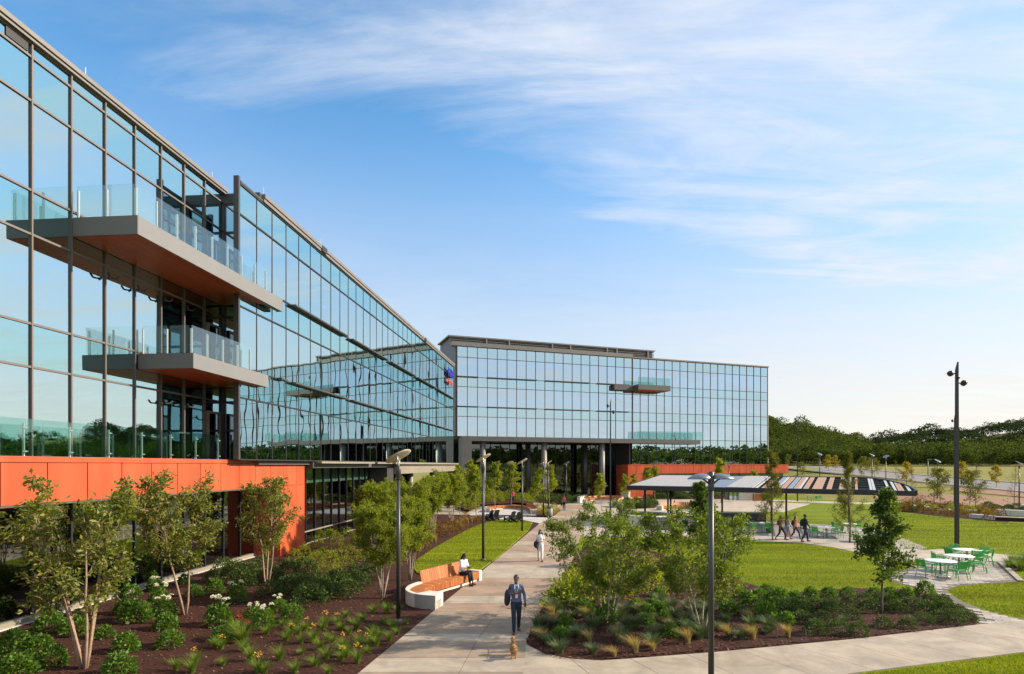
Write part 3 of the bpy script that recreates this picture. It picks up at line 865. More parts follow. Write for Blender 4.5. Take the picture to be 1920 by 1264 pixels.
while len(pp) < 14000:
    y = 12 + 22 * NPR.random() ** 1.3; x = NPR.uniform(-16.5 + S5*y, left_edge(y) - 0.05); pp.append((x, y))
chips('bark_chips', pp, lambda x, y: float(bed_h(x, y)), 0, M['chip'])['label'] = 'loose dark bark chips over the left planting bed'

# left lawn wedge on the bed
lawnL = smooth_poly([(p.x, p.y) for p in P((1007, 982), (975, 977), (930, 977), (890, 988), (838, 1016), (790, 1045), (772, 1062), (785, 1082), (835, 1082), (868, 1078), (888, 1086))], 1)
sheet('lawn', lawnL, 0.085, 'lawn', thick=0.15)

# right planting bed
bedR = [(p.x, p.y) for p in P((985, 1199), (990, 1208), (1000, 1217), (1018, 1228), (1042, 1236), (1080, 1240), (1130, 1240.5), (1340, 1224), (1600, 1200), (1780, 1181), (1815, 1177), (1832, 1170), (1830, 1158), (1803, 1142), (1755, 1117), (1700, 1106), (1600, 1103), (1480, 1112), (1420, 1100), (1300, 1062), (1215, 1030), (1140, 1012), (1100, 1022), (1076, 1047), (1050, 1085), (1021, 1130))]
def sub_sheet(name, poly, z, mname, step, amp, scale):
    """outline filled with a fine uneven grid"""
    xs_ = [p[0] for p in poly]; ys_ = [p[1] for p in poly]
    gx_ = np.arange(min(xs_), max(xs_), step); gy_ = np.arange(min(ys_), max(ys_), step)
    X, Y = np.meshgrid(gx_, gy_); Z = z + np.abs(noise_h(X, Y, scale, amp))
    ok = in_poly(X, Y, poly); ny, nx = X.shape
    idx = np.arange(ny*nx).reshape(ny, nx)
    q = ok[:-1, :-1] & ok[1:, :-1] & ok[:-1, 1:] & ok[1:, 1:]
    F = np.stack([idx[:-1, :-1][q], idx[:-1, 1:][q], idx[1:, 1:][q], idx[1:, :-1][q]], 1)
    return np.stack([X.ravel(), Y.ravel(), Z.ravel()], 1), F
o = sheet('planting_bed', bedR, 0.016, 'mulch')
Vs, Fs = sub_sheet('mulch', bedR, 0.020, 'mulch', 0.16, 0.055, 4.0)
tag(link(bpy.data.objects.new('mulch_cover', tri_mesh('mulch_cover', M['mulch'], Vs, Fs, smooth=True))), 'uneven dark bark mulch over the right planting bed', kind='stuff')
pp = []
while len(pp) < 9000:
    y = 15 + 12 * NPR.random() ** 1.4; x = NPR.uniform(0, 17)
    if in_poly(np.array([x]), np.array([y]), bedR)[0]: pp.append((x, y))
chips('bark_chips', pp, lambda x, y: 0.03, 0, M['chip'])['label'] = 'loose dark bark chips over the right planting bed'

# ------------------------------------------------------------------ main path, slab by slab
def right_edge(y):
    return float(np.interp(y, [8, 14.0, 14.9, 17.7, 22.6, 27.3, 30.7, 40, 52, 69, 86], [0.20, 0.20, 0.22, 0.40, 1.22, 2.16, 2.96, 4.4, 6.2, 8.8, 11.3]))
PATH = tag(MB().prism([(left_edge(8), 8)] + [(right_edge(y) - 0.02, y) for y in (8, 14, 14.9, 17.7, 22.6, 27.3, 30.7, 40, 52, 69, 86)] + [(left_edge(86), 86)], -0.05, 0.022).build('path', M['joint']), kind='structure')
bands = [(9.5, 12.5, 'slab_tan'), (12.5, 13.4, 'slab_light'), (13.4, 14.9, 'slab_brown'), (14.9, 16.0, 'slab_light'), (16.0, 17.55, 'slab_brown'), (17.55, 18.3, 'slab_light'), (18.3, 21.1, 'slab_brown'), (21.1, 22.3, 'slab_tan'), (22.3, 23.6, 'slab_light'), (23.6, 27.3, 'slab_tan'), (27.3, 31.0, 'slab_light'), (31.0, 33.4, 'slab_tan'), (33.4, 35.2, 'slab_light'), (35.2, 38.6, 'slab_tan'), (38.6, 40.4, 'slab_light'), (40.4, 44.6, 'slab_tan'), (44.6, 46.6, 'slab_light'), (46.6, 51.2, 'slab_tan'), (51.2, 53.5, 'slab_light'), (53.5, 58.5, 'slab_tan'), (58.5, 61, 'slab_light'), (61, 67, 'slab_tan'), (67, 70, 'slab_light'), (70, 77, 'slab_tan'), (77, 85.5, 'slab_light')]
for a, b, mm in bands:
    mid = lambda y: left_edge(y) + 0.62 * (right_edge(y) - left_edge(y))
    for lo, hi in ((lambda y: left_edge(y) + 0.01, lambda y: mid(y) - 0.007), (lambda y: mid(y) + 0.007, lambda y: right_edge(y) + (0.055 if y < 17.0 else 0.03))):
        ya, yb = a + 0.008, b - 0.008
        MB().prism([(lo(ya), ya), (hi(ya), ya), (hi(yb), yb), (lo(yb), yb)], -0.02, 0.036).build('path_slab', M[mm], PATH)

# ------------------------------------------------------------------ side path on the right
def up_edge(x): return float(np.interp(x, [0.2, 0.6, 1.1, 2.4, 5.6, 10.15, 15.2, 18, 24, 34], [17.6, 16.9, 16.05, 15.8, 16.52, 17.76, 19.4, 20.1, 21.6, 24.5]))
def low_edge(x): return float(np.interp(x, [0.2, 2, 5, 8.5, 14.1, 18, 24, 34], [9.5, 11.5, 13.4, 14.86, 16.5, 17.4, 18.9, 21.8]))
SIDE = MB()
xs_ = list(np.linspace(0.24, 30, 40))
SIDE.prism([(x, low_edge(x) + 0.02) for x in xs_] + [(x, up_edge(x) - 0.02) for x in xs_[::-1]], -0.05, 0.020)
SIDE = tag(SIDE.build('footpath', M['joint']), kind='structure')
cuts = [0.26, 1.55, 3.15, 4.75, 6.35, 7.95, 9.55, 11.15, 12.75, 14.35, 15.95, 17.55, 19.15, 21, 23, 25, 27.5, 30]
SK = 0.55
for a, b in zip(cuts[:-1], cuts[1:]):
    def strip(u, t):                    # skewed joint line: walks back to the left as it nears the viewer
        ye, yl = up_edge(u), low_edge(u + 1.2 if u > 1 else u)
        x = u + (1.2 if u > 1 else 0.0) * t; return (x, ye + (low_edge(x) - ye) * t)
    A0, A1, B0_, B1 = strip(a + 0.008, 0.004), strip(a + 0.008, 0.996), strip(b - 0.008, 0.004), strip(b - 0.008, 0.996)
    m1 = (a + b) / 2
    Am, Bm = strip(m1, 0.004), strip(m1, 0.996)
    MB().prism([A0, Am, B0_, B1, Bm, A1], -0.02, 0.033).build('path_slab', M['slab_side'], SIDE)

# ------------------------------------------------------------------ paved patio with the tables: pavers one by one
patio = [(p.x, p.y) for p in P((1838, 1176), (1834, 1160), (1806, 1140), (1756, 1114), (1700, 1098), (1662, 1086), (1664, 1079), (1700, 1068), (1738, 1050), (1752, 1040), (1772, 1038), (1845, 1052), (1872, 1056), (1900, 1082), (1910, 1091), (1860, 1094), (1800, 1099), (1778, 1106), (1776, 1112), (1800, 1126), (1850, 1147), (1900, 1159), (1960, 1168), (1960, 1176), (1920, 1168))]
PAT = sheet('patio', patio, 0.012, 'joint')
ang = R(-33); ca, sa = math.cos(ang), math.sin(ang)
PV = []
for i in range(-60, 130):
    for j in range(-140, 140):
        L, W = 0.46, 0.23
        u = i*L + (L/2 if j % 2 else 0) ; v = j*W
        x = 19 + u*ca - v*sa; y = 24 + u*sa + v*ca
        if 12 < x < 34 and 17 < y < 37: PV.append((x, y))
PV = np.array(PV)
inside = np.ones(len(PV), bool)
for ex, ey in ((0.2, 0.09), (-0.2, 0.09), (0.2, -0.09), (-0.2, -0.09)):
    inside &= in_poly(PV[:, 0] + ex*ca - ey*sa, PV[:, 1] + ex*sa + ey*ca, patio)
PV = PV[inside]
PV = PV[np.argsort(PV[:, 1] + 0.0*PV[:, 0])]
vis = PV[(PV[:, 0] / PV[:, 1]) < 0.87]
near = vis[:300]
pm = MB().box(-0.223, 0.223, -0.109, 0.109, -0.03, 0.0).mesh('paver', M['paver'])
for x, y in near:
    o = bpy.data.objects.new('paver', pm); o.location = (x, y, 0.030 + RND.uniform(-0.003, 0.003)); o.rotation_euler = (0, 0, ang); link(o, PAT)
nset = {(round(a, 3), round(b, 3)) for a, b in near}
rest = MB()
for x, y in PV:
    if (round(x, 3), round(y, 3)) in nset: continue
    Mx = Matrix.Translation((x, y, 0.030 + RND.uniform(-0.003, 0.003))) @ Matrix.Rotation(ang, 4, 'Z')
    rest.box(-0.223, 0.223, -0.109, 0.109, -0.03, 0.0, Mx)
tag(rest.build('paving', M['paver_far'], PAT), kind='stuff')

# edging kerb of pale pavers along the patio's right side
for a, b in (((1872, 1056), (1910, 1091)),):
    A0, B0_ = g(*a), g(*b)
    n = 16
    for k in range(n):
        p0 = A0.lerp(B0_, k/n); p1 = A0.lerp(B0_, (k+0.93)/n)
        MB().bar((p0.x + .12, p0.y, 0.026), (p1.x + .12, p1.y, 0.026), 0.24, 0.07).build('edging_stone', M['slab_side'], PAT)

# upper footpath: passes the four walkers, reaches the patio and goes on to the right
def ribbon(pts, name, z, mname, kind='structure'):
    n = len(pts); L = []; Rr = []
    poly = [(p[0].x, p[0].y) for p in pts] + [(p[1].x, p[1].y) for p in pts[::-1]]
    return sheet(name, poly, z, mname, kind)
ribbon([(g(1075, 1000), g(1075, 985)), (g(1240, 1004), g(1240, 990)), (g(1410, 1014), g(1410, 1005)), (g(1500, 1018), g(1500, 1008)), (g(1560, 1026), g(1560, 1012)), (g(1640, 1043), g(1640, 1026)), (g(1690, 1051), g(1690, 1030)), (g(1735, 1050), g(1735, 1032)), (g(1760, 1042), g(1760, 1030)), (g(1830, 1050), g(1830, 1036)), (g(1920, 1058), g(1920, 1043)), (g(2100, 1080), g(2100, 1060))], 'footpath', 0.014, 'plaza')
# plaza area of the mid ground
plaza = [(p.x, p.y) for p in P((1000, 985), (1045, 958), (1090, 938), (1300, 936), (1420, 936), (1640, 943), (1655, 946), (1560, 944), (1460, 940), (1380, 942), (1345, 947), (1325, 958), (1330, 966), (1290, 985), (1300, 996), (1330, 1003), (1330, 1006), (1100, 1006))]
sheet('plaza', plaza, 0.008, 'plaza')
plaza2 = [(p.x, p.y) for p in P((1265, 1003), (1280, 975), (1440, 978), (1560, 985), (1640, 992), (1705, 1014), (1740, 1028), (1700, 1034), (1620, 1030), (1500, 1012))]
sheet('terrace', plaza2, 0.010, 'paver_far')
# gravel court left of the path
court = [(p.x, p.y) for p in P((880, 966), (905, 955), (960, 950), (1000, 955), (1004, 967), (1035, 972), (1040, 968), (1010, 982), (975, 975), (930, 975), (900, 978))]
sheet('gravel_court', court, 0.260, 'gravel_white', thick=0.3).location.z = -0.20
sheet('forecourt', [(-7.2, 62), (left_edge(62) - 0.1, 62), (left_edge(100) - 0.1, 100), (-12, 84), (-10, 66)], 0.006, 'plaza')
sheet('forecourt', [(right_edge(70), 70), (right_edge(84), 84), (30, 92), (40, 80), (30, 66)], 0.005, 'plaza')

# ------------------------------------------------------------------ road, kerbs and dirt on the rising field
def strip_sheet(pxs_lo, pxs_hi, name, lift, mname, n=40):
    """band between two photo curves, draped on the terrain"""
    t = np.linspace(0, 1, n)
    lo = [gh(np.interp(a, np.linspace(0, 1, len(pxs_lo)), [p[0] for p in pxs_lo]), np.interp(a, np.linspace(0, 1, len(pxs_lo)), [p[1] for p in pxs_lo])) for a in t]
    hi = [gh(np.interp(a, np.linspace(0, 1, len(pxs_hi)), [p[0] for p in pxs_hi]), np.interp(a, np.linspace(0, 1, len(pxs_hi)), [p[1] for p in pxs_hi])) for a in t]
    V = []; F = []; K = 6
    for a, b in zip(lo, hi):
        for k in range(K + 1):
            p = a.lerp(b, k / K); V.append((p.x, p.y, float(ground_h(p.x, p.y)) + lift))
    for i in range(n - 1):
        for k in range(K):
            F.append((i*(K+1)+k, (i+1)*(K+1)+k, (i+1)*(K+1)+k+1, i*(K+1)+k+1))
    o = link(bpy.data.objects.new(name, tri_mesh(name, M[mname], np.array(V), np.array(F), smooth=True)))
    tag(o, kind='structure')
    return lo, hi
rl = [(1462, 877), (1560, 887), (1640, 895), (1740, 906), (1840, 916), (1960, 928)]
rh = [(1462, 871.5), (1560, 875), (1640, 883), (1740, 893), (1840, 901), (1960, 911)]
lo, hi = strip_sheet(rl, rh, 'road', 0.05, 'asphalt')
for nm, L in (('kerb', lo), ('kerb', hi)):
    m = MB()
    for a, b in zip(L[:-1], L[1:]):
        m.bar((a.x, a.y, float(ground_h(a.x, a.y)) + 0.08), (b.x, b.y, float(ground_h(b.x, b.y)) + 0.08), 0.5, 0.28)
    tag(m.build(nm, M['kerb']), kind='structure')
strip_sheet([(1640, 935), (1740, 943), (1840, 950), (1960, 955)], [(1640, 919), (1740, 925), (1840, 931), (1960, 936)], 'dirt_strip', 0.03, 'dirt')
strip_sheet([(1790, 921), (1960, 936)], [(1790, 914.5), (1960, 926)], 'dirt_strip', 0.035, 'dirt')

# ------------------------------------------------------------------ hills and the wood on them
AZ = np.array([14, 19, 23.2, 26, 28.5, 31.6, 34, 37, 40.6, 46, 55, 65, 75, 90, 110, 130, 150, 165])
TP = np.array([.084, .083, .079, .064, .047, .028, .024, .024, .026, .046, .070, .066, .056, .052, .048, .048, .055, .055])     # near ridge
TQ = np.array([.024, .024, .024, .026, .032, .043, .053, .062, .072, .075, .066, .05, .05, .05, .05, .05, .05, .05])     # far ridge
def hill_h(az, r):
    az = np.asarray(az, float)
    cz = np.maximum(np.cos(np.radians(np.minimum(az, 50.0))), 0.64)
    wob = 1.5*np.sin(np.radians(az)*41.0) + 1.2*np.sin(np.radians(az)*97.0 + 1.0)
    h1 = CAMH + np.interp(az, AZ, TP) * 470.0 * cz + wob - 9.5
    h2 = CAMH + np.interp(az, AZ, TQ) * 720.0 * cz - wob - 9.5
    return 4.0 + (h1 - 4.0) * smooth01(250, 465, r) + np.maximum(h2 - h1, -6.0) * smooth01(560, 715, r)
azs = np.linspace(14, 165, 110); rs = np.array([150, 165, 180, 210, 240, 270, 300, 330, 360, 390, 420, 450, 480, 520, 560, 600, 640, 680, 715, 800, 1000])
V = []; 
for a in azs:
    for r_ in rs:
        z = float(hill_h(a, r_)) if r_ > 166 else (-3.0 if r_ < 160 else 3.0)
        V.append((r_*math.sin(R(a)), r_*math.cos(R(a)), z))
k = len(rs); ii = np.arange((len(azs)-1)*(k-1)); aa = (ii // (k-1))*k + ii % (k-1)
tag(link(bpy.data.objects.new('hill', tri_mesh('hill', M['field'], np.array(V), np.stack([aa, aa+1, aa+k+1, aa+k], 1)[:, ::-1], smooth=True))), kind='structure')
# ================================================================== VEGETATION
island_mat('leaf_wood', [(0.0269, 0.0474, 0.0136), (0.0429, 0.0689, 0.0155), (0.0672, 0.0905, 0.0194), (0.0984, 0.1164, 0.0291)], 0.9, 0.35, 0.1)
island_mat('leaf_ridge', [(0.020, 0.036, 0.016), (0.032, 0.052, 0.020), (0.048, 0.068, 0.026)], 0.9, 0.25, 0.1)
island_mat('leaf_magnolia', [(0.0835, 0.1288, 0.0165), (0.13, 0.1716, 0.0242), (0.1856, 0.2146, 0.0385), (0.3156, 0.2746, 0.0825)], 0.5, 0.4, 0.4)
island_mat('leaf_birch', [(0.1053, 0.1549, 0.0154), (0.1626, 0.2202, 0.0198), (0.2294, 0.2772, 0.0242), (0.325, 0.3425, 0.0385)], 0.65, 0.5, 0.3)
island_mat('leaf_olive', [(0.0758, 0.1239, 0.0139), (0.1171, 0.1762, 0.0178), (0.1652, 0.2218, 0.0218), (0.234, 0.274, 0.0347)], 0.6, 0.38, 0.35)
island_mat('leaf_green', [(0.0568, 0.1271, 0.0154), (0.0892, 0.1794, 0.0198), (0.1296, 0.2317, 0.0264)], 0.55, 0.35, 0.4)
island_mat('leaf_dark', [(0.0384, 0.0782, 0.014), (0.066, 0.115, 0.018), (0.102, 0.161, 0.026), (0.156, 0.207, 0.04)], 0.55, 0.35, 0.35)
island_mat('leaf_holly', [(0.026, 0.056, 0.013), (0.045, 0.085, 0.018), (0.085, 0.13, 0.03), (0.12, 0.16, 0.04)], 0.6, 0.2, 0.25)
island_mat('leaf_lavender', [(0.0808, 0.1208, 0.0488), (0.114, 0.1575, 0.0675), (0.1615, 0.1995, 0.0938)], 0.8, 0.15, 0.2)
island_mat('leaf_cypress', [(0.108, 0.1207, 0.018), (0.156, 0.1667, 0.022), (0.204, 0.2012, 0.03)], 0.8, 0.25, 0.2)
island_mat('leaf_yellow', [(0.30, 0.24, 0.025), (0.38, 0.28, 0.03), (0.22, 0.22, 0.03)], 0.7, 0.3, 0.2)
island_mat('leaf_red', [(0.32, 0.10, 0.04), (0.40, 0.15, 0.06), (0.26, 0.09, 0.035)], 0.7, 0.3, 0.2)
island_mat('leaf_rust', [(0.20, 0.08, 0.03), (0.28, 0.14, 0.04), (0.14, 0.11, 0.03), (0.10, 0.04, 0.03)], 0.8, 0.2, 0.2)
island_mat('blade_green', [(0.075, 0.135, 0.014), (0.12, 0.19, 0.02), (0.18, 0.25, 0.03)], 0.7, 0.25, 0.2)
island_mat('blade_lawn', [(0.1303, 0.1894, 0.0064), (0.2013, 0.2552, 0.0083), (0.2841, 0.3211, 0.0116), (0.3787, 0.3457, 0.0192)], 0.8, 0.2, 0.15, patch=0.42, pscale=(0.10, 1.3, 1), prot=-24.0, pfreq=0.6)
island_mat('blade_straw', [(0.34, 0.24, 0.08), (0.55, 0.41, 0.18), (0.20, 0.19, 0.05), (0.66, 0.54, 0.30)], 0.8, 0.3, 0.2)
island_mat('petal_white', [(0.80, 0.80, 0.72), (0.72, 0.74, 0.62)], 0.8, 0.2, 0.2)
island_mat('petal_yellow', [(0.75, 0.42, 0.03), (0.80, 0.52, 0.05)], 0.7, 0.2, 0.2)
island_mat('petal_red', [(0.45, 0.02, 0.02), (0.55, 0.04, 0.04)], 0.7, 0.2, 0.2)

def leaf_arrays(C, size, dirs=None, aspect=0.45, up=0.35, rng=NPR):
    """rhombic leaves (two triangles bent along the rib) at centres C -> verts, tris"""
    n = len(C)
    if not hasattr(size, '__len__'): size = size * rng.uniform(0.65, 1.3, n)
    d = rng.normal(size=(n, 3)) if dirs is None else dirs + rng.normal(size=(n, 3)) * 0.45
    d[:, 2] += up * 0.3
    d /= np.linalg.norm(d, axis=1, keepdims=True) + 1e-9
    nn = rng.normal(size=(n, 3)); nn[:, 2] += 0.9
    side = np.cross(d, nn); side /= np.linalg.norm(side, axis=1, keepdims=True) + 1e-9
    nor = np.cross(side, d)
    s = np.asarray(size)[:, None]
    a = C; b = C + d*s
    m = C + d*s*0.5
    l = m + side*s*aspect*0.5 + nor*s*0.10; r_ = m - side*s*aspect*0.5 + nor*s*0.10
    V = np.stack([a, l, b, r_], 1).reshape(-1, 3)
    k = np.arange(n)*4
    F = np.concatenate([np.stack([k, k+2, k+1], 1), np.stack([k, k+3, k+2], 1)])
    return V, F

def blob_noise(D, rng, k=7, amp=0.28):
    """uneven radius over directions D"""
    out = np.ones(len(D))
    for _ in range(k):
        c = rng.normal(size=3); c /= np.linalg.norm(c)
        out += amp * rng.uniform(-1, 1) * np.exp(4.0 * (D @ c - 1))
    return out

# ------------------------------------------------------------------ the far wood: one mass
def make_wood(name, label, azr, rr, count, quads, leaf, seed, hmin=11, hmax=18, lm='leaf_wood'):
    rng = np.random.default_rng(seed)
    Vs, Fs, off = [], [], 0
    protos = []
    for p in range(8):
        nq = quads
        D = rng.normal(size=(nq, 3)); D /= np.linalg.norm(D, axis=1, keepdims=True)
        D[:, 2] = np.where(D[:, 2] < -0.45, -D[:, 2], D[:, 2])
        rad = blob_noise(D, rng, 16, 0.42) * rng.uniform(0.72, 1.04, nq)
        C = D * rad[:, None]
        dirs = D * 0.6 + rng.normal(size=(nq, 3)) * 0.7
        V, F = leaf_arrays(C, leaf, dirs, 0.9, 0.2, rng)
        protos.append((V, F))
    for i in range(count):
        az = rng.uniform(*azr); r_ = rr[0] + (rr[1] - rr[0]) * rng.random() ** 1.25
        h = rng.uniform(hmin, hmax) * (1.0 if rng.random() > 0.10 else 1.35)
        h *= 0.60 + 0.40*(r_ - rr[0])/(rr[1] - rr[0])
        w = h * rng.uniform(0.40, 0.60)
        x, y = r_*math.sin(R(az)), r_*math.cos(R(az)); z0 = float(hill_h(az, r_))
        V, F = protos[rng.integers(8)]
        a = rng.uniform(0, 6.28); c_, s_ = math.cos(a), math.sin(a)
        W = np.empty_like(V)
        W[:, 0] = x + (V[:, 0]*c_ - V[:, 1]*s_)*w; W[:, 1] = y + (V[:, 0]*s_ + V[:, 1]*c_)*w
        W[:, 2] = z0 + h*0.55 + V[:, 2]*h*0.46
        Vs.append(W); Fs.append(F + off); off += len(V)
    o = link(bpy.data.objects.new(name, tri_mesh(name, M[lm], np.concatenate(Vs), np.concatenate(Fs))))
    return tag(o, label, kind='stuff')
make_wood('wood', 'dense green wood covering the near hill behind the road', (19, 44), (262, 490), 1250, 500, 0.15, 5, 6, 12)
make_wood('wood', 'dark wooded ridge rising far off at the right edge', (26, 44), (560, 735), 820, 220, 0.20, 8, 8, 12, 'leaf_ridge')
make_wood('wood', 'wooded hills mirrored in the glass of the left wing', (44, 160), (250, 490), 1300, 80, 0.42, 6, 7, 12)

# ------------------------------------------------------------------ trees
def branch_path(p0, d0, L, n, rng, wob=0.12, lift=0.10):
    pts = [np.array(p0, float)]; d = np.array(d0, float); d /= np.linalg.norm(d)
    for i in range(n):
        d = d + rng.normal(size=3)*wob + np.array((0, 0, lift)); d /= np.linalg.norm(d)
        pts.append(pts[-1] + d*L/n)
    return pts
def make_tree(name, stems, H, spread, leafm, barkm, leaf, nleaf, seed, lean=0.35, first=0.30, r0=0.035, blen=0.28, twigs=6, up=0.35, single=False, shape='vase', aspect=0.45, leafdens_low=0.2, cone=None, branches=11):
    """stems from one base, side branches, twigs with leaves; returns trunk mesh, crown mesh (crown base at origin)"""
    rng = np.random.default_rng(seed)
    tb = MB(); C = []; Dr = []
    def seg(pts, ra, rb, n=6):
        k = len(pts); tb.tube([tuple(p) for p in pts], [ra + (rb - ra)*i/(k-1) for i in range(k)], n)
    for s in range(stems):
        a = 2*math.pi*(s + rng.uniform(-0.25, 0.25))/max(stems, 1)
        d0 = np.array((math.cos(a)*lean, math.sin(a)*lean, 1.0)) if not single else np.array((rng.normal()*0.02, rng.normal()*0.02, 1.0))
        h = H*rng.uniform(0.86, 1.0)
        st = branch_path((math.cos(a)*0.05*(not single), math.sin(a)*0.05*(not single), -0.05), d0, h, 9, rng, 0.05 if not single else 0.02, 0.06)
        if not single:      # spread outwards to the wanted crown width
            for i in range(len(st)):
                f = (i/9.0)**1.15; st[i][:2] *= 1.0
        seg(st, r0*rng.uniform(0.8, 1.1), r0*0.22)
        nb = branches
        for b in range(nb):
            t = first + (1 - first)*(b + rng.uniform(0, 0.8))/nb; t = min(t, 0.985)
            i = int(t*9); f = t*9 - i; p = st[i]*(1-f) + st[min(i+1, 9)]*f
            aa_ = rng.uniform(0, 2*math.pi) if single else a + rng.normal()*1.1
            if cone: L = spread*cone(t)*rng.uniform(0.8, 1.15)
            else: L = spread*(blen + (1-blen)*math.sin(math.pi*min(1, max(0.05, (t-first)/(1-first)*0.8+0.15))))*rng.uniform(0.65, 1.1)
            bd = np.array((math.cos(aa_), math.sin(aa_), up + rng.uniform(-0.1, 0.35)))
            bp = branch_path(p, bd, L, 5, rng, 0.14, 0.06 if shape != 'cypress' else 0.10)
            seg(bp, r0*0.34*(1.15-t), 0.004, 5)
            for q in range(twigs):
                tt = rng.uniform(0.25, 1.0); i2 = int(tt*5); i2 = min(i2, 4); f2 = tt*5 - i2; pp_ = bp[i2]*(1-f2) + bp[i2+1]*f2
                td = rng.normal(size=3)*0.8 + np.array((math.cos(aa_), math.sin(aa_), 0.35))*0.9
                tp = branch_path(pp_, td, L*rng.uniform(0.22, 0.48), 3, rng, 0.2, 0.08)
                if L > 0.2 and q < 4: seg(tp, 0.007, 0.003, 4)
                nl = max(1, int(nleaf/(stems*nb*twigs)*rng.uniform(0.5, 1.5)))
                for _ in range(nl):
                    w = rng.random()**0.7*3; j = min(int(w), 2); fw = w - j
                    base = tp[j]*(1-fw) + tp[j+1]*fw
                    C.append(base + rng.normal(size=3)*leaf*0.6); Dr.append(td/np.linalg.norm(td) + rng.normal(size=3)*0.6)
        # crown of the leader
        for _ in range(int(nleaf/stems*0.05)):
            k = rng.uniform(0.75, 1.0)*9; j = min(int(k), 8); C.append(st[j] + (st[j+1]-st[j])*(k-j) + rng.normal(size=3)*0.06); Dr.append(rng.normal(size=3))
    V, F = leaf_arrays(np.array(C), leaf, np.array(Dr), aspect, 0.3, rng)
    return tb.mesh('trunk', M[barkm], True), tri_mesh('crown', M[leafm], V, F)
def plant_tree(name, loc, rz, meshes, label, cat='tree', group=None, s=1.0):
    t = thing(name, loc, rz, label, cat, group); t.scale = (s, s, s)
    link(bpy.data.objects.new('trunk', meshes[0]), t); link(bpy.data.objects.new('crown', meshes[1]), t)
    return t
def on_bed(px, py):
    p = g(px, py)
    for _ in range(3): p = g(px, py, bedz(p.x, p.y))
    return p

# three multi-stem trees by the orange band
m1 = make_tree('t', 5, 4.7, 1.05, 'leaf_magnolia', 'bark_tan', 0.14, 5200, 21, lean=0.22, first=0.34, r0=0.048, up=0.55, twigs=6)
plant_tree('multi_stem_tree', on_bed(157, 1254), 0.3, m1, 'multi-stemmed tree nearest the viewer in the left mulch bed, its crown over the orange band')
m2 = make_tree('t', 3, 4.9, 1.10, 'leaf_magnolia', 'bark_tan', 0.135, 5200, 22, lean=0.20, first=0.38, r0=0.042, up=0.5, twigs=6, branches=14)
plant_tree('multi_stem_tree', on_bed(346, 1152), 1.0, m2, 'multi-stemmed tree in the mulch, middle one of the three before the orange band')
m3 = make_tree('t', 3, 4.7, 1.10, 'leaf_magnolia', 'bark_tan', 0.13, 5200, 27, lean=0.17, first=0.34, r0=0.042, up=0.45, twigs=6, branches=14)
plant_tree('multi_stem_tree', on_bed(500, 1098), 0.0, m3, 'multi-stemmed tree in the mulch nearest to the orange leg of the building')
# birch clumps along the left bed
bl = [(make_tree('t', 8, 4.3, 1.15, 'leaf_birch', 'bark_pale', 0.10, 22000, 31 + i, lean=0.17, first=0.38, r0=0.026, up=0.55, twigs=8, branches=12)) for i in range(2)]
for px, py, s, rz, k, lb in ((717, 1122, 0.86, 0.2, 0, 'birch clump with pale stems left of the near disc lamp'),
                         (769, 1088, 0.86, 1.4, 1, 'birch clump with pale stems behind the curved bench'),
                         (768, 1040, 0.98, 2.5, 0, 'leafy birch clump behind the near disc lamp'),
                         (812, 1004, 1.0, 3.9, 1, 'leafy birch clump left of the lawn wedge'),
                         (700, 1030, 0.92, 5.0, 1, 'leafy birch clump by the ground floor glass'),
                         (846, 985, 1.05, 5.6, 0, 'leafy birch clump before the columns of the left wing'),
                         (742, 1000, 0.9, 4.4, 0, 'leafy birch clump against the wall between glass and columns')):
    plant_tree('birch_clump', on_bed(px, py), rz, bl[k], lb, 'tree', 'birch clumps in the left bed', s)
# two loose clumps in the right bed
r1 = make_tree('t', 5, 4.4, 1.25, 'leaf_olive', 'bark_pale', 0.11, 14000, 41, lean=0.36, first=0.28, r0=0.034, up=0.30, twigs=8, branches=12)
plant_tree('multi_stem_tree', g(1143, 1170), 0.6, r1, 'wide multi-stemmed tree in the right bed beside the main path', s=0.95)
r2 = make_tree('t', 5, 4.2, 1.1, 'leaf_olive', 'bark_pale', 0.11, 12000, 42, lean=0.33, first=0.28, r0=0.034, up=0.30, twigs=8, branches=12)
plant_tree('multi_stem_tree', g(1316, 1184), 2.6, r2, 'wide multi-stemmed tree in the right bed behind the double lamp', s=0.97)
# broad leaved trees
def ovate(t): return max(0.12, 1.0 - abs(t - 0.45)*1.25)
b1 = make_tree('t', 1, 5.2, 1.20, 'leaf_dark', 'bark_grey', 0.115, 8500, 51, first=0.30, r0=0.055, single=True, cone=lambda t: max(0.10, (1.12 - t)*1.15), up=0.18, twigs=7, branches=34, aspect=0.7)
plant_tree('broadleaf_tree', g(1653, 1152), 0.4, b1, 'young cone-shaped broadleaf tree standing alone in the right mulch bed', s=0.93)
b2 = make_tree('t', 1, 5.0, 1.3, 'leaf_dark', 'bark_grey', 0.125, 8500, 52, first=0.24, r0=0.05, single=True, cone=lambda t: max(0.10, (1.1 - t)*1.2), up=0.2, twigs=7, branches=32, aspect=0.7)
plant_tree('broadleaf_tree', g(1316, 1058), 1.4, b2, 'dark broadleaf tree on the lawn just behind the double lamp', s=0.98)
cy = [make_tree('t', 1, 6.2, 1.35, 'leaf_cypress', 'bark_grey', 0.13, 7500, 60 + i, first=0.16, r0=0.055, single=True, cone=lambda t: max(0.06, (1.05 - t)*1.0), up=0.30, twigs=6, branches=38, aspect=0.22, shape='cypress') for i in range(2)]
plant_tree('cypress_tree', g(1449, 1014), 0.0, cy[0], 'thin feathery cypress beside the walkers, left of the pergola post', s=1.0)
plant_tree('cypress_tree', g(1593, 1018), 1.0, cy[1], 'thin feathery cypress before the pergola, left of the young broadleaf tree', s=1.02)
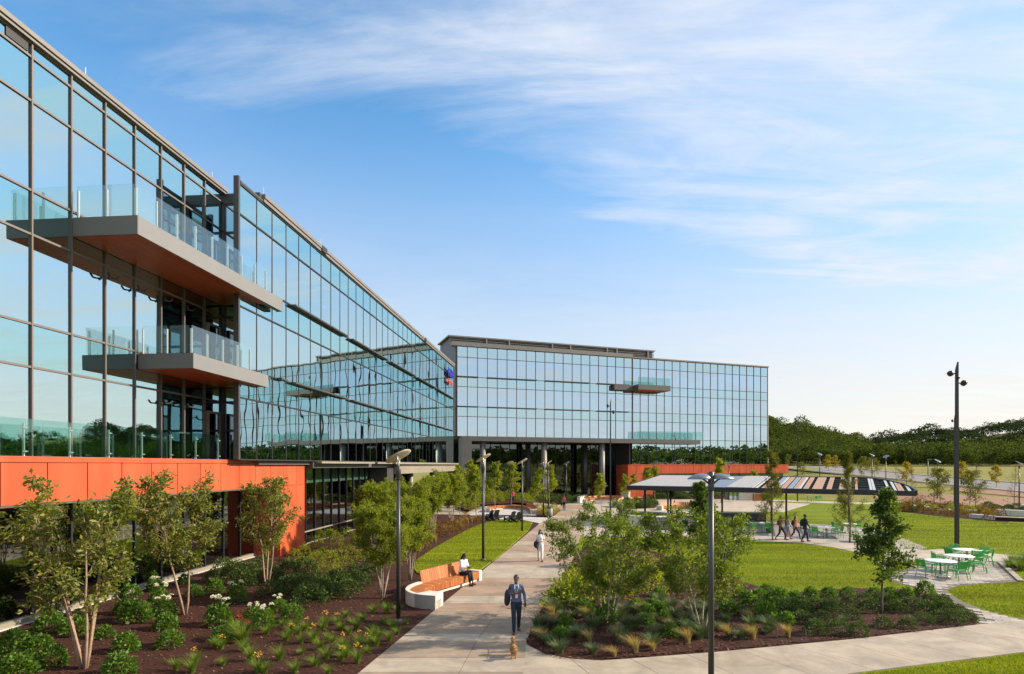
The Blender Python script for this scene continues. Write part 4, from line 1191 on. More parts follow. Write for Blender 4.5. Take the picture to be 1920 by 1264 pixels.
rd = make_tree('t', 1, 3.9, 1.1, 'leaf_red', 'bark_grey', 0.10, 2300, 71, first=0.15, r0=0.04, single=True, cone=lambda t: max(0.1, (1.05 - t)*1.1), up=0.5, twigs=6, branches=26, aspect=0.3)
plant_tree('red_tree', g(1318, 984), 0, rd, 'small tree with reddish autumn foliage before the pavilion roof', s=1.0)
# slim trees along the path and forecourt
sl_ = [make_tree('t', 1, 5.0, 1.15, 'leaf_birch', 'bark_tan', 0.15, 3000, 80 + i, first=0.34, r0=0.045, single=True, cone=ovate, up=0.45, twigs=6, branches=24, aspect=0.6) for i in range(3)]
slim = [((893, 976), 1.05, 0, 'slim young tree by the gravel court, left of the second disc lamp'),
        ((862, 964), 1.05, 1, 'slim young tree behind the gravel court, nearest to the portal leg'),
        ((928, 958), 1.05, 2, 'slim young tree behind the curved wooden bench, right of the second disc lamp'),
        ((958, 951), 1.1, 0, 'slim young tree shading the walker in red'),
        ((1008, 968), 0.98, 1, 'slim young tree beside the lamp at the litter bin'),
        ((1030, 953), 1.0, 2, 'slim young tree just right of the lamp at the litter bin'),
        ((880, 950), 1.1, 2, 'slim young tree before the lobby glass, farthest left')]
for i, ((px, py), s, k, lb) in enumerate(slim):
    plant_tree('young_tree', g(px, py), i*1.3, sl_[k], lb, 'tree', None, s)
mid = [((1128, 957), 0.85, 0, 'small leafy tree left of the tall pole before the lobby'), ((1172, 944), 0.8, 1, 'small tree right of the tall pole before the orange leg'),
       ((1188, 938), 0.75, 2, 'small tree against the orange leg of the back wing'), ((1212, 941), 1.0, 0, 'light green tree before the orange band, left one'),
       ((1228, 939), 1.02, 1, 'light green tree beside the orange band, right one of the pair'), ((1352, 944), 1.15, 2, 'light tree rising behind the white pavilion roof'),
       ((1415, 941), 0.9, 0, 'small dark tree before the right end of the orange band')]
for i, ((px, py), s, k, lb) in enumerate(mid):
    plant_tree('young_tree', g(px, py), i*0.9, sl_[k], lb, 'tree', None, s)
# autumn trees and saplings on the field at the right
yl = make_tree('t', 1, 4.6, 1.3, 'leaf_yellow', 'bark_grey', 0.19, 1500, 90, first=0.2, r0=0.045, single=True, cone=ovate, up=0.5, twigs=5, branches=20, aspect=0.7)
gr = make_tree('t', 1, 5.2, 1.9, 'leaf_cypress', 'bark_grey', 0.17, 2600, 91, first=0.22, r0=0.05, single=True, cone=ovate, up=0.4, twigs=6, branches=24, aspect=0.5)
bare = make_tree('t', 1, 5.4, 1.3, 'leaf_rust', 'bark_grey', 0.10, 420, 92, first=0.2, r0=0.045, single=True, cone=lambda t: max(0.1, 1.05 - t), up=0.5, twigs=4, branches=26, aspect=0.35)
far = [(1700, 912, 0.95, yl, 'yellow tree beyond the road, right of the pergola tip'), (1553, 884, 0.8, yl, 'yellow tree beside the road left of the far cypress'), (1566, 882, 0.75, yl, 'smaller yellow tree beside the road'),
       (1803, 912, 0.95, yl, 'orange-yellow tree just right of the tall near pole'), (1868, 914, 0.85, yl, 'yellow tree by the road at the far right'), (1763, 955, 1.0, gr, 'round green tree left of the tall near pole'),
       (1752, 945, 1.0, bare, 'thin rust-tinged tree behind the round green tree'), (1818, 958, 0.95, gr, 'green tree right of the tall near pole'), (1829, 961, 1.1, bare, 'bare reddish sapling right of the tall near pole'),
       (1901, 962, 1.1, bare, 'bare sapling beside the far right disc lamp'), (1711, 958, 1.0, bare, 'bare sapling at the right tip of the pergola'), (1681, 920, 1.0, bare, 'bare sapling behind the pergola'),
       (1620, 900, 0.9, gr, 'green roadside tree behind the pergola, left one'), (1640, 897, 0.8, gr, 'green roadside tree behind the pergola, right one'), (1502, 897, 0.7, gr, 'small tree by the road behind the tall thin pole'),
       (1450, 879, 0.8, gr, 'young tree at the corner of the back wing'), (1478, 875, 0.8, gr, 'young tree at the near end of the road')]
for i, (px, py, s, ms, lb) in enumerate(far):
    plant_tree('field_tree', gh(px, py), i*1.7, ms, lb, 'tree', None, s)

# ------------------------------------------------------------------ shrubs, grasses and flowers (meshes shared)
def shrub_mesh(n, leaf, leafm, seed, flat=0.8, aspect=0.7, amp=0.45):
    rng = np.random.default_rng(seed)
    D = rng.normal(size=(n, 3)); D /= np.linalg.norm(D, axis=1, keepdims=True); D[:, 2] = np.abs(D[:, 2])*1.0 - 0.12
    rad = blob_noise(D, rng, 10, amp)*rng.uniform(0.55, 1.0, n)**0.7
    C = D*rad[:, None]*0.5; C[:, 2] = C[:, 2]*flat*1.7 + 0.10
    V, F = leaf_arrays(C, leaf, D*0.9, aspect, 0.5, rng)
    return V, F
def blades_mesh(n, h, leafm, seed, droop=0.5, width=0.02, spread=0.12, wind=0.0, segs=3):
    rng = np.random.default_rng(seed); V = []; F = []; k = 0
    for i in range(n):
        a = rng.uniform(0, 6.28); r_ = rng.random()**0.6*spread*0.4
        p = np.array((math.cos(a)*r_, math.sin(a)*r_, 0.0)); L = h*rng.uniform(0.6, 1.1)
        out = np.array((math.cos(a)*droop*rng.uniform(0.3, 1.0) + wind*rng.uniform(-0.1, 1.15), math.sin(a)*droop*rng.uniform(0.3, 1.0), 0))
        sd = np.array((-math.sin(a), math.cos(a), 0))*width*rng.uniform(0.6, 1.2)
        for s in range(segs + 1):
            t = s/segs
            c = p + out*L*t*t + np.array((0, 0, L*(t - 0.32*t*t*(droop + abs(wind)))))
            w = sd*(1 - 0.75*t); V += [c - w, c + w]
            if s: F.append((k + 2*s - 2, k + 2*s - 1, k + 2*s + 1, k + 2*s))
        k += 2*(segs + 1)
    return np.array(V), np.array(F)
MESH = {}
def reg(key, mats, V, F, mi=None): MESH.setdefault(key, []).append(tri_mesh(key, mats, V, F, mi))
for s in range(4):
    reg('green', M['leaf_green'], *shrub_mesh(620, 0.125, 'leaf_green', 100 + s, 0.85, amp=0.3))
    reg('holly', M['leaf_holly'], *shrub_mesh(1000, 0.072, 'leaf_holly', 110 + s, 0.80, 0.65, amp=0.25))
    reg('loose', M['leaf_birch'], *shrub_mesh(320, 0.10, 'leaf_birch', 120 + s, 1.0, 0.5))
    reg('lav', M['leaf_lavender'], *blades_mesh(260, 0.62, '', 130 + s, 0.75, 0.013, 0.35))
    reg('tuft', M['blade_green'], *blades_mesh(220, 0.75, '', 140 + s, 0.80, 0.008, 0.30))
    reg('straw', M['blade_straw'], *blades_mesh(300, 1.0, '', 150 + s, 0.45, 0.006, 0.26, wind=0.55, segs=5))
    reg('rust', M['leaf_rust'], *shrub_mesh(300, 0.10, 'leaf_rust', 160 + s, 0.9, 0.5))
def flower_heads(n, r_, seed, zlo, zhi, spread, cnt=60, leaf=0.05):
    rng = np.random.default_rng(seed); Vs, Fs, off = [], [], 0
    for i in range(n):
        a = rng.uniform(0, 6.28); q = spread*math.sqrt(rng.random()); c = np.array((math.cos(a)*q, math.sin(a)*q, rng.uniform(zlo, zhi)))
        D = rng.normal(size=(cnt, 3)); D /= np.linalg.norm(D, axis=1, keepdims=True); D[:, 2] = np.abs(D[:, 2])
        V, F = leaf_arrays(c + D*r_*np.array((1, 1, 0.6)), leaf, D, 0.9, 0.0, rng); Vs.append(V); Fs.append(F + off); off += len(V)
    return np.concatenate(Vs), np.concatenate(Fs)
hyd_fl = [tri_mesh('flower', M['petal_white'], *flower_heads(5, 0.075, 170 + s, 0.78, 0.98, 0.32)) for s in range(3)]
yel_fl = [tri_mesh('flower', M['petal_yellow'], *flower_heads(9, 0.022, 180 + s, 0.62, 0.80, 0.20, 10, 0.035)) for s in range(3)]
red_fl = [tri_mesh('flower', M['petal_red'], *flower_heads(9, 0.022, 190 + s, 0.55, 0.95, 0.22, 8, 0.03)) for s in range(2)]
CNT = [0]
def plant(name, key, p, s, label, cat, group, flowers=None, zs=1.0, rz=None):
    CNT[0] += 1; i = CNT[0]
    ms = MESH[key][i % len(MESH[key])]
    if zs == 1.0: zs = RND.uniform(0.80, 1.20)
    rz = RND.uniform(0, 6.28) if rz is None else rz + RND.uniform(-0.4, 0.4)
    if flowers:
        t = thing(name, p, rz, label, cat, group); t.scale = (s, s, s*zs)
        link(bpy.data.objects.new('foliage', ms), t)
        link(bpy.data.objects.new('flower', flowers[i % len(flowers)]), t)
        return t
    o = bpy.data.objects.new(name, ms); o.location = p; o.scale = (s, s, s*zs); o.rotation_euler = (0, 0, rz)
    return tag(link(o), label, cat, group)
rr0 = random.Random(9)
# left bed: green shrubs (photo base positions)
for px, py, s in ((25, 1232, 1.05), (72, 1228, 0.95), (100, 1250, 0.95), (28, 1268, 1.0), (237, 1222, 1.0), (92, 1185, 1.0), (140, 1190, 0.8), (195, 1195, 0.85), (222, 1268, 1.0), (256, 1165, 1.1), (318, 1212, 1.0), (312, 1180, 0.95), (243, 1118, 0.9), (403, 1112, 0.85), (548, 1163, 0.8), (417, 1200, 0.9), (345, 1095, 0.8), (366, 1118, 0.8), (283, 1098, 0.8), (235, 1150, 0.9)):
    plant('green_shrub', 'green', on_bed(px, py), s*rr0.uniform(0.66, 0.92), 'rounded bright green shrub in the left mulch bed', 'shrub', 'green shrubs in the left bed')
for px, py, s in ((290, 1108, 0.85), (308, 1152, 0.95), (443, 1130, 0.95), (412, 1172, 1.0), (474, 1158, 0.85), (523, 1147, 0.85), (496, 1178, 0.8), (300, 1130, 0.85), (96, 1168, 0.8)):
    plant('hydrangea', 'green', on_bed(px, py), s*rr0.uniform(0.70, 0.88), 'green shrub with white flower heads in the left mulch bed', 'shrub', 'white flowering shrubs in the left bed', hyd_fl)
# dark low shrubs behind
rr = random.Random(3)
hol = [(465, 1078), (440, 1072), (420, 1078), (480, 1090), (510, 1118), (535, 1110), (560, 1092), (575, 1112), (600, 1120), (563, 1128), (580, 1135), (615, 1108), (640, 1104), (660, 1112), (625, 1122), (650, 1090), (678, 1098), (690, 1085), (600, 1098), (540, 1082), (575, 1078), (520, 1092), (495, 1072), (455, 1100), (430, 1092), (400, 1090), (555, 1112), (628, 1092), (668, 1078), (700, 1070)]
for px, py in hol:
    plant('holly_shrub', 'holly', on_bed(px, py), rr.uniform(0.85, 1.15), 'low dark evergreen shrub in the group behind the flowering shrubs', 'shrub', 'dark evergreen shrubs in the left bed')
for px, py in ((572, 1050), (590, 1040), (610, 1046), (556, 1058), (596, 1058), (622, 1062), (640, 1052), (585, 1064), (604, 1078), (628, 1078), (645, 1070), (612, 1030), (632, 1022), (648, 1034), (598, 1020), (662, 1048), (574, 1066), (620, 1008), (640, 1004), (655, 1014), (668, 1026), (680, 1052), (600, 1012)):
    plant('leafy_shrub', 'loose', on_bed(px, py), rr.uniform(0.7, 0.95), 'small loose light green shrub in the mulch beyond the orange leg', 'shrub', 'light shrubs beyond the orange leg')
# grass tufts and small perennials of the left bed
tuft = [(470, 1240), (497, 1262), (418, 1248), (458, 1222), (405, 1215), (525, 1238), (553, 1262), (590, 1250), (615, 1266), (500, 1190), (537, 1202), (560, 1190), (565, 1228), (600, 1218), (612, 1236), (530, 1176), (640, 1222), (605, 1182), (615, 1200), (625, 1206), (650, 1232), (700, 1200), (672, 1214), (706, 1212), (655, 1190), (668, 1180), (650, 1158), (680, 1165), (735, 1180), (720, 1170), (725, 1150), (745, 1190), (760, 1172), (745, 1150), (700, 1182), (690, 1225), (450, 1200), (640, 1182), (660, 1172), (590, 1200), (548, 1180), (565, 1208), (360, 1262), (700, 1150), (330, 1258), (712, 1195), (730, 1202)]
for px, py in tuft:
    plant('grass_tuft', 'tuft', on_bed(px, py), rr.uniform(0.38, 0.62), 'small bright green grass tuft on the left mulch', 'grass tuft', 'grass tufts in the left bed')
for px, py in ((483, 1262), (415, 1218), (573, 1182), (610, 1176), (587, 1205), (645, 1218), (640, 1240), (670, 1244), (673, 1206), (690, 1212), (632, 1172), (366, 1245), (545, 1192)):
    plant('yellow_perennial', 'tuft', on_bed(px, py), rr.uniform(0.45, 0.62), 'grassy perennial with small yellow flowers on the left mulch', 'flower', 'yellow perennials in the left bed', yel_fl)
for px, py in ((448, 1196), (456, 1206)):
    plant('red_perennial', 'tuft', on_bed(px, py), 0.9, 'thin perennial with tiny red flowers on the left mulch', 'flower', 'red perennials in the left bed', red_fl)
# right bed: lavender, straw grass, low shrubs
for px, py in ((1010, 1196), (1028, 1210), (1058, 1203), (1062, 1180), (1112, 1182), (1086, 1196), (1112, 1228), (1048, 1226), (1162, 1165), (1160, 1205), (1226, 1196), (1222, 1215), (1172, 1150), (1076, 1160), (1056, 1160), (1040, 1178), (1190, 1180), (1282, 1170), (1265, 1185), (1292, 1190), (1310, 1200), (1408, 1178), (1390, 1200), (1045, 1150), (1080, 1140), (1098, 1160), (1240, 1170), (1442, 1182), (1362, 1170), (1330, 1150)):
    plant('lavender', 'lav', g(px, py), rr.uniform(0.62, 0.95), 'grey green lavender cushion in the right bed', 'shrub', 'lavender in the right bed')
for px, py in ((1020, 1202), (1106, 1206), (1160, 1196), (1192, 1226), (1224, 1222), (1206, 1150), (1260, 1182), (1290, 1208), (1040, 1168), (1100, 1158), (1365, 1196), (1412, 1200), (1478, 1196), (1408, 1165), (1152, 1232), (1036, 1155)):
    plant('feather_grass', 'straw', g(px, py), rr.uniform(0.48, 0.72), 'golden feather grass clump bent to the left in the right bed', 'grass tuft', 'feather grass in the right bed', rz=math.pi)
box_ = [(1525, 1190), (1572, 1190), (1612, 1192), (1658, 1178), (1700, 1178), (1505, 1168), (1545, 1166), (1595, 1160), (1628, 1148), (1732, 1170), (1762, 1165), (1790, 1170), (1815, 1164), (1742, 1150), (1770, 1148), (1798, 1152), (1690, 1150), (1712, 1140), (1745, 1132), (1772, 1138), (1668, 1140), (1560, 1140), (1530, 1142), (1502, 1142), (1590, 1138), (1620, 1130)]
for px, py in box_:
    plant('box_shrub', 'holly', g(px, py), rr.uniform(0.56, 0.74), 'low rounded dark shrub in the right bed near the patio', 'shrub', 'rounded shrubs in the right bed')
for px, py in ((1368, 1150), (1455, 1148), (1436, 1165), (1475, 1172), (1402, 1135), (1425, 1128), (1350, 1128), (1385, 1120), (1462, 1130), (1490, 1128), (1440, 1120), (1520, 1124), (1555, 1120), (1590, 1118), (1640, 1120), (1670, 1120), (1700, 1122), (1735, 1118)):
    plant('leafy_shrub', 'green', g(px, py), rr.uniform(0.52, 0.72), 'small bright shrub at the lawn edge of the right bed', 'shrub', 'bright shrubs at the lawn edge')
for px, py in ((1080, 1120), (1100, 1110), (1062, 1128), (1050, 1138), (1095, 1130), (1120, 1120), (1140, 1105), (1075, 1100), (1160, 1118), (1185, 1110), (1090, 1088), (1120, 1090), (1210, 1105), (1235, 1112), (1255, 1098), (1150, 1085), (1185, 1080), (1215, 1075), (1280, 1090), (1110, 1065), (1150, 1060), (1190, 1052)):
    plant('leafy_shrub', 'loose', g(px, py), rr.uniform(1.2, 1.6), 'loose grey green shrub under the wide multi-stemmed trees', 'shrub', 'shrubs under the right trees', zs=0.8)
fr = random.Random(21)
def extra(n, poly_px, key, smin, smax, name, label, cat, group, rz=None):
    poly = [(p.x, p.y) for p in P(*poly_px)]; xs_ = [p[0] for p in poly]; ys_ = [p[1] for p in poly]; k = 0
    while k < n:
        x, y = fr.uniform(min(xs_), max(xs_)), fr.uniform(min(ys_), max(ys_))
        if in_poly(np.array([x]), np.array([y]), poly)[0]:
            plant(name, key, Vector((x, y, 0.01)), fr.uniform(smin, smax), label, cat, group, rz=rz); k += 1
zoneR = ((1000, 1190), (1030, 1140), (1060, 1100), (1240, 1120), (1330, 1150), (1340, 1195), (1180, 1205), (1060, 1215))
extra(34, zoneR, 'lav', 0.55, 0.95, 'lavender', 'grey green lavender cushion in the right bed', 'shrub', 'lavender in the right bed')
extra(18, zoneR, 'green', 0.45, 0.75, 'leafy_shrub', 'small bright shrub among the lavender of the right bed', 'shrub', 'bright shrubs among the lavender')
extra(16, ((1340, 1150), (1500, 1135), (1720, 1130), (1800, 1150), (1500, 1165), (1360, 1165)), 'holly', 0.5, 0.75, 'box_shrub', 'low rounded dark shrub in the right bed near the patio', 'shrub', 'rounded shrubs in the right bed')
extra(10, ((1340, 1180), (1500, 1168), (1640, 1170), (1500, 1190), (1360, 1205)), 'lav', 0.4, 0.6, 'lavender', 'grey green lavender cushion in the right bed', 'shrub', 'lavender in the right bed')
# beds of the middle distance
def bed(poly_px, name='planting_bed', z=0.011):
    poly = [(p.x, p.y) for p in P(*poly_px)]
    sheet(name, poly, z, 'mulch'); return poly
def fill(poly, key, n, smin, smax, label, group, name='bed_shrub', zf=0.0, seed=1):
    r_ = random.Random(seed); xs_ = [p[0] for p in poly]; ys_ = [p[1] for p in poly]; k = 0; tries = 0; pts = []
    while k < n and tries < 6000:
        tries += 1
        x, y = r_.uniform(min(xs_), max(xs_)), r_.uniform(min(ys_), max(ys_))
        if not in_poly(np.array([x]), np.array([y]), poly)[0]: continue
        if any((x-a)**2 + (y-b)**2 < (smin*0.55)**2 for a, b in pts): continue
        pts.append((x, y)); k += 1
        plant(name, key, Vector((x, y, zf if not callable(zf) else zf(x, y))), r_.uniform(smin, smax), label, 'shrub', group)
wedge = [(p.x, p.y) for p in P((905, 978), (840, 1012), (795, 1040), (770, 1040), (815, 1000), (860, 978))]
fill(wedge, 'rust', 34, 0.7, 1.0, 'rusty low plant beside the lawn wedge', 'rusty plants beside the lawn wedge', zf=bedz, seed=2)
fill(wedge, 'straw', 14, 0.6, 0.8, 'straw coloured grass beside the lawn wedge', 'straw grass beside the lawn wedge', 'straw_grass', zf=bedz, seed=3)
bA = bed(((880, 962), (905, 950), (965, 946), (1000, 950), (1000, 944), (960, 938), (900, 938), (868, 944), (858, 955)), z=0.30)
fill(bA, 'loose', 40, 1.2, 1.7, 'light green hedge plant behind the curved wooden bench', 'hedge behind the curved bench', 'hedge_plant', zf=0.25, seed=4)
bB = bed(((998, 968), (1004, 954), (1022, 951), (1052, 957), (1036, 971)), z=0.04)
fill(bB, 'straw', 14, 0.8, 1.0, 'yellow grass around the litter bin', 'yellow grass around the litter bin', 'straw_grass', seed=5)
fill(bB, 'loose', 10, 0.7, 0.9, 'low green plant around the litter bin', 'low plants around the litter bin', seed=6)
bC = bed(((1002, 936), (1010, 943), (1045, 947), (1075, 944), (1100, 941), (1090, 932), (1040, 929), (1005, 930)))
fill(bC, 'holly', 46, 1.2, 1.6, 'dark low shrub of the bed before the lobby columns', 'shrubs before the lobby', seed=7)
bD = bed(((1160, 952), (1172, 945), (1230, 940), (1235, 946), (1228, 953), (1180, 955)))
fill(bD, 'holly', 26, 1.0, 1.3, 'dark shrub of the raised bed behind the white planter wall', 'shrubs behind the white planter', seed=8)
bE = bed(((1690, 960), (1700, 945), (1760, 948), (1830, 958), (1900, 972), (1890, 980), (1800, 972)))
fill(bE, 'rust', 50, 1.0, 1.4, 'reddish brown hedge plant at the edge of the upper lawn', 'reddish hedge at the upper lawn', 'hedge_plant', seed=9)
fill(bE, 'loose', 22, 0.9, 1.2, 'green hedge plant at the edge of the upper lawn', 'green plants at the upper lawn', 'hedge_plant', seed=10)
bF = bed(((1875, 1054), (1886, 1050), (1960, 1052), (1960, 1072), (1895, 1071)))
fill(bF, 'tuft', 18, 0.7, 0.9, 'yellow green tuft in the small bed right of the patio tables', 'tufts in the small bed by the patio', 'grass_tuft', seed=11)
bG = bed(((1210, 937), (1360, 936), (1360, 931), (1210, 931)))
fill(bG, 'holly', 30, 1.1, 1.5, 'dark shrub before the orange base of the back wing', 'shrubs before the back wing', seed=12)
bH = bed(((1850, 952), (1960, 958), (1960, 964), (1850, 957)))
fill(bH, 'holly', 16, 0.9, 1.2, 'dark low shrub on the field right of the tall pole', 'low shrubs on the field', seed=13)

# ------------------------------------------------------------------ lawn blades (uncountable)
def grass(name, label, poly, dens, z, seed, h=0.06, w=0.012, excl=()):
    rng = np.random.default_rng(seed); xs_ = [p[0] for p in poly]; ys_ = [p[1] for p in poly]
    n = int(dens*(max(xs_)-min(xs_))*(max(ys_)-min(ys_)))
    x = rng.uniform(min(xs_), max(xs_), n); y = rng.uniform(min(ys_), max(ys_), n)
    ok = in_poly(x, y, poly)
    for e in excl: ok &= ~in_poly(x, y, e)
    x, y = x[ok], y[ok]; n = len(x)
    a = rng.uniform(0, 6.28, n); L = h*rng.uniform(0.5, 1.3, n); ww = w*rng.uniform(0.7, 1.4, n)
    tx = x + rng.normal(size=n)*h*0.5; ty = y + rng.normal(size=n)*h*0.5
    V = np.stack([np.stack([x - np.cos(a)*ww, y - np.sin(a)*ww, np.full(n, z)], 1), np.stack([x + np.cos(a)*ww, y + np.sin(a)*ww, np.full(n, z)], 1), np.stack([tx, ty, z + L], 1)], 1).reshape(-1, 3)
    k = np.arange(n)*3
    o = link(bpy.data.objects.new(name, tri_mesh(name, M['blade_lawn'], V, np.stack([k, k+1, k+2], 1))))
    return tag(o, label, kind='stuff')
lawnM = [(p.x, p.y) for p in P((1145, 1014), (1240, 1006), (1410, 1016), (1500, 1020), (1560, 1028), (1640, 1045), (1690, 1053), (1736, 1049), (1700, 1067), (1662, 1078), (1660, 1087), (1700, 1100), (1700, 1106), (1600, 1103), (1480, 1112), (1420, 1100), (1300, 1062), (1215, 1030))]
lawnU = [(p.x, p.y) for p in P((1700, 1030), (1735, 1030), (1765, 1028), (1830, 1034), (1920, 1041), (1960, 1045), (1960, 985), (1800, 974), (1690, 962), (1640, 990))]
lawnR = [(p.x, p.y) for p in P((1778, 1107), (1800, 1099), (1910, 1092), (1900, 1074), (1960, 1074), (1960, 1167), (1900, 1157), (1850, 1145), (1800, 1125))]
lawnB = [(8.7, 14.85), (11, 15.5), (14.1, 16.45), (17, 17.1), (17, 13), (8.7, 13)]
grass('grass', 'mown grass blades of the lawn wedge left of the main path', lawnL, 260, 0.085, 1, 0.06)
grass('grass', 'mown grass blades of the middle lawn between bed and footpath', lawnM, 230, 0.0, 2, 0.06)
grass('grass', 'mown grass blades of the upper lawn behind the patio', lawnU, 90, 0.0, 3, 0.06, 0.02)
grass('grass', 'mown grass blades of the lawn right of the paved neck', lawnR, 330, 0.0, 4, 0.07)
grass('grass', 'mown grass blades in the bottom right corner', lawnB, 900, 0.0, 5, 0.07, 0.009)
# ================================================================== LAMPS
def disc_lamp(h=5.25, r_=0.45):
    t = thing('disc_lamp', (0, 0, 0))
    MB().tube([(0, 0, 0.06), (0, 0, h - 0.55)], [0.075, 0.062], 14).build('pole', M['lamp_pole'], t, True)
    MB().lathe([(0.16, 0), (0.16, 0.03), (0.10, 0.05), (0.085, 0.10)], 18).build('base_plate', M['lamp_pole'], t, True)
    MB().lathe([(0.068, h - 0.56), (0.072, h - 0.5), (0.072, h - 0.46), (0.09, h - 0.44), (0.09, h - 0.12), (0.075, h - 0.10)], 18).build('collar', M['lamp_pole'], t, True)
    n = Vector((-0.47, 0.17, 0.87)).normalized(); q = Vector((0, 0, 1)).rotation_difference(n).to_matrix().to_4x4()
    Mx = Matrix.Translation((0, 0, h + 0.22)) @ q
    dsh = MB().lathe([(0.01, -0.018), (r_*0.5, -0.016), (r_*0.9, -0.010), (r_, 0.0), (r_, 0.005)], 40, Mx).build('dish', M['dish'], t, True)
    MB().lathe([(r_ + 0.008, 0.006), (r_ + 0.008, 0.018), (r_*0.8, 0.022), (0.02, 0.026)], 40, Mx).build('dish_cover', M['dish_back'], dsh, True)
    a1, a2 = Mx @ Vector((0, -0.17, -0.02)), Mx @ Vector((0, 0.17, -0.02))
    for a in (a1, a2):
        MB().tube([(a.x*0.2, a.y*0.3, h - 0.14), a], [0.022, 0.016], 8).build('fork_arm', M['steel'], t, True)
    return t
lamp0 = disc_lamp()
lamps = [((747, 1165), 0.0, 'disc lamp nearest the viewer, standing in the mulch left of the path'), ((906, 1050), 0.05, 'disc lamp on the lawn wedge, second along the path'), ((979, 998), 0.0, 'disc lamp at the far end of the lawn wedge, third along the path'),
         ((1019, 969), 0.1, 'disc lamp beside the litter bin'), ((1028, 956), 0.1, 'disc lamp just behind the one at the litter bin'), ((1062, 942), 0.8, 'disc lamp before the lobby, in the dark shrub bed'),
         ((957, 948), -0.9, 'disc lamp behind the slim trees left of the lobby'), ((1228, 937), 0.9, 'disc lamp before the left part of the orange band of the back wing'), ((1367, 936), 0.8, 'disc lamp before the middle of the orange band of the back wing')]
for i, ((px, py), rz, lb) in enumerate(lamps):
    o = lamp0 if i == 0 else copy_tree(lamp0)
    o.location = on_bed(px, py) if i == 0 else g(px, py, 0.1 if i == 1 else 0.0); o.rotation_euler = (0, 0, rz); tag(o, lb, 'street lamp', 'disc lamps')
for px, py, H, rz, lb in ((1537, 905, 862, 2.4, 'disc lamp behind the pergola, left one'), (1635, 912, 862, 2.6, 'disc lamp behind the pergola, middle one'), (1661, 918, 866, 0.8, 'disc lamp behind the pergola, right one'),
                      (1758, 935, 878, 2.5, 'disc lamp half hidden by the round green tree'), (1911, 950, 880, 2.7, 'disc lamp at the far right edge of the field')):
    o = copy_tree(lamp0); o.location = gh(px, py); o.rotation_euler = (0, 0, rz); tag(o, lb, 'street lamp', 'disc lamps')

# double lamp close to the viewer
dl = thing('double_lamp', (4.5, 13.5, 0), 0, 'slender lamp post with two winged shades, closest to the viewer', 'street lamp')
MB().tube([(0, 0, 0.05), (0, 0, 4.98)], [0.068, 0.055], 18).build('pole', M['lamp_pole'], dl, True)
MB().lathe([(0.16, 0), (0.16, 0.03), (0.09, 0.07)], 20).build('base_plate', M['lamp_pole'], dl, True)
MB().lathe([(0.062, 4.62), (0.066, 4.66), (0.066, 5.03), (0.03, 5.06)], 18).build('collar', M['lamp_pole'], dl, True)
for s in (-1, 1):
    V = []; F = []; nu, nv = 18, 12
    for i in range(nu + 1):
        t = i / nu; x = s*(0.07 + 0.47*t)
        wd = 0.20*math.sin(math.pi*min(1, 0.18 + 0.82*t))**0.7 + 0.02; hh = 0.125*math.sin(math.pi*(0.30 + 0.70*t))**0.8
        for j in range(nv + 1):
            a = math.pi*j/nv; V.append((x, -math.cos(a)*wd, 4.885 + hh*math.sin(a)))
        for j in range(nv + 1):
            a = math.pi*j/nv; V.append((x, -math.cos(a)*wd*0.97, 4.878 + hh*0.86*math.sin(a)))
    W = 2*(nv + 1)
    for i in range(nu):
        for j in range(nv):
            F.append((i*W + j, (i+1)*W + j, (i+1)*W + j + 1, i*W + j + 1)); F.append((i*W + nv+1 + j, i*W + nv+1 + j + 1, (i+1)*W + nv+1 + j + 1, (i+1)*W + nv+1 + j))
        F.append((i*W, i*W + nv + 1, (i+1)*W + nv + 1, (i+1)*W)); F.append((i*W + nv, (i+1)*W + nv, (i+1)*W + 2*nv + 1, i*W + 2*nv + 1))
    MB().add(V, F).build('lamp_shade', M['dish_back'], dl, True)
    MB().tube([(s*0.05, 0, 4.78), (s*0.16, 0, 4.87), (s*0.30, 0, 4.93)], [0.022, 0.02, 0.012], 8).build('bracket', M['lamp_pole'], dl, True)

# tall square poles with flood lights
def tall_pole(H, w=0.26):
    t = thing('light_pole', (0, 0, 0))
    m = MB(); b, c = w/2, w*0.36
    m.add([(-b,-b,0),(b,-b,0),(b,b,0),(-b,b,0),(-c,-c,H-0.5),(c,-c,H),(c,c,H),(-c,c,H-0.5)], [(0,3,2,1),(4,5,6,7),(0,1,5,4),(1,2,6,5),(2,3,7,6),(3,0,4,7)])
    m.build('pole', M['pole_tall'], t)
    MB().box(-w, w, -w, w, 0, 0.05).build('base_plate', M['pole_tall'], t)
    for s, z in ((-1, H - 0.75), (1, H - 1.35)):
        MB().tube([(s*0.08, 0, z), (s*0.30, 0, z)], 0.035, 8).build('bracket', M['pole_tall'], t, True)
        q = Matrix.Translation((s*0.42, -0.02, z)) @ Matrix.Rotation(R(s*35), 4, 'Y')
        MB().lathe([(0.08, 0.17), (0.16, 0.12), (0.18, 0.0), (0.13, -0.14), (0.05, -0.17)], 14, q).build('flood_light', M['black_metal'], t, True)
    MB().tube([(0, -0.15, H - 1.0), (0, -0.05, H - 1.0)], 0.11, 10).build('sensor', M['black_metal'], t, True)
    return t
tp = tall_pole(11.7, 0.19); tp.location = (28.0, 37.6, 0)
tag(tp, 'tall dark square light pole with two flood lights beside the patio tables', 'light pole', 'tall light poles')
for loc, lb, s in (((48.9, 66.0, 0), 'tall light pole farther back, half behind the near tall pole', 0.92), ((9.4, 57.0, 0), 'tall light pole in front of the back wing', 0.99), ((41.1, 86.0, 0), 'tall light pole at the right end of the back wing', 0.98)):
    o = copy_tree(tp); o.location = loc; o.scale = (s*0.65, s*0.65, s); tag(o, lb, 'light pole', 'tall light poles')
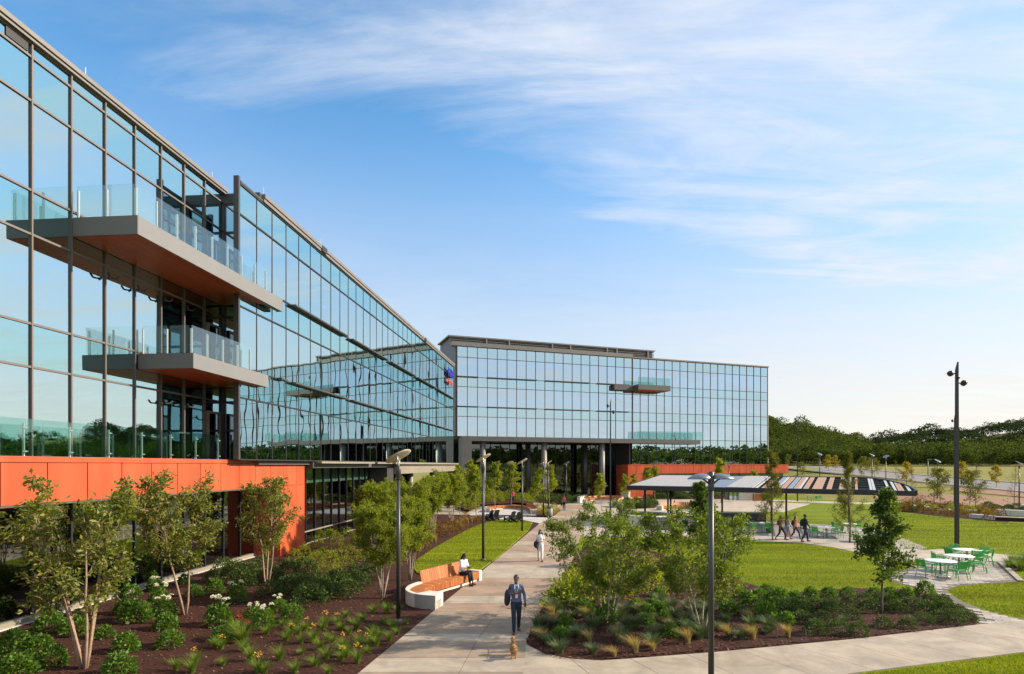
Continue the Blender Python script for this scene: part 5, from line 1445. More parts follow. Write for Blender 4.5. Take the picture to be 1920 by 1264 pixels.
for px, py, hpx in ((1740, 893, 31), (1812, 890, 16)):
    p = gh(px, py); H = hpx/FPX*p.y
    t = thing('road_lamp', p, 0, 'small grey road lamp beyond the road, %s of the tall near pole' % ('left' if px < 1790 else 'right'), 'street lamp')
    MB().tube([(0, 0, 0), (0, 0, H)], [0.10, 0.07], 8).build('pole', M['column_grey'], t, True)
    MB().box(-0.1, 0.7, -0.12, 0.12, H - 0.05, H + 0.12).build('lamp_head', M['column_grey'], t)

# ================================================================== PAVILION
PV0 = Vector((10.3, 52.9, 0)); PU = Vector((0.868, -0.496, 0)); PVv = Vector((0.496, 0.868, 0))
PAV = thing('pavilion', PV0, 0, 'open garden pavilion with speckled white roof running into a coloured slat pergola', 'pavilion')
PZ, PS, PL, PD = 3.28, 0.075, 21.2, 10.1
def pp3(u, v, w=0.0): return PU*u + PVv*v + Vector((0, 0, PZ + PS*v + w))
def pslab(name, mname, u0, u1, v0, v1, w0, w1):
    vs = [pp3(u0, v0, w0), pp3(u1, v0, w0), pp3(u1, v1, w0), pp3(u0, v1, w0), pp3(u0, v0, w1), pp3(u1, v0, w1), pp3(u1, v1, w1), pp3(u0, v1, w1)]
    return MB().add(vs, [(0,3,2,1),(4,5,6,7),(0,1,5,4),(1,2,6,5),(2,3,7,6),(3,0,4,7)]).build(name, M[mname], PAV)
mat('roof_speckle', (0.46, 0.46, 0.47), 0.85, 0, (0.22, 0.22, 0.24), 9.0, 1.0, 0.6, 12, detail=3)
mat('roof_panel', (0.22, 0.24, 0.30), 0.35, 0.3)
mat('slat_peach', (0.42, 0.25, 0.16), 0.6, 0, (0.36, 0.21, 0.135), 2); mat('slat_blue', (0.20, 0.25, 0.34), 0.6); mat('slat_white', (0.42, 0.44, 0.46), 0.6)
pslab('roof_sheet', 'roof_speckle', 0.05, 6.6, 0.05, PD, 0.02, 0.12)
pslab('roof_sheet', 'roof_panel', 6.62, 8.25, 0.05, PD, 0.02, 0.09)
pslab('roof_sheet', 'roof_speckle', 8.27, 10.3, 0.05, PD, 0.02, 0.12)
pslab('ceiling', 'black_metal', 0.05, 10.3, 0.05, PD, -0.10, 0.01)
pslab('fascia', 'black_metal', 0, PL - 1.2, -0.10, 0.04, -0.28, 0.10)
pslab('fascia', 'black_metal', 0, PL - 4.2, PD + 0.01, PD + 0.14, -0.20, 0.10)
pslab('fascia', 'black_metal', -0.11, -0.005, -0.10, PD + 0.14, -0.28, 0.11)
# rounded right end
m = MB(); arc = []
cu0, cv0 = PL - 4.2, PD*0.0
for k in range(15):
    a = math.pi/2*k/14; arc.append(pp3(PL - 4.2 + 4.2*math.sin(a), (PD + 0.07)*math.cos(a) + 0.0 if k < 14 else 0.0, -0.05))
for a, b in zip(arc[:-1], arc[1:]): m.bar(a, b, 0.14, 0.34)
m.build('fascia', M['black_metal'], PAV)
pslab('fascia', 'black_metal', PL - 1.19, PL, -0.10, 0.04, -0.28, 0.08)
for v in (1.7, 3.4, 5.1, 6.8, 8.5): pslab('purlin', 'black_metal', 10.35, PL - 4.2 + 4.2*math.sqrt(max(0, 1 - (v/PD)**2)) - 0.1, v - 0.06, v + 0.06, -0.18, 0.0)
def u_of(px):
    r_ = (px - 960)/FPX; return (r_*52.9 - 10.3)/(0.868 + 0.496*r_)
for px, c in ((1416, 'w'), (1428, 'p'), (1433, 'p'), (1447, 'b'), (1452, 'b'), (1457, 'w'), (1464, 'p'), (1469, 'p'), (1477, 'b'), (1482, 'b'), (1489, 'p'), (1493, 'p'), (1498, 'w'), (1507, 'p'), (1512, 'p'), (1524, 'p'), (1528.5, 'p'), (1533, 'p'), (1538, 'p'), (1551, 'p'), (1556, 'p'), (1575, 'p'), (1580, 'p'), (1585, 'w'), (1593, 'w'), (1606, 'p'), (1634, 'w'), (1640, 'w'), (1668, 'w'), (1680, 'w'), (1688, 'p'), (1694, 'p'), (1707, 'w')):
    u = u_of(px); vmax = PD if u < PL - 4.2 else PD*math.sqrt(max(0.02, 1 - ((u - (PL - 4.2))/4.2)**2))
    pslab('slat', {'w': 'slat_white', 'p': 'slat_peach', 'b': 'slat_blue'}[c], u - 0.085, u + 0.085, 0.06, vmax - 0.1, 0.005, 0.055)
for u, v in ((1.2, 1.0), (3.4, 1.3), (11.6, 1.0), (19.0, 0.9), (1.2, 8.6), (6.4, 8.6), (12.0, 8.6), (17, 8.2), (6.4, 1.0)):
    b = PU*u + PVv*v
    MB().tube([(b.x, b.y, 0), (b.x, b.y, PZ + PS*v - 0.1)], 0.09, 10).build('post', M['black_metal'], PAV, True)

# ================================================================== BENCHES
def offset_curve(C, d):
    out = []
    for i in range(len(C)):
        t = (C[min(i+1, len(C)-1)] - C[max(i-1, 0)]).normalized(); out.append(C[i] + Vector((-t.y, t.x))*d)
    return out
def resample(C, step):
    C = [Vector(c) for c in C]
    # Catmull-Rom then even spacing
    pts = []
    for i in range(len(C) - 1):
        p0, p1, p2, p3 = C[max(i-1, 0)], C[i], C[i+1], C[min(i+2, len(C)-1)]
        for k in range(20):
            t = k/20; pts.append(0.5*((2*p1) + (-p0+p2)*t + (2*p0-5*p1+4*p2-p3)*t*t + (-p0+3*p1-3*p2+p3)*t**3))
    pts.append(C[-1]); out = [pts[0]]; acc = 0
    for a, b in zip(pts[:-1], pts[1:]):
        L = (b - a).length
        while acc + L >= step:
            f = (step - acc)/L; a = a + (b - a)*f; out.append(a.copy()); L = (b - a).length; acc = 0
        acc += L
    return out
def curved_bench(name, C, label, depth=0.56, seat_from=0, back_from=None, back_to=None, side=1, z0=0.0, back_h=0.48):
    """C runs along the bench; left of travel * side is the outer (back) side"""
    t = thing(name, (C[0][0], C[0][1], z0), 0, label, 'bench')
    o0 = Vector((C[0][0], C[0][1])); C = [c - o0 for c in resample(C, 0.115)]
    inn, out = offset_curve(C, -side*depth/2), offset_curve(C, side*depth/2)
    inn2, out2 = offset_curve(C, -side*(depth/2 - 0.10)), offset_curve(C, side*(depth/2 - 0.02))
    rim_i = offset_curve(C, side*(depth/2 + 0.005)); rim_o = offset_curve(C, side*(depth/2 + 0.15))
    n = len(C)
    def band(A, B, z0, z1, i0, i1, nm, mn):
        return MB().prism([(p.x, p.y) for p in A[i0:i1]] + [(p.x, p.y) for p in B[i0:i1][::-1]], z0, z1).build(nm, M[mn], t)
    for i0 in range(0, n - 1, 6):          # cast in short lengths so that no outline turns concave
        i1 = min(i0 + 7, n); band(inn2, out2, 0, 0.335, i0, i1, 'base', 'concrete_white')
    bf = back_from if back_from is not None else n
    for i0 in range(0, min(bf, n - 1), 8):
        i1 = min(i0 + 9, bf + 1, n); band(rim_i, rim_o, 0, 0.52, i0, i1, 'rim', 'concrete_white')
    band(inn, rim_o, 0, 0.53, 0, min(seat_from + 1, n), 'end_block', 'concrete_white')
    band(inn, out, 0, 0.49, n - 3, n, 'end_block', 'concrete_white')
    for i in range(seat_from + 1, n - 3):
        f = 0.06
        a, b = inn[i].lerp(inn[i+1], f), inn[i].lerp(inn[i+1], 1-f); c_, d_ = out[i].lerp(out[i+1], 1-f), out[i].lerp(out[i+1], f)
        MB().prism([(a.x, a.y), (b.x, b.y), (c_.x, c_.y), (d_.x, d_.y)], 0.40, 0.455).build('seat_plank', M['wood_plank'], t)
        ai, bi = inn2[i].lerp(inn2[i+1], f), inn2[i].lerp(inn2[i+1], 1-f); e = 0.75
        MB().prism([(a.x, a.y), (b.x, b.y), (a.lerp(ai, .5).x + (b-a).x*1.0, a.lerp(ai, .5).y + (b-a).y), (a.lerp(ai, .5).x, a.lerp(ai, .5).y)], 0.17, 0.395).build('front_plank', M['wood_plank'], t)
    if back_from is not None:
        lean = 0.16*side
        for i in range(back_from, min(back_to or n - 4, n - 4)):
            f = 0.05; a, b = out[i].lerp(out[i+1], f), out[i].lerp(out[i+1], 1-f)
            tt = (out[i+1] - out[i]).normalized(); nn = Vector((-tt.y, tt.x))*side
            z1 = 0.46 + back_h; L = nn*0.14; th = nn*0.05
            vs = [(a.x, a.y, 0.40), (b.x, b.y, 0.40), (b.x+th.x, b.y+th.y, 0.40), (a.x+th.x, a.y+th.y, 0.40), (a.x+L.x, a.y+L.y, z1), (b.x+L.x, b.y+L.y, z1), (b.x+L.x+th.x, b.y+L.y+th.y, z1), (a.x+L.x+th.x, a.y+L.y+th.y, z1)]
            MB().add(vs, [(0,3,2,1),(4,5,6,7),(0,1,5,4),(1,2,6,5),(2,3,7,6),(3,0,4,7)]).build('back_plank', M['wood_plank'], t)
    return t
curved_bench('curved_bench', [(-2.62, 21.75), (-3.20, 21.98), (-3.58, 22.55), (-3.58, 23.30), (-3.22, 24.05), (-2.62, 25.05), (-2.05, 26.05), (-1.58, 26.95)], 'hook-shaped wooden bench on white concrete beside the main path, a woman seated on it', seat_from=6, back_from=23, side=1)
c2 = [g(1000, 966), g(990, 958), g(955, 955), g(925, 957), g(914, 962)]
curved_bench('curved_bench', [(p.x, p.y) for p in c2], 'curved wooden bench on white concrete behind the dark lounge chairs', seat_from=5, back_from=9, back_to=60, side=-1, z0=0.05, back_h=0.3)
c3 = [g(1237, 957), g(1260, 955), g(1285, 954), g(1306, 956)]
curved_bench('curved_bench', [(p.x, p.y) for p in c3], 'red-brown curved bench wall between pavilion posts', seat_from=3, back_from=5, side=1, back_h=0.35)
c4 = [g(1092, 942), g(1110, 939), g(1140, 937.5), g(1168, 938)]
curved_bench('curved_bench', [(p.x, p.y) for p in c4], 'long low wooden bench before the lobby, beside the tall pole', seat_from=4, back_from=7, side=1, back_h=0.2)
c5 = [g(1158, 946), g(1180, 944), g(1205, 942.5), g(1222, 942.5)]
curved_bench('curved_bench', [(p.x, p.y) for p in c5], 'low wooden bench before the orange leg of the back wing', seat_from=3, back_from=6, side=1, back_h=0.3)

# white planter ring and its inner grass
def ring(name, label, c, rx, ry, h, th, cat='planter'):
    t = thing(name, c, 0, label, cat)
    n = 28
    for k in range(n):
        a0, a1 = 2*math.pi*k/n, 2*math.pi*(k + 0.985)/n
        q = [(math.cos(a)*rx, math.sin(a)*ry) for a in (a0, a1)] + [(math.cos(a)*(rx - th), math.sin(a)*(ry - th)) for a in (a1, a0)]
        MB().prism(q, 0, h).build('wall_block', M['concrete_white'], t)
    MB().prism([(math.cos(2*math.pi*k/32)*(rx - th - .01), math.sin(2*math.pi*k/32)*(ry - th - .01)) for k in range(32)], 0, h - 0.08).build('grass_fill', M['lawn'], t)
    return t
pc = g(1208, 986)
ring('planter', 'round white concrete planter with grass inside, at the left pavilion post', (pc.x, pc.y, 0), 2.3, 2.6, 1.05, 0.35)
pc = g(1285, 980)
ring('planter', 'smaller white concrete planter with grass under the pavilion roof', (pc.x, pc.y, 0), 1.6, 1.3, 0.55, 0.3)
# counter with loop stools
ct = thing('counter', g(1240, 992), 0.32, 'white counter with dark loop stools before the pavilion', 'counter')
MB().box(-1.3, 1.3, -0.30, 0.30, 0.98, 1.05).build('counter_top', M['white_top'], ct)
MB().box(-1.25, 1.25, 0.05, 0.25, 0, 0.975).build('counter_wall', M['concrete_white'], ct)
MB().box(1.12, 1.28, -0.26, 0.26, 0, 0.975).build('counter_end', M['black_metal'], ct)
def stool():
    t = thing('loop_stool', (0, 0, 0))
    MB().tube([(-0.2, -0.15, 0), (-0.2, -0.15, 0.75), (-0.15, -0.2, 1.0), (0, -0.22, 1.06), (0.15, -0.2, 1.0), (0.2, -0.15, 0.75), (0.2, -0.15, 0)], 0.018, 6).build('back_loop', M['black_metal'], t, True)
    for s in (-1, 1): MB().tube([(s*0.2, 0.18, 0), (s*0.18, 0.15, 0.68)], 0.018, 6).build('leg', M['black_metal'], t, True)
    MB().box(-0.21, 0.21, -0.18, 0.2, 0.66, 0.70).build('seat', M['black_metal'], t)
    MB().bar((-0.2, -0.15, 0.28), (0.2, -0.15, 0.28), 0.02).build('foot_rest', M['black_metal'], t)
    return t
st0 = stool(); base = g(1240, 992)
for k in range(5):
    o = st0 if k == 0 else copy_tree(st0)
    o.location = (base.x - 1.05 + k*0.5*math.cos(0.32)*1.0, base.y - 0.62 + (-1.05 + k*0.5)*math.sin(0.32), 0); o.rotation_euler = (0, 0, 0.32)
    tag(o, 'dark loop stool pulled up to the white counter', 'stool', 'loop stools at the counter')

# ================================================================== TABLES AND CHAIRS
def round_table(r_=0.60):
    t = thing('round_table', (0, 0, 0))
    MB().lathe([(r_*0.96, 0.715), (r_, 0.722), (r_, 0.738), (r_*0.98, 0.745)], 40).build('table_top', M['white_top'], t, True)
    MB().tube([(0, 0, 0.06), (0, 0, 0.71)], 0.035, 12).build('post', M['table_green'], t, True)
    for k in range(4):
        a = math.pi/4 + k*math.pi/2; c_, s_ = math.cos(a), math.sin(a)
        MB().tube([(0, 0, 0.10), (c_*0.2, s_*0.2, 0.07), (c_*0.36, s_*0.36, 0.015)], [0.025, 0.022, 0.016], 8).build('foot', M['steel'], t, True)
        MB().tube([(c_*0.03, s_*0.03, 0.50), (c_*0.33, s_*0.33, 0.70)], 0.014, 6).build('brace', M['table_green'], t, True)
    return t
def garden_chair():
    """faces +y"""
    t = thing('garden_chair', (0, 0, 0)); gm = M['chair_green']
    s_ = MB()
    for k in range(6): s_.box(-0.22, 0.22, -0.21 + k*0.073, -0.21 + k*0.073 + 0.062, 0.435, 0.455)
    seat = MB().add([(-0.235, -0.225, 0.425), (0.235, -0.225, 0.425), (0.245, 0.235, 0.435), (-0.245, 0.235, 0.435), (-0.235, -0.225, 0.45), (0.235, -0.225, 0.45), (0.245, 0.235, 0.462), (-0.245, 0.235, 0.462)], [(0,3,2,1),(4,5,6,7),(0,1,5,4),(1,2,6,5),(2,3,7,6),(3,0,4,7)]).build('seat', gm, t)
    bf_ = MB().tube([(-0.235, -0.23, 0.45), (-0.25, -0.325, 0.85), (-0.20, -0.335, 0.875), (0.20, -0.335, 0.875), (0.25, -0.325, 0.85), (0.235, -0.23, 0.45)], 0.017, 8).build('back_frame', gm, t, True)
    for k in range(7):
        x = -0.195 + k*0.065
        MB().bar((x, -0.235, 0.50), (x*1.06, -0.315, 0.83), 0.050, 0.016, (0, 1, 0.2)).build('back_slat', gm, bf_)
    for s in (-1, 1):
        MB().tube([(s*0.25, 0.23, 0.46), (s*0.275, 0.25, 0.0)], [0.02, 0.014], 8).build('leg', gm, t, True)
        MB().tube([(s*0.235, -0.22, 0.46), (s*0.265, -0.30, 0.0)], [0.02, 0.014], 8).build('leg', gm, t, True)
        MB().tube([(s*0.247, -0.29, 0.70), (s*0.285, -0.05, 0.675), (s*0.285, 0.14, 0.665), (s*0.265, 0.21, 0.62), (s*0.252, 0.23, 0.46)], 0.016, 8).build('armrest', gm, t, True)
    return t
tb0, ch0 = round_table(), garden_chair()
_used = {'t': False, 'c': False}
def put_table(p, label, s=1.0, group='round white patio tables'):
    o = tb0 if not _used['t'] else copy_tree(tb0); _used['t'] = True
    o.location = p; o.scale = (s, s, 1); tag(o, label, 'table', group); return o
def put_chair(p, face, label, group='green garden chairs'):
    o = ch0 if not _used['c'] else copy_tree(ch0); _used['c'] = True
    o.location = p; o.rotation_euler = (0, 0, face); tag(o, label, 'chair', group); return o
def around(c, deg, dist=0.78): a = R(deg); return Vector((c.x + math.cos(a)*dist, c.y + math.sin(a)*dist, c.z)), a + math.pi/2
T1, T2, T3 = Vector((19.87, 27.7, 0.03)), Vector((21.85, 29.2, 0.03)), Vector((23.85, 31.3, 0.03))
put_table(T1, 'round white table in front of the three on the patio', 1.05)
put_table(T2, 'round white table in the middle of the three on the patio', 1.05)
put_table(T3, 'round white table farthest back of the three on the patio, by the tall pole', 1.05)
for T, ds in ((T1, (('left of the front patio table', 190), ('on the near side of the front patio table, back to the viewer', 285), ('right of the front patio table', 335), ('behind the front patio table', 60))),
              (T2, (('left of the middle patio table', 165), ('right of the middle patio table', 5), ('on the near right side of the middle patio table', 320))),
              (T3, (('left of the rear patio table', 185), ('behind the rear patio table by the pole', 85), ('right of the rear patio table', 10), ('on the near right side of the rear patio table', 325), ('on the near side of the rear patio table', 255)))):
    for lb, d in ds:
        p, f = around(T, d); put_chair(p, f, 'green garden chair ' + lb)
# second terrace beside the walkers
for px, py, ds, lb in ((1549, 1008, (150, 200, 350, 30), 'behind the walking man'), (1590, 1000, (170, 20), 'left of the feathery cypress'), (1627, 1016, (150, 320), 'behind the young broadleaf tree')):
    c = g(px, py); put_table(c, 'round white table on the terrace ' + lb, 1.0, 'white tables on the terrace')
    for k, d in enumerate(ds):
        p, f = around(c, d); put_chair(p, f, 'green garden chair on the terrace at the table ' + lb, 'green chairs on the terrace')
for k, (px, py) in enumerate(((1518, 941), (1527, 941.5), (1536, 941))):
    put_chair(g(px, py), R((250, 90, 120)[k]), 'small green chair far behind the pergola post, on the pale plaza', 'far green chairs')
# long table with screen and chairs
lt = thing('long_table', g(1394, 999), -0.02, 'long white table with a dark screen behind it and green chairs before it', 'table')
MB().box(-2.1, 2.1, -0.35, 0.35, 0.74, 0.79).build('table_top', M['white_top'], lt)
for x in (-2.0, 2.0): MB().box(x - 0.08, x + 0.08, -0.32, 0.32, 0, 0.738).build('leg', M['table_green'], lt)
for k in range(3):
    MB().box(-2.95 + k*1.7, -1.29 + k*1.7, 0.92, 0.97, 0.72, 1.42).build('screen_panel', M['interior_dark'], lt)
MB().box(-2.97, 2.17, 0.88, 1.0, 1.425, 1.50).build('screen_cap', M['column_grey'], lt)
for x in (-2.92, -0.4, 2.1): MB().box(x, x + 0.06, 0.92, 0.98, 0, 0.715).build('screen_post', M['black_metal'], lt)
for k in range(4):
    p = g(1394, 999); put_chair(Vector((p.x - 1.5 + k*1.0, p.y - 0.62, 0)), 0.0, 'green chair at the long white table with the dark screen', 'green chairs at the long table')

# ================================================================== LOUNGE CHAIRS, BIN, BLOCKS
def lounge():
    """slatted low chair, faces +y"""
    t = thing('lounge_chair', (0, 0, 0)); bm_ = M['black_plastic']
    for k in range(5):
        x = -0.24 + k*0.12; top = 1.02 - abs(k - 2)*0.03
        MB().bar((x, -0.22, 0.28), (x*1.12, -0.56, top), 0.112, 0.025, (0, 1, 0.3)).build('back_slat', bm_, t)
    for k in range(6): MB().bar((-0.29, -0.22 + k*0.105, 0.29 + k*0.018), (0.29, -0.22 + k*0.105, 0.29 + k*0.018), 0.095, 0.025).build('seat_slat', bm_, t)
    for s in (-1, 1):
        MB().box(s*0.36 - 0.07, s*0.36 + 0.07, -0.40, 0.36, 0.545, 0.57).build('armrest', bm_, t)
        MB().box(s*0.34 - 0.02, s*0.34 + 0.02, 0.24, 0.36, 0, 0.543).build('leg', bm_, t)
        MB().bar((s*0.31, 0.34, 0.36), (s*0.31, -0.60, 0.02), 0.04, 0.12).build('side_rail', bm_, t)
        MB().bar((s*0.34, -0.36, 0.54), (s*0.34, -0.30, 0.15), 0.04, 0.08).build('rear_post', bm_, t)
    return t
l0 = lounge()
for k, (px, py, f, lb) in enumerate(((914, 976, 1.0, 'dark slatted lounge chair farthest left on the gravel court'), (925, 975.5, 0.8, 'dark slatted lounge chair second from left on the gravel court'), (955, 979, 0.9, 'dark slatted lounge chair third from left, by the lawn'), (969, 979.5, 0.6, 'dark slatted lounge chair farthest right, beside the third disc lamp'))):
    o = l0 if k == 0 else copy_tree(l0); o.location = g(px, py, 0.06); o.rotation_euler = (0, 0, f); tag(o, lb, 'chair', 'dark lounge chairs')
bn = thing('litter_bin', g(1031, 969.5), 0, 'round grey concrete litter bin with black lid beside the path', 'litter bin')
MB().lathe([(0.27, 0), (0.27, 0.84), (0.25, 0.86)], 24).build('body', M['bin_concrete'], bn, True)
MB().lathe([(0.26, 0.862), (0.26, 0.90), (0.14, 1.02), (0.10, 1.03)], 24).build('lid', M['black_plastic'], bn, True)
for pa, pb, z0, z1, d, lb in (((1821, 971), (1864, 975), 0, 0.40, 0.5, 'low white concrete block bench at the edge of the upper lawn, left one'), ((1868, 966), (1925, 969), 0.05, 0.62, 0.6, 'white concrete block bench at the right edge, middle one'), ((1914, 960), (1960, 962), 0.1, 0.8, 0.6, 'white concrete block at the far right edge')):
    a, b = g(*pa), g(*pb)
    t = thing('block_bench', a, 0, lb, 'bench')
    n = 2
    for k in range(n):
        p0, p1 = (b - a)*(k/n), (b - a)*((k + 0.985)/n)
        MB().bar((p0.x, p0.y, (z0+z1)/2), (p1.x, p1.y, (z0+z1)/2), d, z1 - z0).build('block', M['concrete_white'], t)
tb_ = thing('garden_wall', g(1866, 976), 0, 'dark retaining wall with white coping beside the block benches', 'wall')
a, b = g(1866, 976), g(1960, 980)
MB().bar((0, 0, 0.15), ((b-a).x, (b-a).y, 0.15), 0.3, 0.34).build('wall_body', M['mulch'], tb_)
MB().bar((0, 0, 0.36), ((b-a).x, (b-a).y, 0.36), 0.36, 0.07).build('coping', M['concrete_white'], tb_)
# pale boulders under the hedge of the upper lawn
rs_ = random.Random(4)
for k, (px, py) in enumerate(((1706, 952), (1717, 953.5), (1734, 955), (1752, 957), (1774, 960), (1822, 962), (1700, 951))):
    m = MB(); m.lathe([(0.10, 0), (0.55, 0.05), (0.6, 0.2), (0.42, 0.36), (0.1, 0.42)], 9)
    m.v = [(x*(1 + 0.25*mnoise(Vector((x*3 + k, y*3, z*3)))) * 1.5, y*0.8, z) for x, y, z in m.v]
    o = m.build('boulder', M['concrete_white'], None, True, g(px, py)); tag(o, 'pale boulder at the foot of the reddish hedge', 'stone', 'pale boulders under the hedge')
# white garden walls around the plaza
for pa, pb, h, lb in (((1085, 944), (1098, 939), 0.8, 'short white garden wall left of the long low bench'), ((1166, 936), (1180, 937), 1.2, 'white garden wall before the orange leg'), ((1150, 949), (1165, 953), 0.7, 'short white wall right of the tall pole'), ((1385, 938), (1415, 938), 1.1, 'pale wall below the speckled pavilion roof'), ((1412, 939), (1436, 939), 1.0, 'rusty panel wall below the start of the pergola')):
    a, b = g(*pa), g(*pb); L = (b - a).length
    t = thing('garden_wall', a, math.atan2((b-a).y, (b-a).x), lb, 'wall')
    MB().box(0, L, -0.2, 0.2, 0, h).build('wall_body', M['concrete_white'] if 'rusty' not in lb else M['wood_plank'], t)
    MB().box(-0.03, L + 0.03, -0.24, 0.24, h + 0.002, h + 0.06).build('coping', M['slab_side'], t)
# glazed kiosk frame under the pavilion roof
kt = thing('kiosk', g(1382, 938), 0, 'dark framed glazed kiosk below the pavilion roof', 'kiosk')
for k in range(5): MB().box(-1.2 + k*0.6 - 0.06, -1.2 + k*0.6 + 0.06, -0.06, 0.06, 0, 2.5).build('frame_post', M['black_metal'], kt)
for k in range(4): MB().box(-1.13 + k*0.6, -0.67 + k*0.6, -0.01, 0.01, 0.1, 2.4).build('pane', M['glass_flat'], kt)
MB().box(-1.3, 1.3, -0.1, 1.5, 2.51, 2.7).build('roof', M['black_metal'], kt); MB().box(-1.26, 1.26, 1.4, 1.48, 0, 2.5).build('back_wall', M['interior_wall'], kt)
# ================================================================== PEOPLE AND THE DOG
def capsule(m, a, b, ra, rb=None, n=12, sq=1.0, ax=None):
    """rounded tapered limb"""
    a, b = Vector(a), Vector(b); rb = ra if rb is None else rb
    d = (b - a); L = d.length; d = d.normalized() if L > 1e-6 else Vector((0, 0, 1))
    pts, rad = [], []
    for k in range(4): t = math.pi/2*(1 - k/4); pts.append(a - d*ra*math.sin(t)); rad.append(max(ra*math.cos(t), ra*0.05))
    for k in range(4): f = k/3; pts.append(a.lerp(b, f)); rad.append(ra + (rb - ra)*f)
    for k in range(1, 5): t = math.pi/2*k/4; pts.append(b + d*rb*math.sin(t)); rad.append(max(rb*math.cos(t), rb*0.05))
    m.tube(pts, rad, n); return m
def ellip(m, c, rx, ry, rz, n=16, Mx=None):
    prof = [(max(0.03, math.sin(math.pi*k/12)), -math.cos(math.pi*k/12)) for k in range(13)]
    T = Matrix.Translation(c) @ (Mx or Matrix()) @ Matrix.Diagonal((rx, ry, rz, 1))
    return m.lathe(prof, n, T)
def fuse(name, m, voxel, mname, parent, it=3):
    me = m.mesh(name, None)
    o = bpy.data.objects.new(name, me); COL.objects.link(o)
    md = o.modifiers.new('r', 'REMESH'); md.mode = 'VOXEL'; md.voxel_size = voxel
    sm = o.modifiers.new('s', 'SMOOTH'); sm.iterations = it; sm.factor = 0.5
    dg = bpy.context.evaluated_depsgraph_get(); dg.update()
    nm = bpy.data.meshes.new_from_object(o.evaluated_get(dg))
    bpy.data.objects.remove(o, do_unlink=True)
    nm.materials.clear(); nm.materials.append(M[mname]); nm.shade_smooth(); nm.name = name
    r_ = bpy.data.objects.new(name, nm)
    return link(r_, parent)
def cmat(n, c, r_=0.8, c2=None, s=30): return mat(n, c, r_, 0, c2, s) if c2 else mat(n, c, r_)
cmat('skin_dark', (0.16, 0.075, 0.045), 0.55); cmat('skin_tan', (0.40, 0.21, 0.13), 0.55)
cmat('hair_black', (0.012, 0.010, 0.010), 0.45); cmat('hair_brown', (0.05, 0.025, 0.015), 0.5)
cmat('cloth_blue', (0.085, 0.10, 0.165), 0.85, (0.12, 0.14, 0.21), 60); cmat('denim', (0.013, 0.020, 0.042), 0.85, (0.018, 0.027, 0.055), 40); cmat('denim_light', (0.16, 0.22, 0.34), 0.85)
cmat('cloth_white', (0.76, 0.75, 0.76), 0.85, (0.70, 0.69, 0.71), 20); cmat('cloth_black', (0.014, 0.014, 0.018), 0.85); cmat('cloth_navy', (0.018, 0.022, 0.045), 0.85)
cmat('cloth_pink', (0.55, 0.10, 0.16), 0.85); cmat('cloth_red', (0.42, 0.05, 0.07), 0.85); cmat('cloth_rose', (0.36, 0.17, 0.14), 0.85); cmat('cloth_coral', (0.55, 0.15, 0.10), 0.85)
cmat('cloth_stripe', (0.55, 0.58, 0.62), 0.85, (0.30, 0.34, 0.40), 40); cmat('shoe_black', (0.012, 0.012, 0.013), 0.5); cmat('shoe_brown', (0.12, 0.05, 0.03), 0.6); cmat('lanyard', (0.55, 0.68, 0.80), 0.6)
cmat('eye_dark', (0.01, 0.008, 0.007), 0.3); cmat('fur_tan', (0.42, 0.25, 0.11), 0.9, (0.30, 0.16, 0.07), 25); cmat('leash', (0.16, 0.07, 0.03), 0.7)

def hand(m, w, d, side, curl=0.5, r_=0.0095):
    """palm and five fingers; d points from wrist to fingers"""
    w, d = Vector(w), Vector(d).normalized()
    s = d.cross(Vector((0, 1, 0))); s = s.normalized() if s.length > 0.1 else Vector((1, 0, 0)); nrm = s.cross(d).normalized()
    k = w + d*0.085
    for q in (-0.028, -0.009, 0.009, 0.028): capsule(m, w + d*0.01 + s*q*0.7, k + s*q, 0.013, 0.012, 8)
    for q, L in ((-0.030, 0.062), (-0.010, 0.075), (0.010, 0.070), (0.029, 0.055)):
        a = k + s*q; b = a + (d*(1 - curl*0.5) + nrm*curl*0.7).normalized()*L*0.5; c = b + (d*(1 - curl*1.1) + nrm*curl*1.2).normalized()*L*0.5
        capsule(m, a, b, r_, r_*0.9, 8); capsule(m, b, c, r_*0.9, r_*0.75, 8)
    a = w + d*0.025 - s*side*0.026; b = a + (d*0.7 - s*side*0.6 + nrm*0.2).normalized()*0.035; c = b + (d*0.95 - s*side*0.1 + nrm*0.35).normalized()*0.03
    capsule(m, a, b, 0.012, 0.0105, 8); capsule(m, b, c, 0.0105, 0.009, 8)

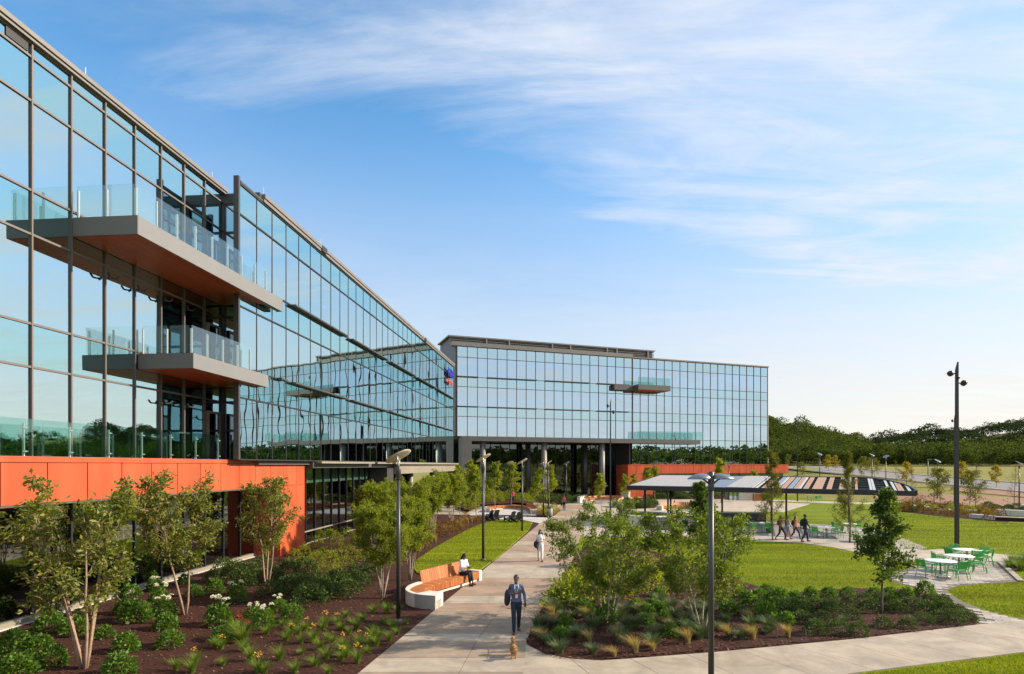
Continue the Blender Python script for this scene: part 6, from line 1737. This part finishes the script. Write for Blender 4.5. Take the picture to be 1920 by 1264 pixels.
def person(loc, rz, label, J, colors, hair='short', scale=1.0, sleeves=1.0, legs=1.0, voxel=0.012, group=None, collar=None, head_yaw=0.0, head_pitch=0.0, skirt=False):
    """J: joint positions, local frame, the person faces -y. colors: skin, hair, top, bottom, shoe"""
    t = thing('person', loc, rz, label, 'person', group); t.scale = (scale,)*3
    sk, hc, tp_, bt, sh = colors
    V_ = {k: Vector(v) for k, v in J.items()}
    pel, che, nb, hd = V_['pelvis'], V_['chest'], V_['neck'], V_['head']
    HR = Matrix.Rotation(head_yaw, 4, 'Z') @ Matrix.Rotation(head_pitch, 4, 'X')
    def hp(x, y, z): return hd + (HR @ Vector((x, y, z)))
    # --- body: one continuous surface
    m = MB()
    ellip(m, pel, 0.155, 0.11, 0.12); ellip(m, pel.lerp(che, 0.5), 0.135, 0.10, 0.17); ellip(m, che, 0.165, 0.115, 0.18)
    capsule(m, V_['sl'], V_['sr'], 0.062); capsule(m, nb - Vector((0, 0, 0.04)), hd - Vector((0, 0, 0.06)), 0.056, 0.05)
    ellip(m, hd, 0.074, 0.092, 0.108, Mx=HR); ellip(m, hp(0, -0.028, -0.062), 0.053, 0.058, 0.055, Mx=HR)
    ellip(m, hp(0, -0.098, -0.018), 0.013, 0.020, 0.024, Mx=HR); ellip(m, hp(0, -0.083, -0.064), 0.026, 0.012, 0.012, Mx=HR)
    for s in (-1, 1): ellip(m, hp(s*0.076, 0.012, -0.01), 0.010, 0.022, 0.032, Mx=HR)
    for s, a, e, w, hdn in ((-1, 'sl', 'el', 'wl', 'hl'), (1, 'sr', 'er', 'wr', 'hr')):
        capsule(m, V_[a], V_[e], 0.050, 0.040); capsule(m, V_[e], V_[w], 0.040, 0.027)
        hand(m, V_[w], V_.get(hdn, V_[w] - V_[e]), s, J.get('curl', 0.5) if not isinstance(J.get('curl', 0.5), Vector) else 0.5)
    for h, k, a, toe in (('pl', 'kl', 'al', 'tl'), ('pr', 'kr', 'ar', 'tr')):
        capsule(m, V_[h], V_[k], 0.082, 0.055); capsule(m, V_[k], V_[a], 0.055, 0.036)
        heel = V_[a] + (V_[a] - V_[toe]).normalized()*0.03; heel.z = V_[toe].z
        capsule(m, heel, V_[toe], 0.036, 0.032)
    body = fuse('body', m, voxel, sk, t)
    # --- eyes and brows
    for s in (-1, 1):
        e = MB(); ellip(e, hp(s*0.030, -0.085, 0.006), 0.011, 0.007, 0.006, 10, HR); ellip(e, hp(s*0.031, -0.087, 0.024), 0.017, 0.006, 0.004, 10, HR)
        e.build('eye', M['eye_dark'], body, True)
    # --- clothes
    c = MB(); f = 0.017
    ellip(c, pel + Vector((0, 0, 0.03)), 0.172, 0.128, 0.12); ellip(c, pel.lerp(che, 0.5), 0.162, 0.125, 0.19); ellip(c, che, 0.178, 0.130, 0.19)
    capsule(c, V_['sl'], V_['sr'], 0.062 + f*0.8); capsule(c, nb - Vector((0, 0, 0.07)), nb - Vector((0, 0, 0.01)), 0.075, 0.062)
    for a, e, w in (('sl', 'el', 'wl'), ('sr', 'er', 'wr')):
        if sleeves >= 1: capsule(c, V_[a], V_[e], 0.061, 0.050); capsule(c, V_[e], V_[e].lerp(V_[w], 0.93), 0.050, 0.036)
        else: capsule(c, V_[a], V_[a].lerp(V_[e], sleeves), 0.066, 0.062)
    fuse('shirt', c, voxel, tp_, t, 2)
    c = MB(); ellip(c, pel - Vector((0, 0, 0.02)), 0.170, 0.126, 0.12)
    for h, k, a in (('pl', 'kl', 'al'), ('pr', 'kr', 'ar')):
        if legs >= 0.6:
            capsule(c, V_[h], V_[k], 0.096, 0.070); capsule(c, V_[k], V_[k].lerp(V_[a], (legs - 0.5)*2*0.93), 0.070, 0.054)
        else: capsule(c, V_[h], V_[h].lerp(V_[k], legs*2), 0.098, 0.085)
    fuse('trousers', c, voxel, bt, t, 2)
    for a, toe in (('al', 'tl'), ('ar', 'tr')):
        c = MB(); heel = V_[a] + (V_[a] - V_[toe]).normalized()*0.035; heel.z = V_[toe].z
        capsule(c, heel, V_[toe], 0.042, 0.038); capsule(c, V_[a] - Vector((0, 0, 0.02)), heel.lerp(V_[toe], 0.3), 0.040, 0.04)
        fuse('shoe', c, voxel, sh, t, 2)
    # --- hair
    c = MB(); ellip(c, hp(0, 0.016, 0.026), 0.084, 0.096, 0.098, Mx=HR)
    if hair == 'long':
        for s in (-1, 0, 1): capsule(c, hp(s*0.055, 0.045, 0.0), hp(s*0.085, 0.055, -0.28), 0.052, 0.040)
        for s in (-1, 1): capsule(c, hp(s*0.078, -0.02, 0.0), hp(s*0.10, -0.03, -0.24), 0.026, 0.022)
    elif hair == 'mid':
        for s in (-1, 0, 1): capsule(c, hp(s*0.05, 0.045, 0.0), hp(s*0.065, 0.06, -0.16), 0.05, 0.04)
    ho = fuse('hair', c, voxel, hc, t, 1)
    # keep the face free: cut hair that lies before the face
    mv = ho.data; inv = HR.inverted()
    for v in mv.vertices:
        p = inv @ (v.co - hd)
        if p.z < 0.062 and p.y < -0.035 and abs(p.x) < 0.066: v.co = hd + (HR @ Vector((p.x*0.55, min(0.0, p.y*0.1) + 0.01, p.z*0.6)))
    if collar:
        MB().tube([nb + Vector((-0.07, -0.055, -0.02)), nb + Vector((0, -0.09, -0.05)), nb + Vector((0.07, -0.055, -0.02))], 0.016, 8).build('collar', M[collar], t, True)
    return t
def walk(stride=0.28, arm=0.18, lift=0.06, lead=1, h=1.0):
    """mid-stride walking joints facing -y; lead=+1: leg on +x side is in front"""
    J = {'pelvis': (0, 0, 0.95), 'chest': (0, -0.01, 1.29), 'neck': (0, 0.0, 1.50), 'head': (0, -0.02, 1.655), 'sl': (-0.155, 0, 1.41), 'sr': (0.155, 0, 1.41), 'pl': (-0.085, 0, 0.90), 'pr': (0.085, 0, 0.90)}
    F_, B_ = ('r', 'l') if lead > 0 else ('l', 'r'); sx = {'l': -1, 'r': 1}
    J['k' + F_] = (sx[F_]*0.085, -stride*0.75, 0.50); J['a' + F_] = (sx[F_]*0.085, -stride, 0.085); J['t' + F_] = (sx[F_]*0.10, -stride - 0.16, 0.04)
    J['k' + B_] = (sx[B_]*0.085, stride*0.15, 0.49); J['a' + B_] = (sx[B_]*0.085, stride, 0.085 + lift); J['t' + B_] = (sx[B_]*0.095, stride - 0.13, 0.04)
    J['e' + B_] = (sx[B_]*0.23, -arm*0.35, 1.14); J['w' + B_] = (sx[B_]*0.22, -arm - 0.08, 0.92)
    J['e' + F_] = (sx[F_]*0.23, arm*0.75, 1.14); J['w' + F_] = (sx[F_]*0.23, arm*0.9, 0.90)
    return J
def backpack(label, loc, rz, mname='cloth_black', s=1.0, group=None):
    t = thing('backpack', loc, rz, label, 'backpack', group); t.scale = (s,)*3
    m = MB(); ellip(m, Vector((0, 0, 0.0)), 0.15, 0.09, 0.22); ellip(m, Vector((0, 0.05, -0.06)), 0.12, 0.07, 0.13)
    fuse('pack', m, 0.016, mname, t)
    for sx in (-1, 1): MB().tube([(sx*0.09, -0.08, 0.16), (sx*0.10, -0.15, 0.20), (sx*0.10, -0.30, 0.06), (sx*0.10, -0.22, -0.12), (sx*0.09, -0.08, -0.15)], 0.016, 6).build('strap', M[mname], t, True)
    return t
# the man with the dog
mp_ = g(968, 1187)
J = walk(0.20, 0.10, 0.03, lead=-1)
J.update({'er': (0.25, 0.03, 1.15), 'wr': (0.27, -0.07, 0.91), 'hr': (0.02, -0.10, -1), 'el': (-0.26, 0.02, 1.17), 'wl': (-0.115, -0.165, 1.22), 'hl': (1, -0.35, 0.25), 'head': (-0.005, -0.03, 1.655)})
man = person((mp_.x, mp_.y, 0.036), 0.05, 'man in blue shirt and dark jeans walking a small dog on the path', J, ('skin_dark', 'hair_black', 'cloth_blue', 'denim', 'shoe_black'), 'short', 1.0, head_yaw=-0.45, head_pitch=0.18, voxel=0.010, collar='cloth_white')
MB().tube([(-0.06, -0.075, 1.49), (-0.05, -0.145, 1.36), (-0.005, -0.155, 1.20), (0.05, -0.145, 1.36), (0.065, -0.075, 1.49)], 0.010, 6).build('lanyard', M['lanyard'], man, True)
MB().box(-0.035, 0.035, -0.165, -0.158, 1.08, 1.19).build('badge', M['cloth_white'], man)
bp = thing('shoulder_bag', (mp_.x - 0.27, mp_.y + 0.04, 1.10), 0.1, 'black backpack slung over the shoulder of the man with the dog', 'backpack')
m = MB(); ellip(m, Vector((0, 0, 0)), 0.10, 0.15, 0.25); ellip(m, Vector((-0.02, -0.02, -0.1)), 0.09, 0.14, 0.17); fuse('pack', m, 0.014, 'cloth_navy', bp)
MB().tube([(0.02, -0.06, 0.20), (0.09, -0.12, 0.34), (0.11, -0.02, 0.40), (0.09, 0.10, 0.34), (0.03, 0.10, 0.20)], 0.022, 8).build('strap', M['cloth_navy'], bp, True)
# the dog, seen from the front, trotting to the viewer
dp = g(963, 1236)
DG = thing('dog', (dp.x, dp.y, 0.036), 0.12, 'small tan shaggy dog with curled tail on a leash', 'dog')
m = MB()
capsule(m, (0.03, 0.26, 0.27), (0.0, -0.02, 0.27), 0.085, 0.098); ellip(m, Vector((0, -0.06, 0.26)), 0.088, 0.10, 0.11); capsule(m, (0, -0.08, 0.31), (-0.015, -0.15, 0.385), 0.062, 0.060)
ellip(m, Vector((-0.02, -0.175, 0.40)), 0.070, 0.075, 0.066); capsule(m, (-0.02, -0.22, 0.38), (-0.022, -0.272, 0.368), 0.034, 0.026)
for s, yo in ((-1, -0.05), (1, 0.03)):
    capsule(m, (s*0.055, -0.07, 0.22), (s*0.055, -0.08 + yo*0.5, 0.115), 0.034, 0.022); capsule(m, (s*0.055, -0.08 + yo*0.5, 0.115), (s*0.055, -0.085 + yo, 0.03), 0.022, 0.019); capsule(m, (s*0.055, -0.085 + yo, 0.022), (s*0.055, -0.115 + yo, 0.02), 0.022, 0.018)
    capsule(m, (s*0.06 + 0.03, 0.25, 0.24), (s*0.06 + 0.03, 0.20 - yo, 0.17), 0.050, 0.032); capsule(m, (s*0.06 + 0.03, 0.20 - yo, 0.17), (s*0.06 + 0.03, 0.27 - yo, 0.105), 0.030, 0.021); capsule(m, (s*0.06 + 0.03, 0.27 - yo, 0.105), (s*0.06 + 0.03, 0.255 - yo, 0.03), 0.020, 0.018); capsule(m, (s*0.06 + 0.03, 0.255 - yo, 0.022), (s*0.06 + 0.03, 0.225 - yo, 0.02), 0.021, 0.017)
for k in range(8):
    a0, a1 = -0.3 + k*0.42, -0.3 + (k+1)*0.42
    capsule(m, (0.03, 0.30 - 0.075*math.cos(a0) + 0.04, 0.36 + 0.085*math.sin(a0) + 0.06), (0.03, 0.30 - 0.075*math.cos(a1) + 0.04, 0.36 + 0.085*math.sin(a1) + 0.06), 0.045)
capsule(m, (0.03, 0.30, 0.30), (0.03, 0.30, 0.38), 0.04)
DG.scale = (0.88,)*3
db = fuse('body', m, 0.011, 'fur_tan', DG, 2)
co = np.array([v.co for v in db.data.vertices]); no = np.array([v.normal for v in db.data.vertices])
sel = NPR.choice(len(co), min(2600, len(co)*2)); sel = sel[co[sel, 2] > 0.07]
island_mat('fur_hair', [(0.42, 0.25, 0.11), (0.52, 0.34, 0.17), (0.33, 0.18, 0.08), (0.62, 0.47, 0.28)], 0.9, 0.15)
V, F = leaf_arrays(co[sel] - no[sel]*0.004, 0.042, no[sel]*0.8 + np.array((0, 0.25, -0.55)), 0.22, -1.0)
tag(link(bpy.data.objects.new('fur', tri_mesh('fur', M['fur_hair'], V, F)), DG), kind='stuff')
for s in (-1, 1):
    e = MB(); ellip(e, Vector((-0.02 + s*0.058, -0.165, 0.432)), 0.020, 0.014, 0.036, 10, Matrix.Rotation(s*0.5, 4, 'Y')); fuse('ear', e, 0.008, 'hair_brown', DG)
    e = MB(); ellip(e, Vector((-0.02 + s*0.028, -0.240, 0.418)), 0.009, 0.007, 0.009, 10); e.build('eye', M['eye_dark'], DG, True)
e = MB(); ellip(e, Vector((-0.022, -0.300, 0.374)), 0.017, 0.010, 0.013, 10); e.build('nose', M['eye_dark'], DG, True)
e = MB(); ellip(e, Vector((-0.022, -0.262, 0.355)), 0.034, 0.03, 0.020, 12); e.build('muzzle', M['hair_brown'], DG, True)
hw = Vector((mp_.x + 0.275, mp_.y - 0.09, 0.036 + 0.80)); dn = Vector((dp.x + 0.01, dp.y - 0.03, 0.036 + 0.37))
ls = thing('leash', dn, 0, 'thin brown leash between the man and the small dog', 'leash')
pts = [Vector((0, 0, 0)).lerp(hw - dn, k/12) + Vector((0, 0, -0.10*math.sin(math.pi*k/12))) for k in range(13)]
MB().tube(pts, 0.006, 6).build('cord', M['leash'], ls, True)
MB().tube([hw - dn + Vector((0, 0, z)) + Vector((x, 0, 0)) for x, z in ((0, 0), (-0.03, 0.05), (0, 0.11), (0.03, 0.05), (0, 0))], 0.008, 6).build('handle_loop', M['leash'], ls, True)
# woman in white
wp = g(1013, 1053.5)
J = walk(0.17, 0.08, 0.04, lead=1)
J.update({'el': (-0.22, 0.0, 1.16), 'wl': (-0.15, -0.17, 1.08), 'hl': (0.5, -0.8, 0.1), 'er': (0.22, 0.0, 1.16), 'wr': (0.10, -0.17, 1.10), 'hr': (-0.6, -0.7, 0.2)})
person((wp.x, wp.y, 0.036), 0.05, 'woman in white top and trousers walking towards the viewer on the path', J, ('skin_tan', 'hair_black', 'cloth_white', 'cloth_white', 'shoe_brown'), 'long', 0.96, sleeves=0.6, legs=0.95, head_pitch=0.35)
jb = thing('jacket', (wp.x - 0.20, wp.y - 0.16, 1.02), 0, 'dark blue jacket carried over the arm of the woman in white', 'jacket')
m = MB(); capsule(m, (0, 0, 0.06), (-0.03, 0, -0.20), 0.10, 0.08); capsule(m, (0.05, 0, 0.04), (0.05, 0.02, -0.34), 0.06, 0.035); capsule(m, (-0.10, 0.02, 0.03), (-0.13, 0.02, -0.15), 0.06, 0.04); fuse('cloth', m, 0.014, 'cloth_navy', jb)
# seated woman
sp = Vector((-2.13, 25.85, 0)); rzs = R(52)
J = {'pelvis': (0, 0.06, 0.57), 'chest': (0, -0.03, 0.92), 'neck': (0, -0.05, 1.13), 'head': (0, -0.10, 1.275), 'sl': (-0.16, -0.04, 1.05), 'sr': (0.16, -0.04, 1.05), 'pl': (-0.08, 0.02, 0.54), 'pr': (0.08, 0.02, 0.54), 'kl': (-0.07, -0.42, 0.56), 'kr': (0.05, -0.42, 0.62), 'al': (-0.06, -0.48, 0.12), 'ar': (-0.02, -0.60, 0.20), 'tl': (-0.06, -0.64, 0.075), 'tr': (-0.02, -0.75, 0.13),
     'el': (-0.21, -0.12, 0.80), 'wl': (-0.08, -0.33, 0.80), 'hl': (0.4, -0.8, 0.1), 'er': (0.21, -0.12, 0.80), 'wr': (0.08, -0.33, 0.80), 'hr': (-0.4, -0.8, 0.1)}
sw = person((sp.x, sp.y, 0.0), rzs, 'woman in white blouse and black trousers seated on the hook-shaped bench', J, ('skin_dark', 'hair_black', 'cloth_white', 'cloth_black', 'shoe_brown'), 'mid', 1.0, legs=0.92, head_pitch=0.5)
ph = thing('phone', (sp.x + 0.43*math.sin(rzs), sp.y - 0.43*math.cos(rzs), 0.84), rzs, 'small dark phone in the hands of the seated woman', 'phone')
MB().box(-0.04, 0.04, -0.075, 0.075, 0, 0.012).build('case', M['cloth_black'], ph); MB().box(-0.036, 0.036, -0.07, 0.07, 0.0121, 0.0135).build('screen', M['solar_blue'], ph)
# far walkers on the plaza
p_ = g(1057.5, 957)
person((p_.x, p_.y, 0.036), 0.0, 'person in pink top and jeans on the plaza beyond the white-clad woman', walk(0.14, 0.10), ('skin_tan', 'hair_brown', 'cloth_pink', 'denim', 'shoe_black'), 'mid', 0.97, sleeves=0.6, voxel=0.018)
bg = thing('handbag', (p_.x - 0.30, p_.y - 0.05, 0.72), 0, 'dark bag hanging from the hand of the person in pink', 'bag')
m = MB(); ellip(m, Vector((0, 0, -0.05)), 0.08, 0.16, 0.17); fuse('bag_body', m, 0.018, 'cloth_navy', bg); MB().tube([(0, -0.1, 0.1), (0, 0, 0.26), (0, 0.1, 0.1)], 0.012, 6).build('handle', M['cloth_navy'], bg, True)
p_ = Vector((0.15, 82.0, 0))
person((p_.x, p_.y, 0.01), 0.6, 'person in red top and jeans under the slim trees before the lobby', walk(0.16, 0.12), ('skin_dark', 'hair_black', 'cloth_red', 'denim', 'shoe_black'), 'short', 1.0, voxel=0.02)
# four walkers heading right on the footpath
RZ = R(90)
G4 = [((1464, 1013), 'woman in rose top and black cropped trousers, last of the four walkers', ('skin_dark', 'hair_black', 'cloth_rose', 'cloth_black', 'shoe_brown'), 'long', 0.97, 0.6, 0.85, 0.34),
      ((1477, 1012), 'woman in striped shirt and denim shorts, third of the four walkers', ('skin_tan', 'hair_brown', 'cloth_stripe', 'denim_light', 'shoe_brown'), 'mid', 0.93, 1.0, 0.30, 0.26),
      ((1491, 1011), 'woman in coral top and dark trousers, second of the four walkers', ('skin_tan', 'hair_brown', 'cloth_coral', 'cloth_navy', 'shoe_brown'), 'mid', 0.92, 0.5, 0.95, 0.33),
      ((1509, 1016), 'man in navy jacket and dark trousers, first of the four walkers', ('skin_dark', 'hair_black', 'cloth_navy', 'denim', 'shoe_black'), 'short', 1.05, 1.0, 1.0, 0.24)]
for k, ((px, py), lb, cl, hr, sc, slv, lg, std) in enumerate(G4):
    p_ = g(px, py)
    person((p_.x, p_.y, 0.016), RZ, lb, walk(std, 0.16, 0.05, lead=1 if k % 2 else -1), cl, hr, sc, sleeves=slv, legs=lg, voxel=0.014, collar='cloth_white' if k == 3 else None)
    if k == 0:
        b = thing('tote_bag', (p_.x + 0.22, p_.y + 0.18, 1.08), 0, 'white tote bag carried by the last of the four walkers', 'bag')
        m = MB(); ellip(m, Vector((0, 0, 0)), 0.16, 0.06, 0.24); fuse('bag_body', m, 0.016, 'cloth_white', b); MB().tube([(-0.08, 0, 0.18), (-0.05, -0.02, 0.36), (0.05, -0.02, 0.36), (0.08, 0, 0.18)], 0.012, 6).build('handle', M['cloth_white'], b, True)
        backpack('dark backpack on the last of the four walkers', (p_.x - 0.17, p_.y, 1.22), RZ, 'cloth_navy', 0.8)
    else:
        backpack(('', 'dark backpack on the woman in denim shorts', 'black backpack on the woman in coral', 'large black backpack on the man in the navy jacket')[k], (p_.x - 0.185*sc, p_.y, 1.24*sc), RZ, 'cloth_black', (0, 0.9, 0.9, 1.15)[k])

# ================================================================== labels: tell look-alikes of a row apart by their place
def _px(o):
    l = o.matrix_world.translation if o.parent else o.location
    return 960 + FPX*l.x/max(l.y, 0.1)
def ordinal(n): return '%d%s' % (n, 'th' if 10 <= n % 100 <= 20 else {1: 'st', 2: 'nd', 3: 'rd'}.get(n % 10, 'th'))
_by = {}
for o in list(SC.objects):
    if o.parent is None and o.get('group') and o.get('label') and o.get('category'): _by.setdefault((o['group'], o['label']), []).append(o)
for (gr_, lb), L in _by.items():
    if len(L) < 2: continue
    L.sort(key=_px)
    for i, o in enumerate(L):
        o['label'] = lb + (', leftmost' if i == 0 else ', rightmost' if i == len(L) - 1 else ', %s from left' % ordinal(i + 1))
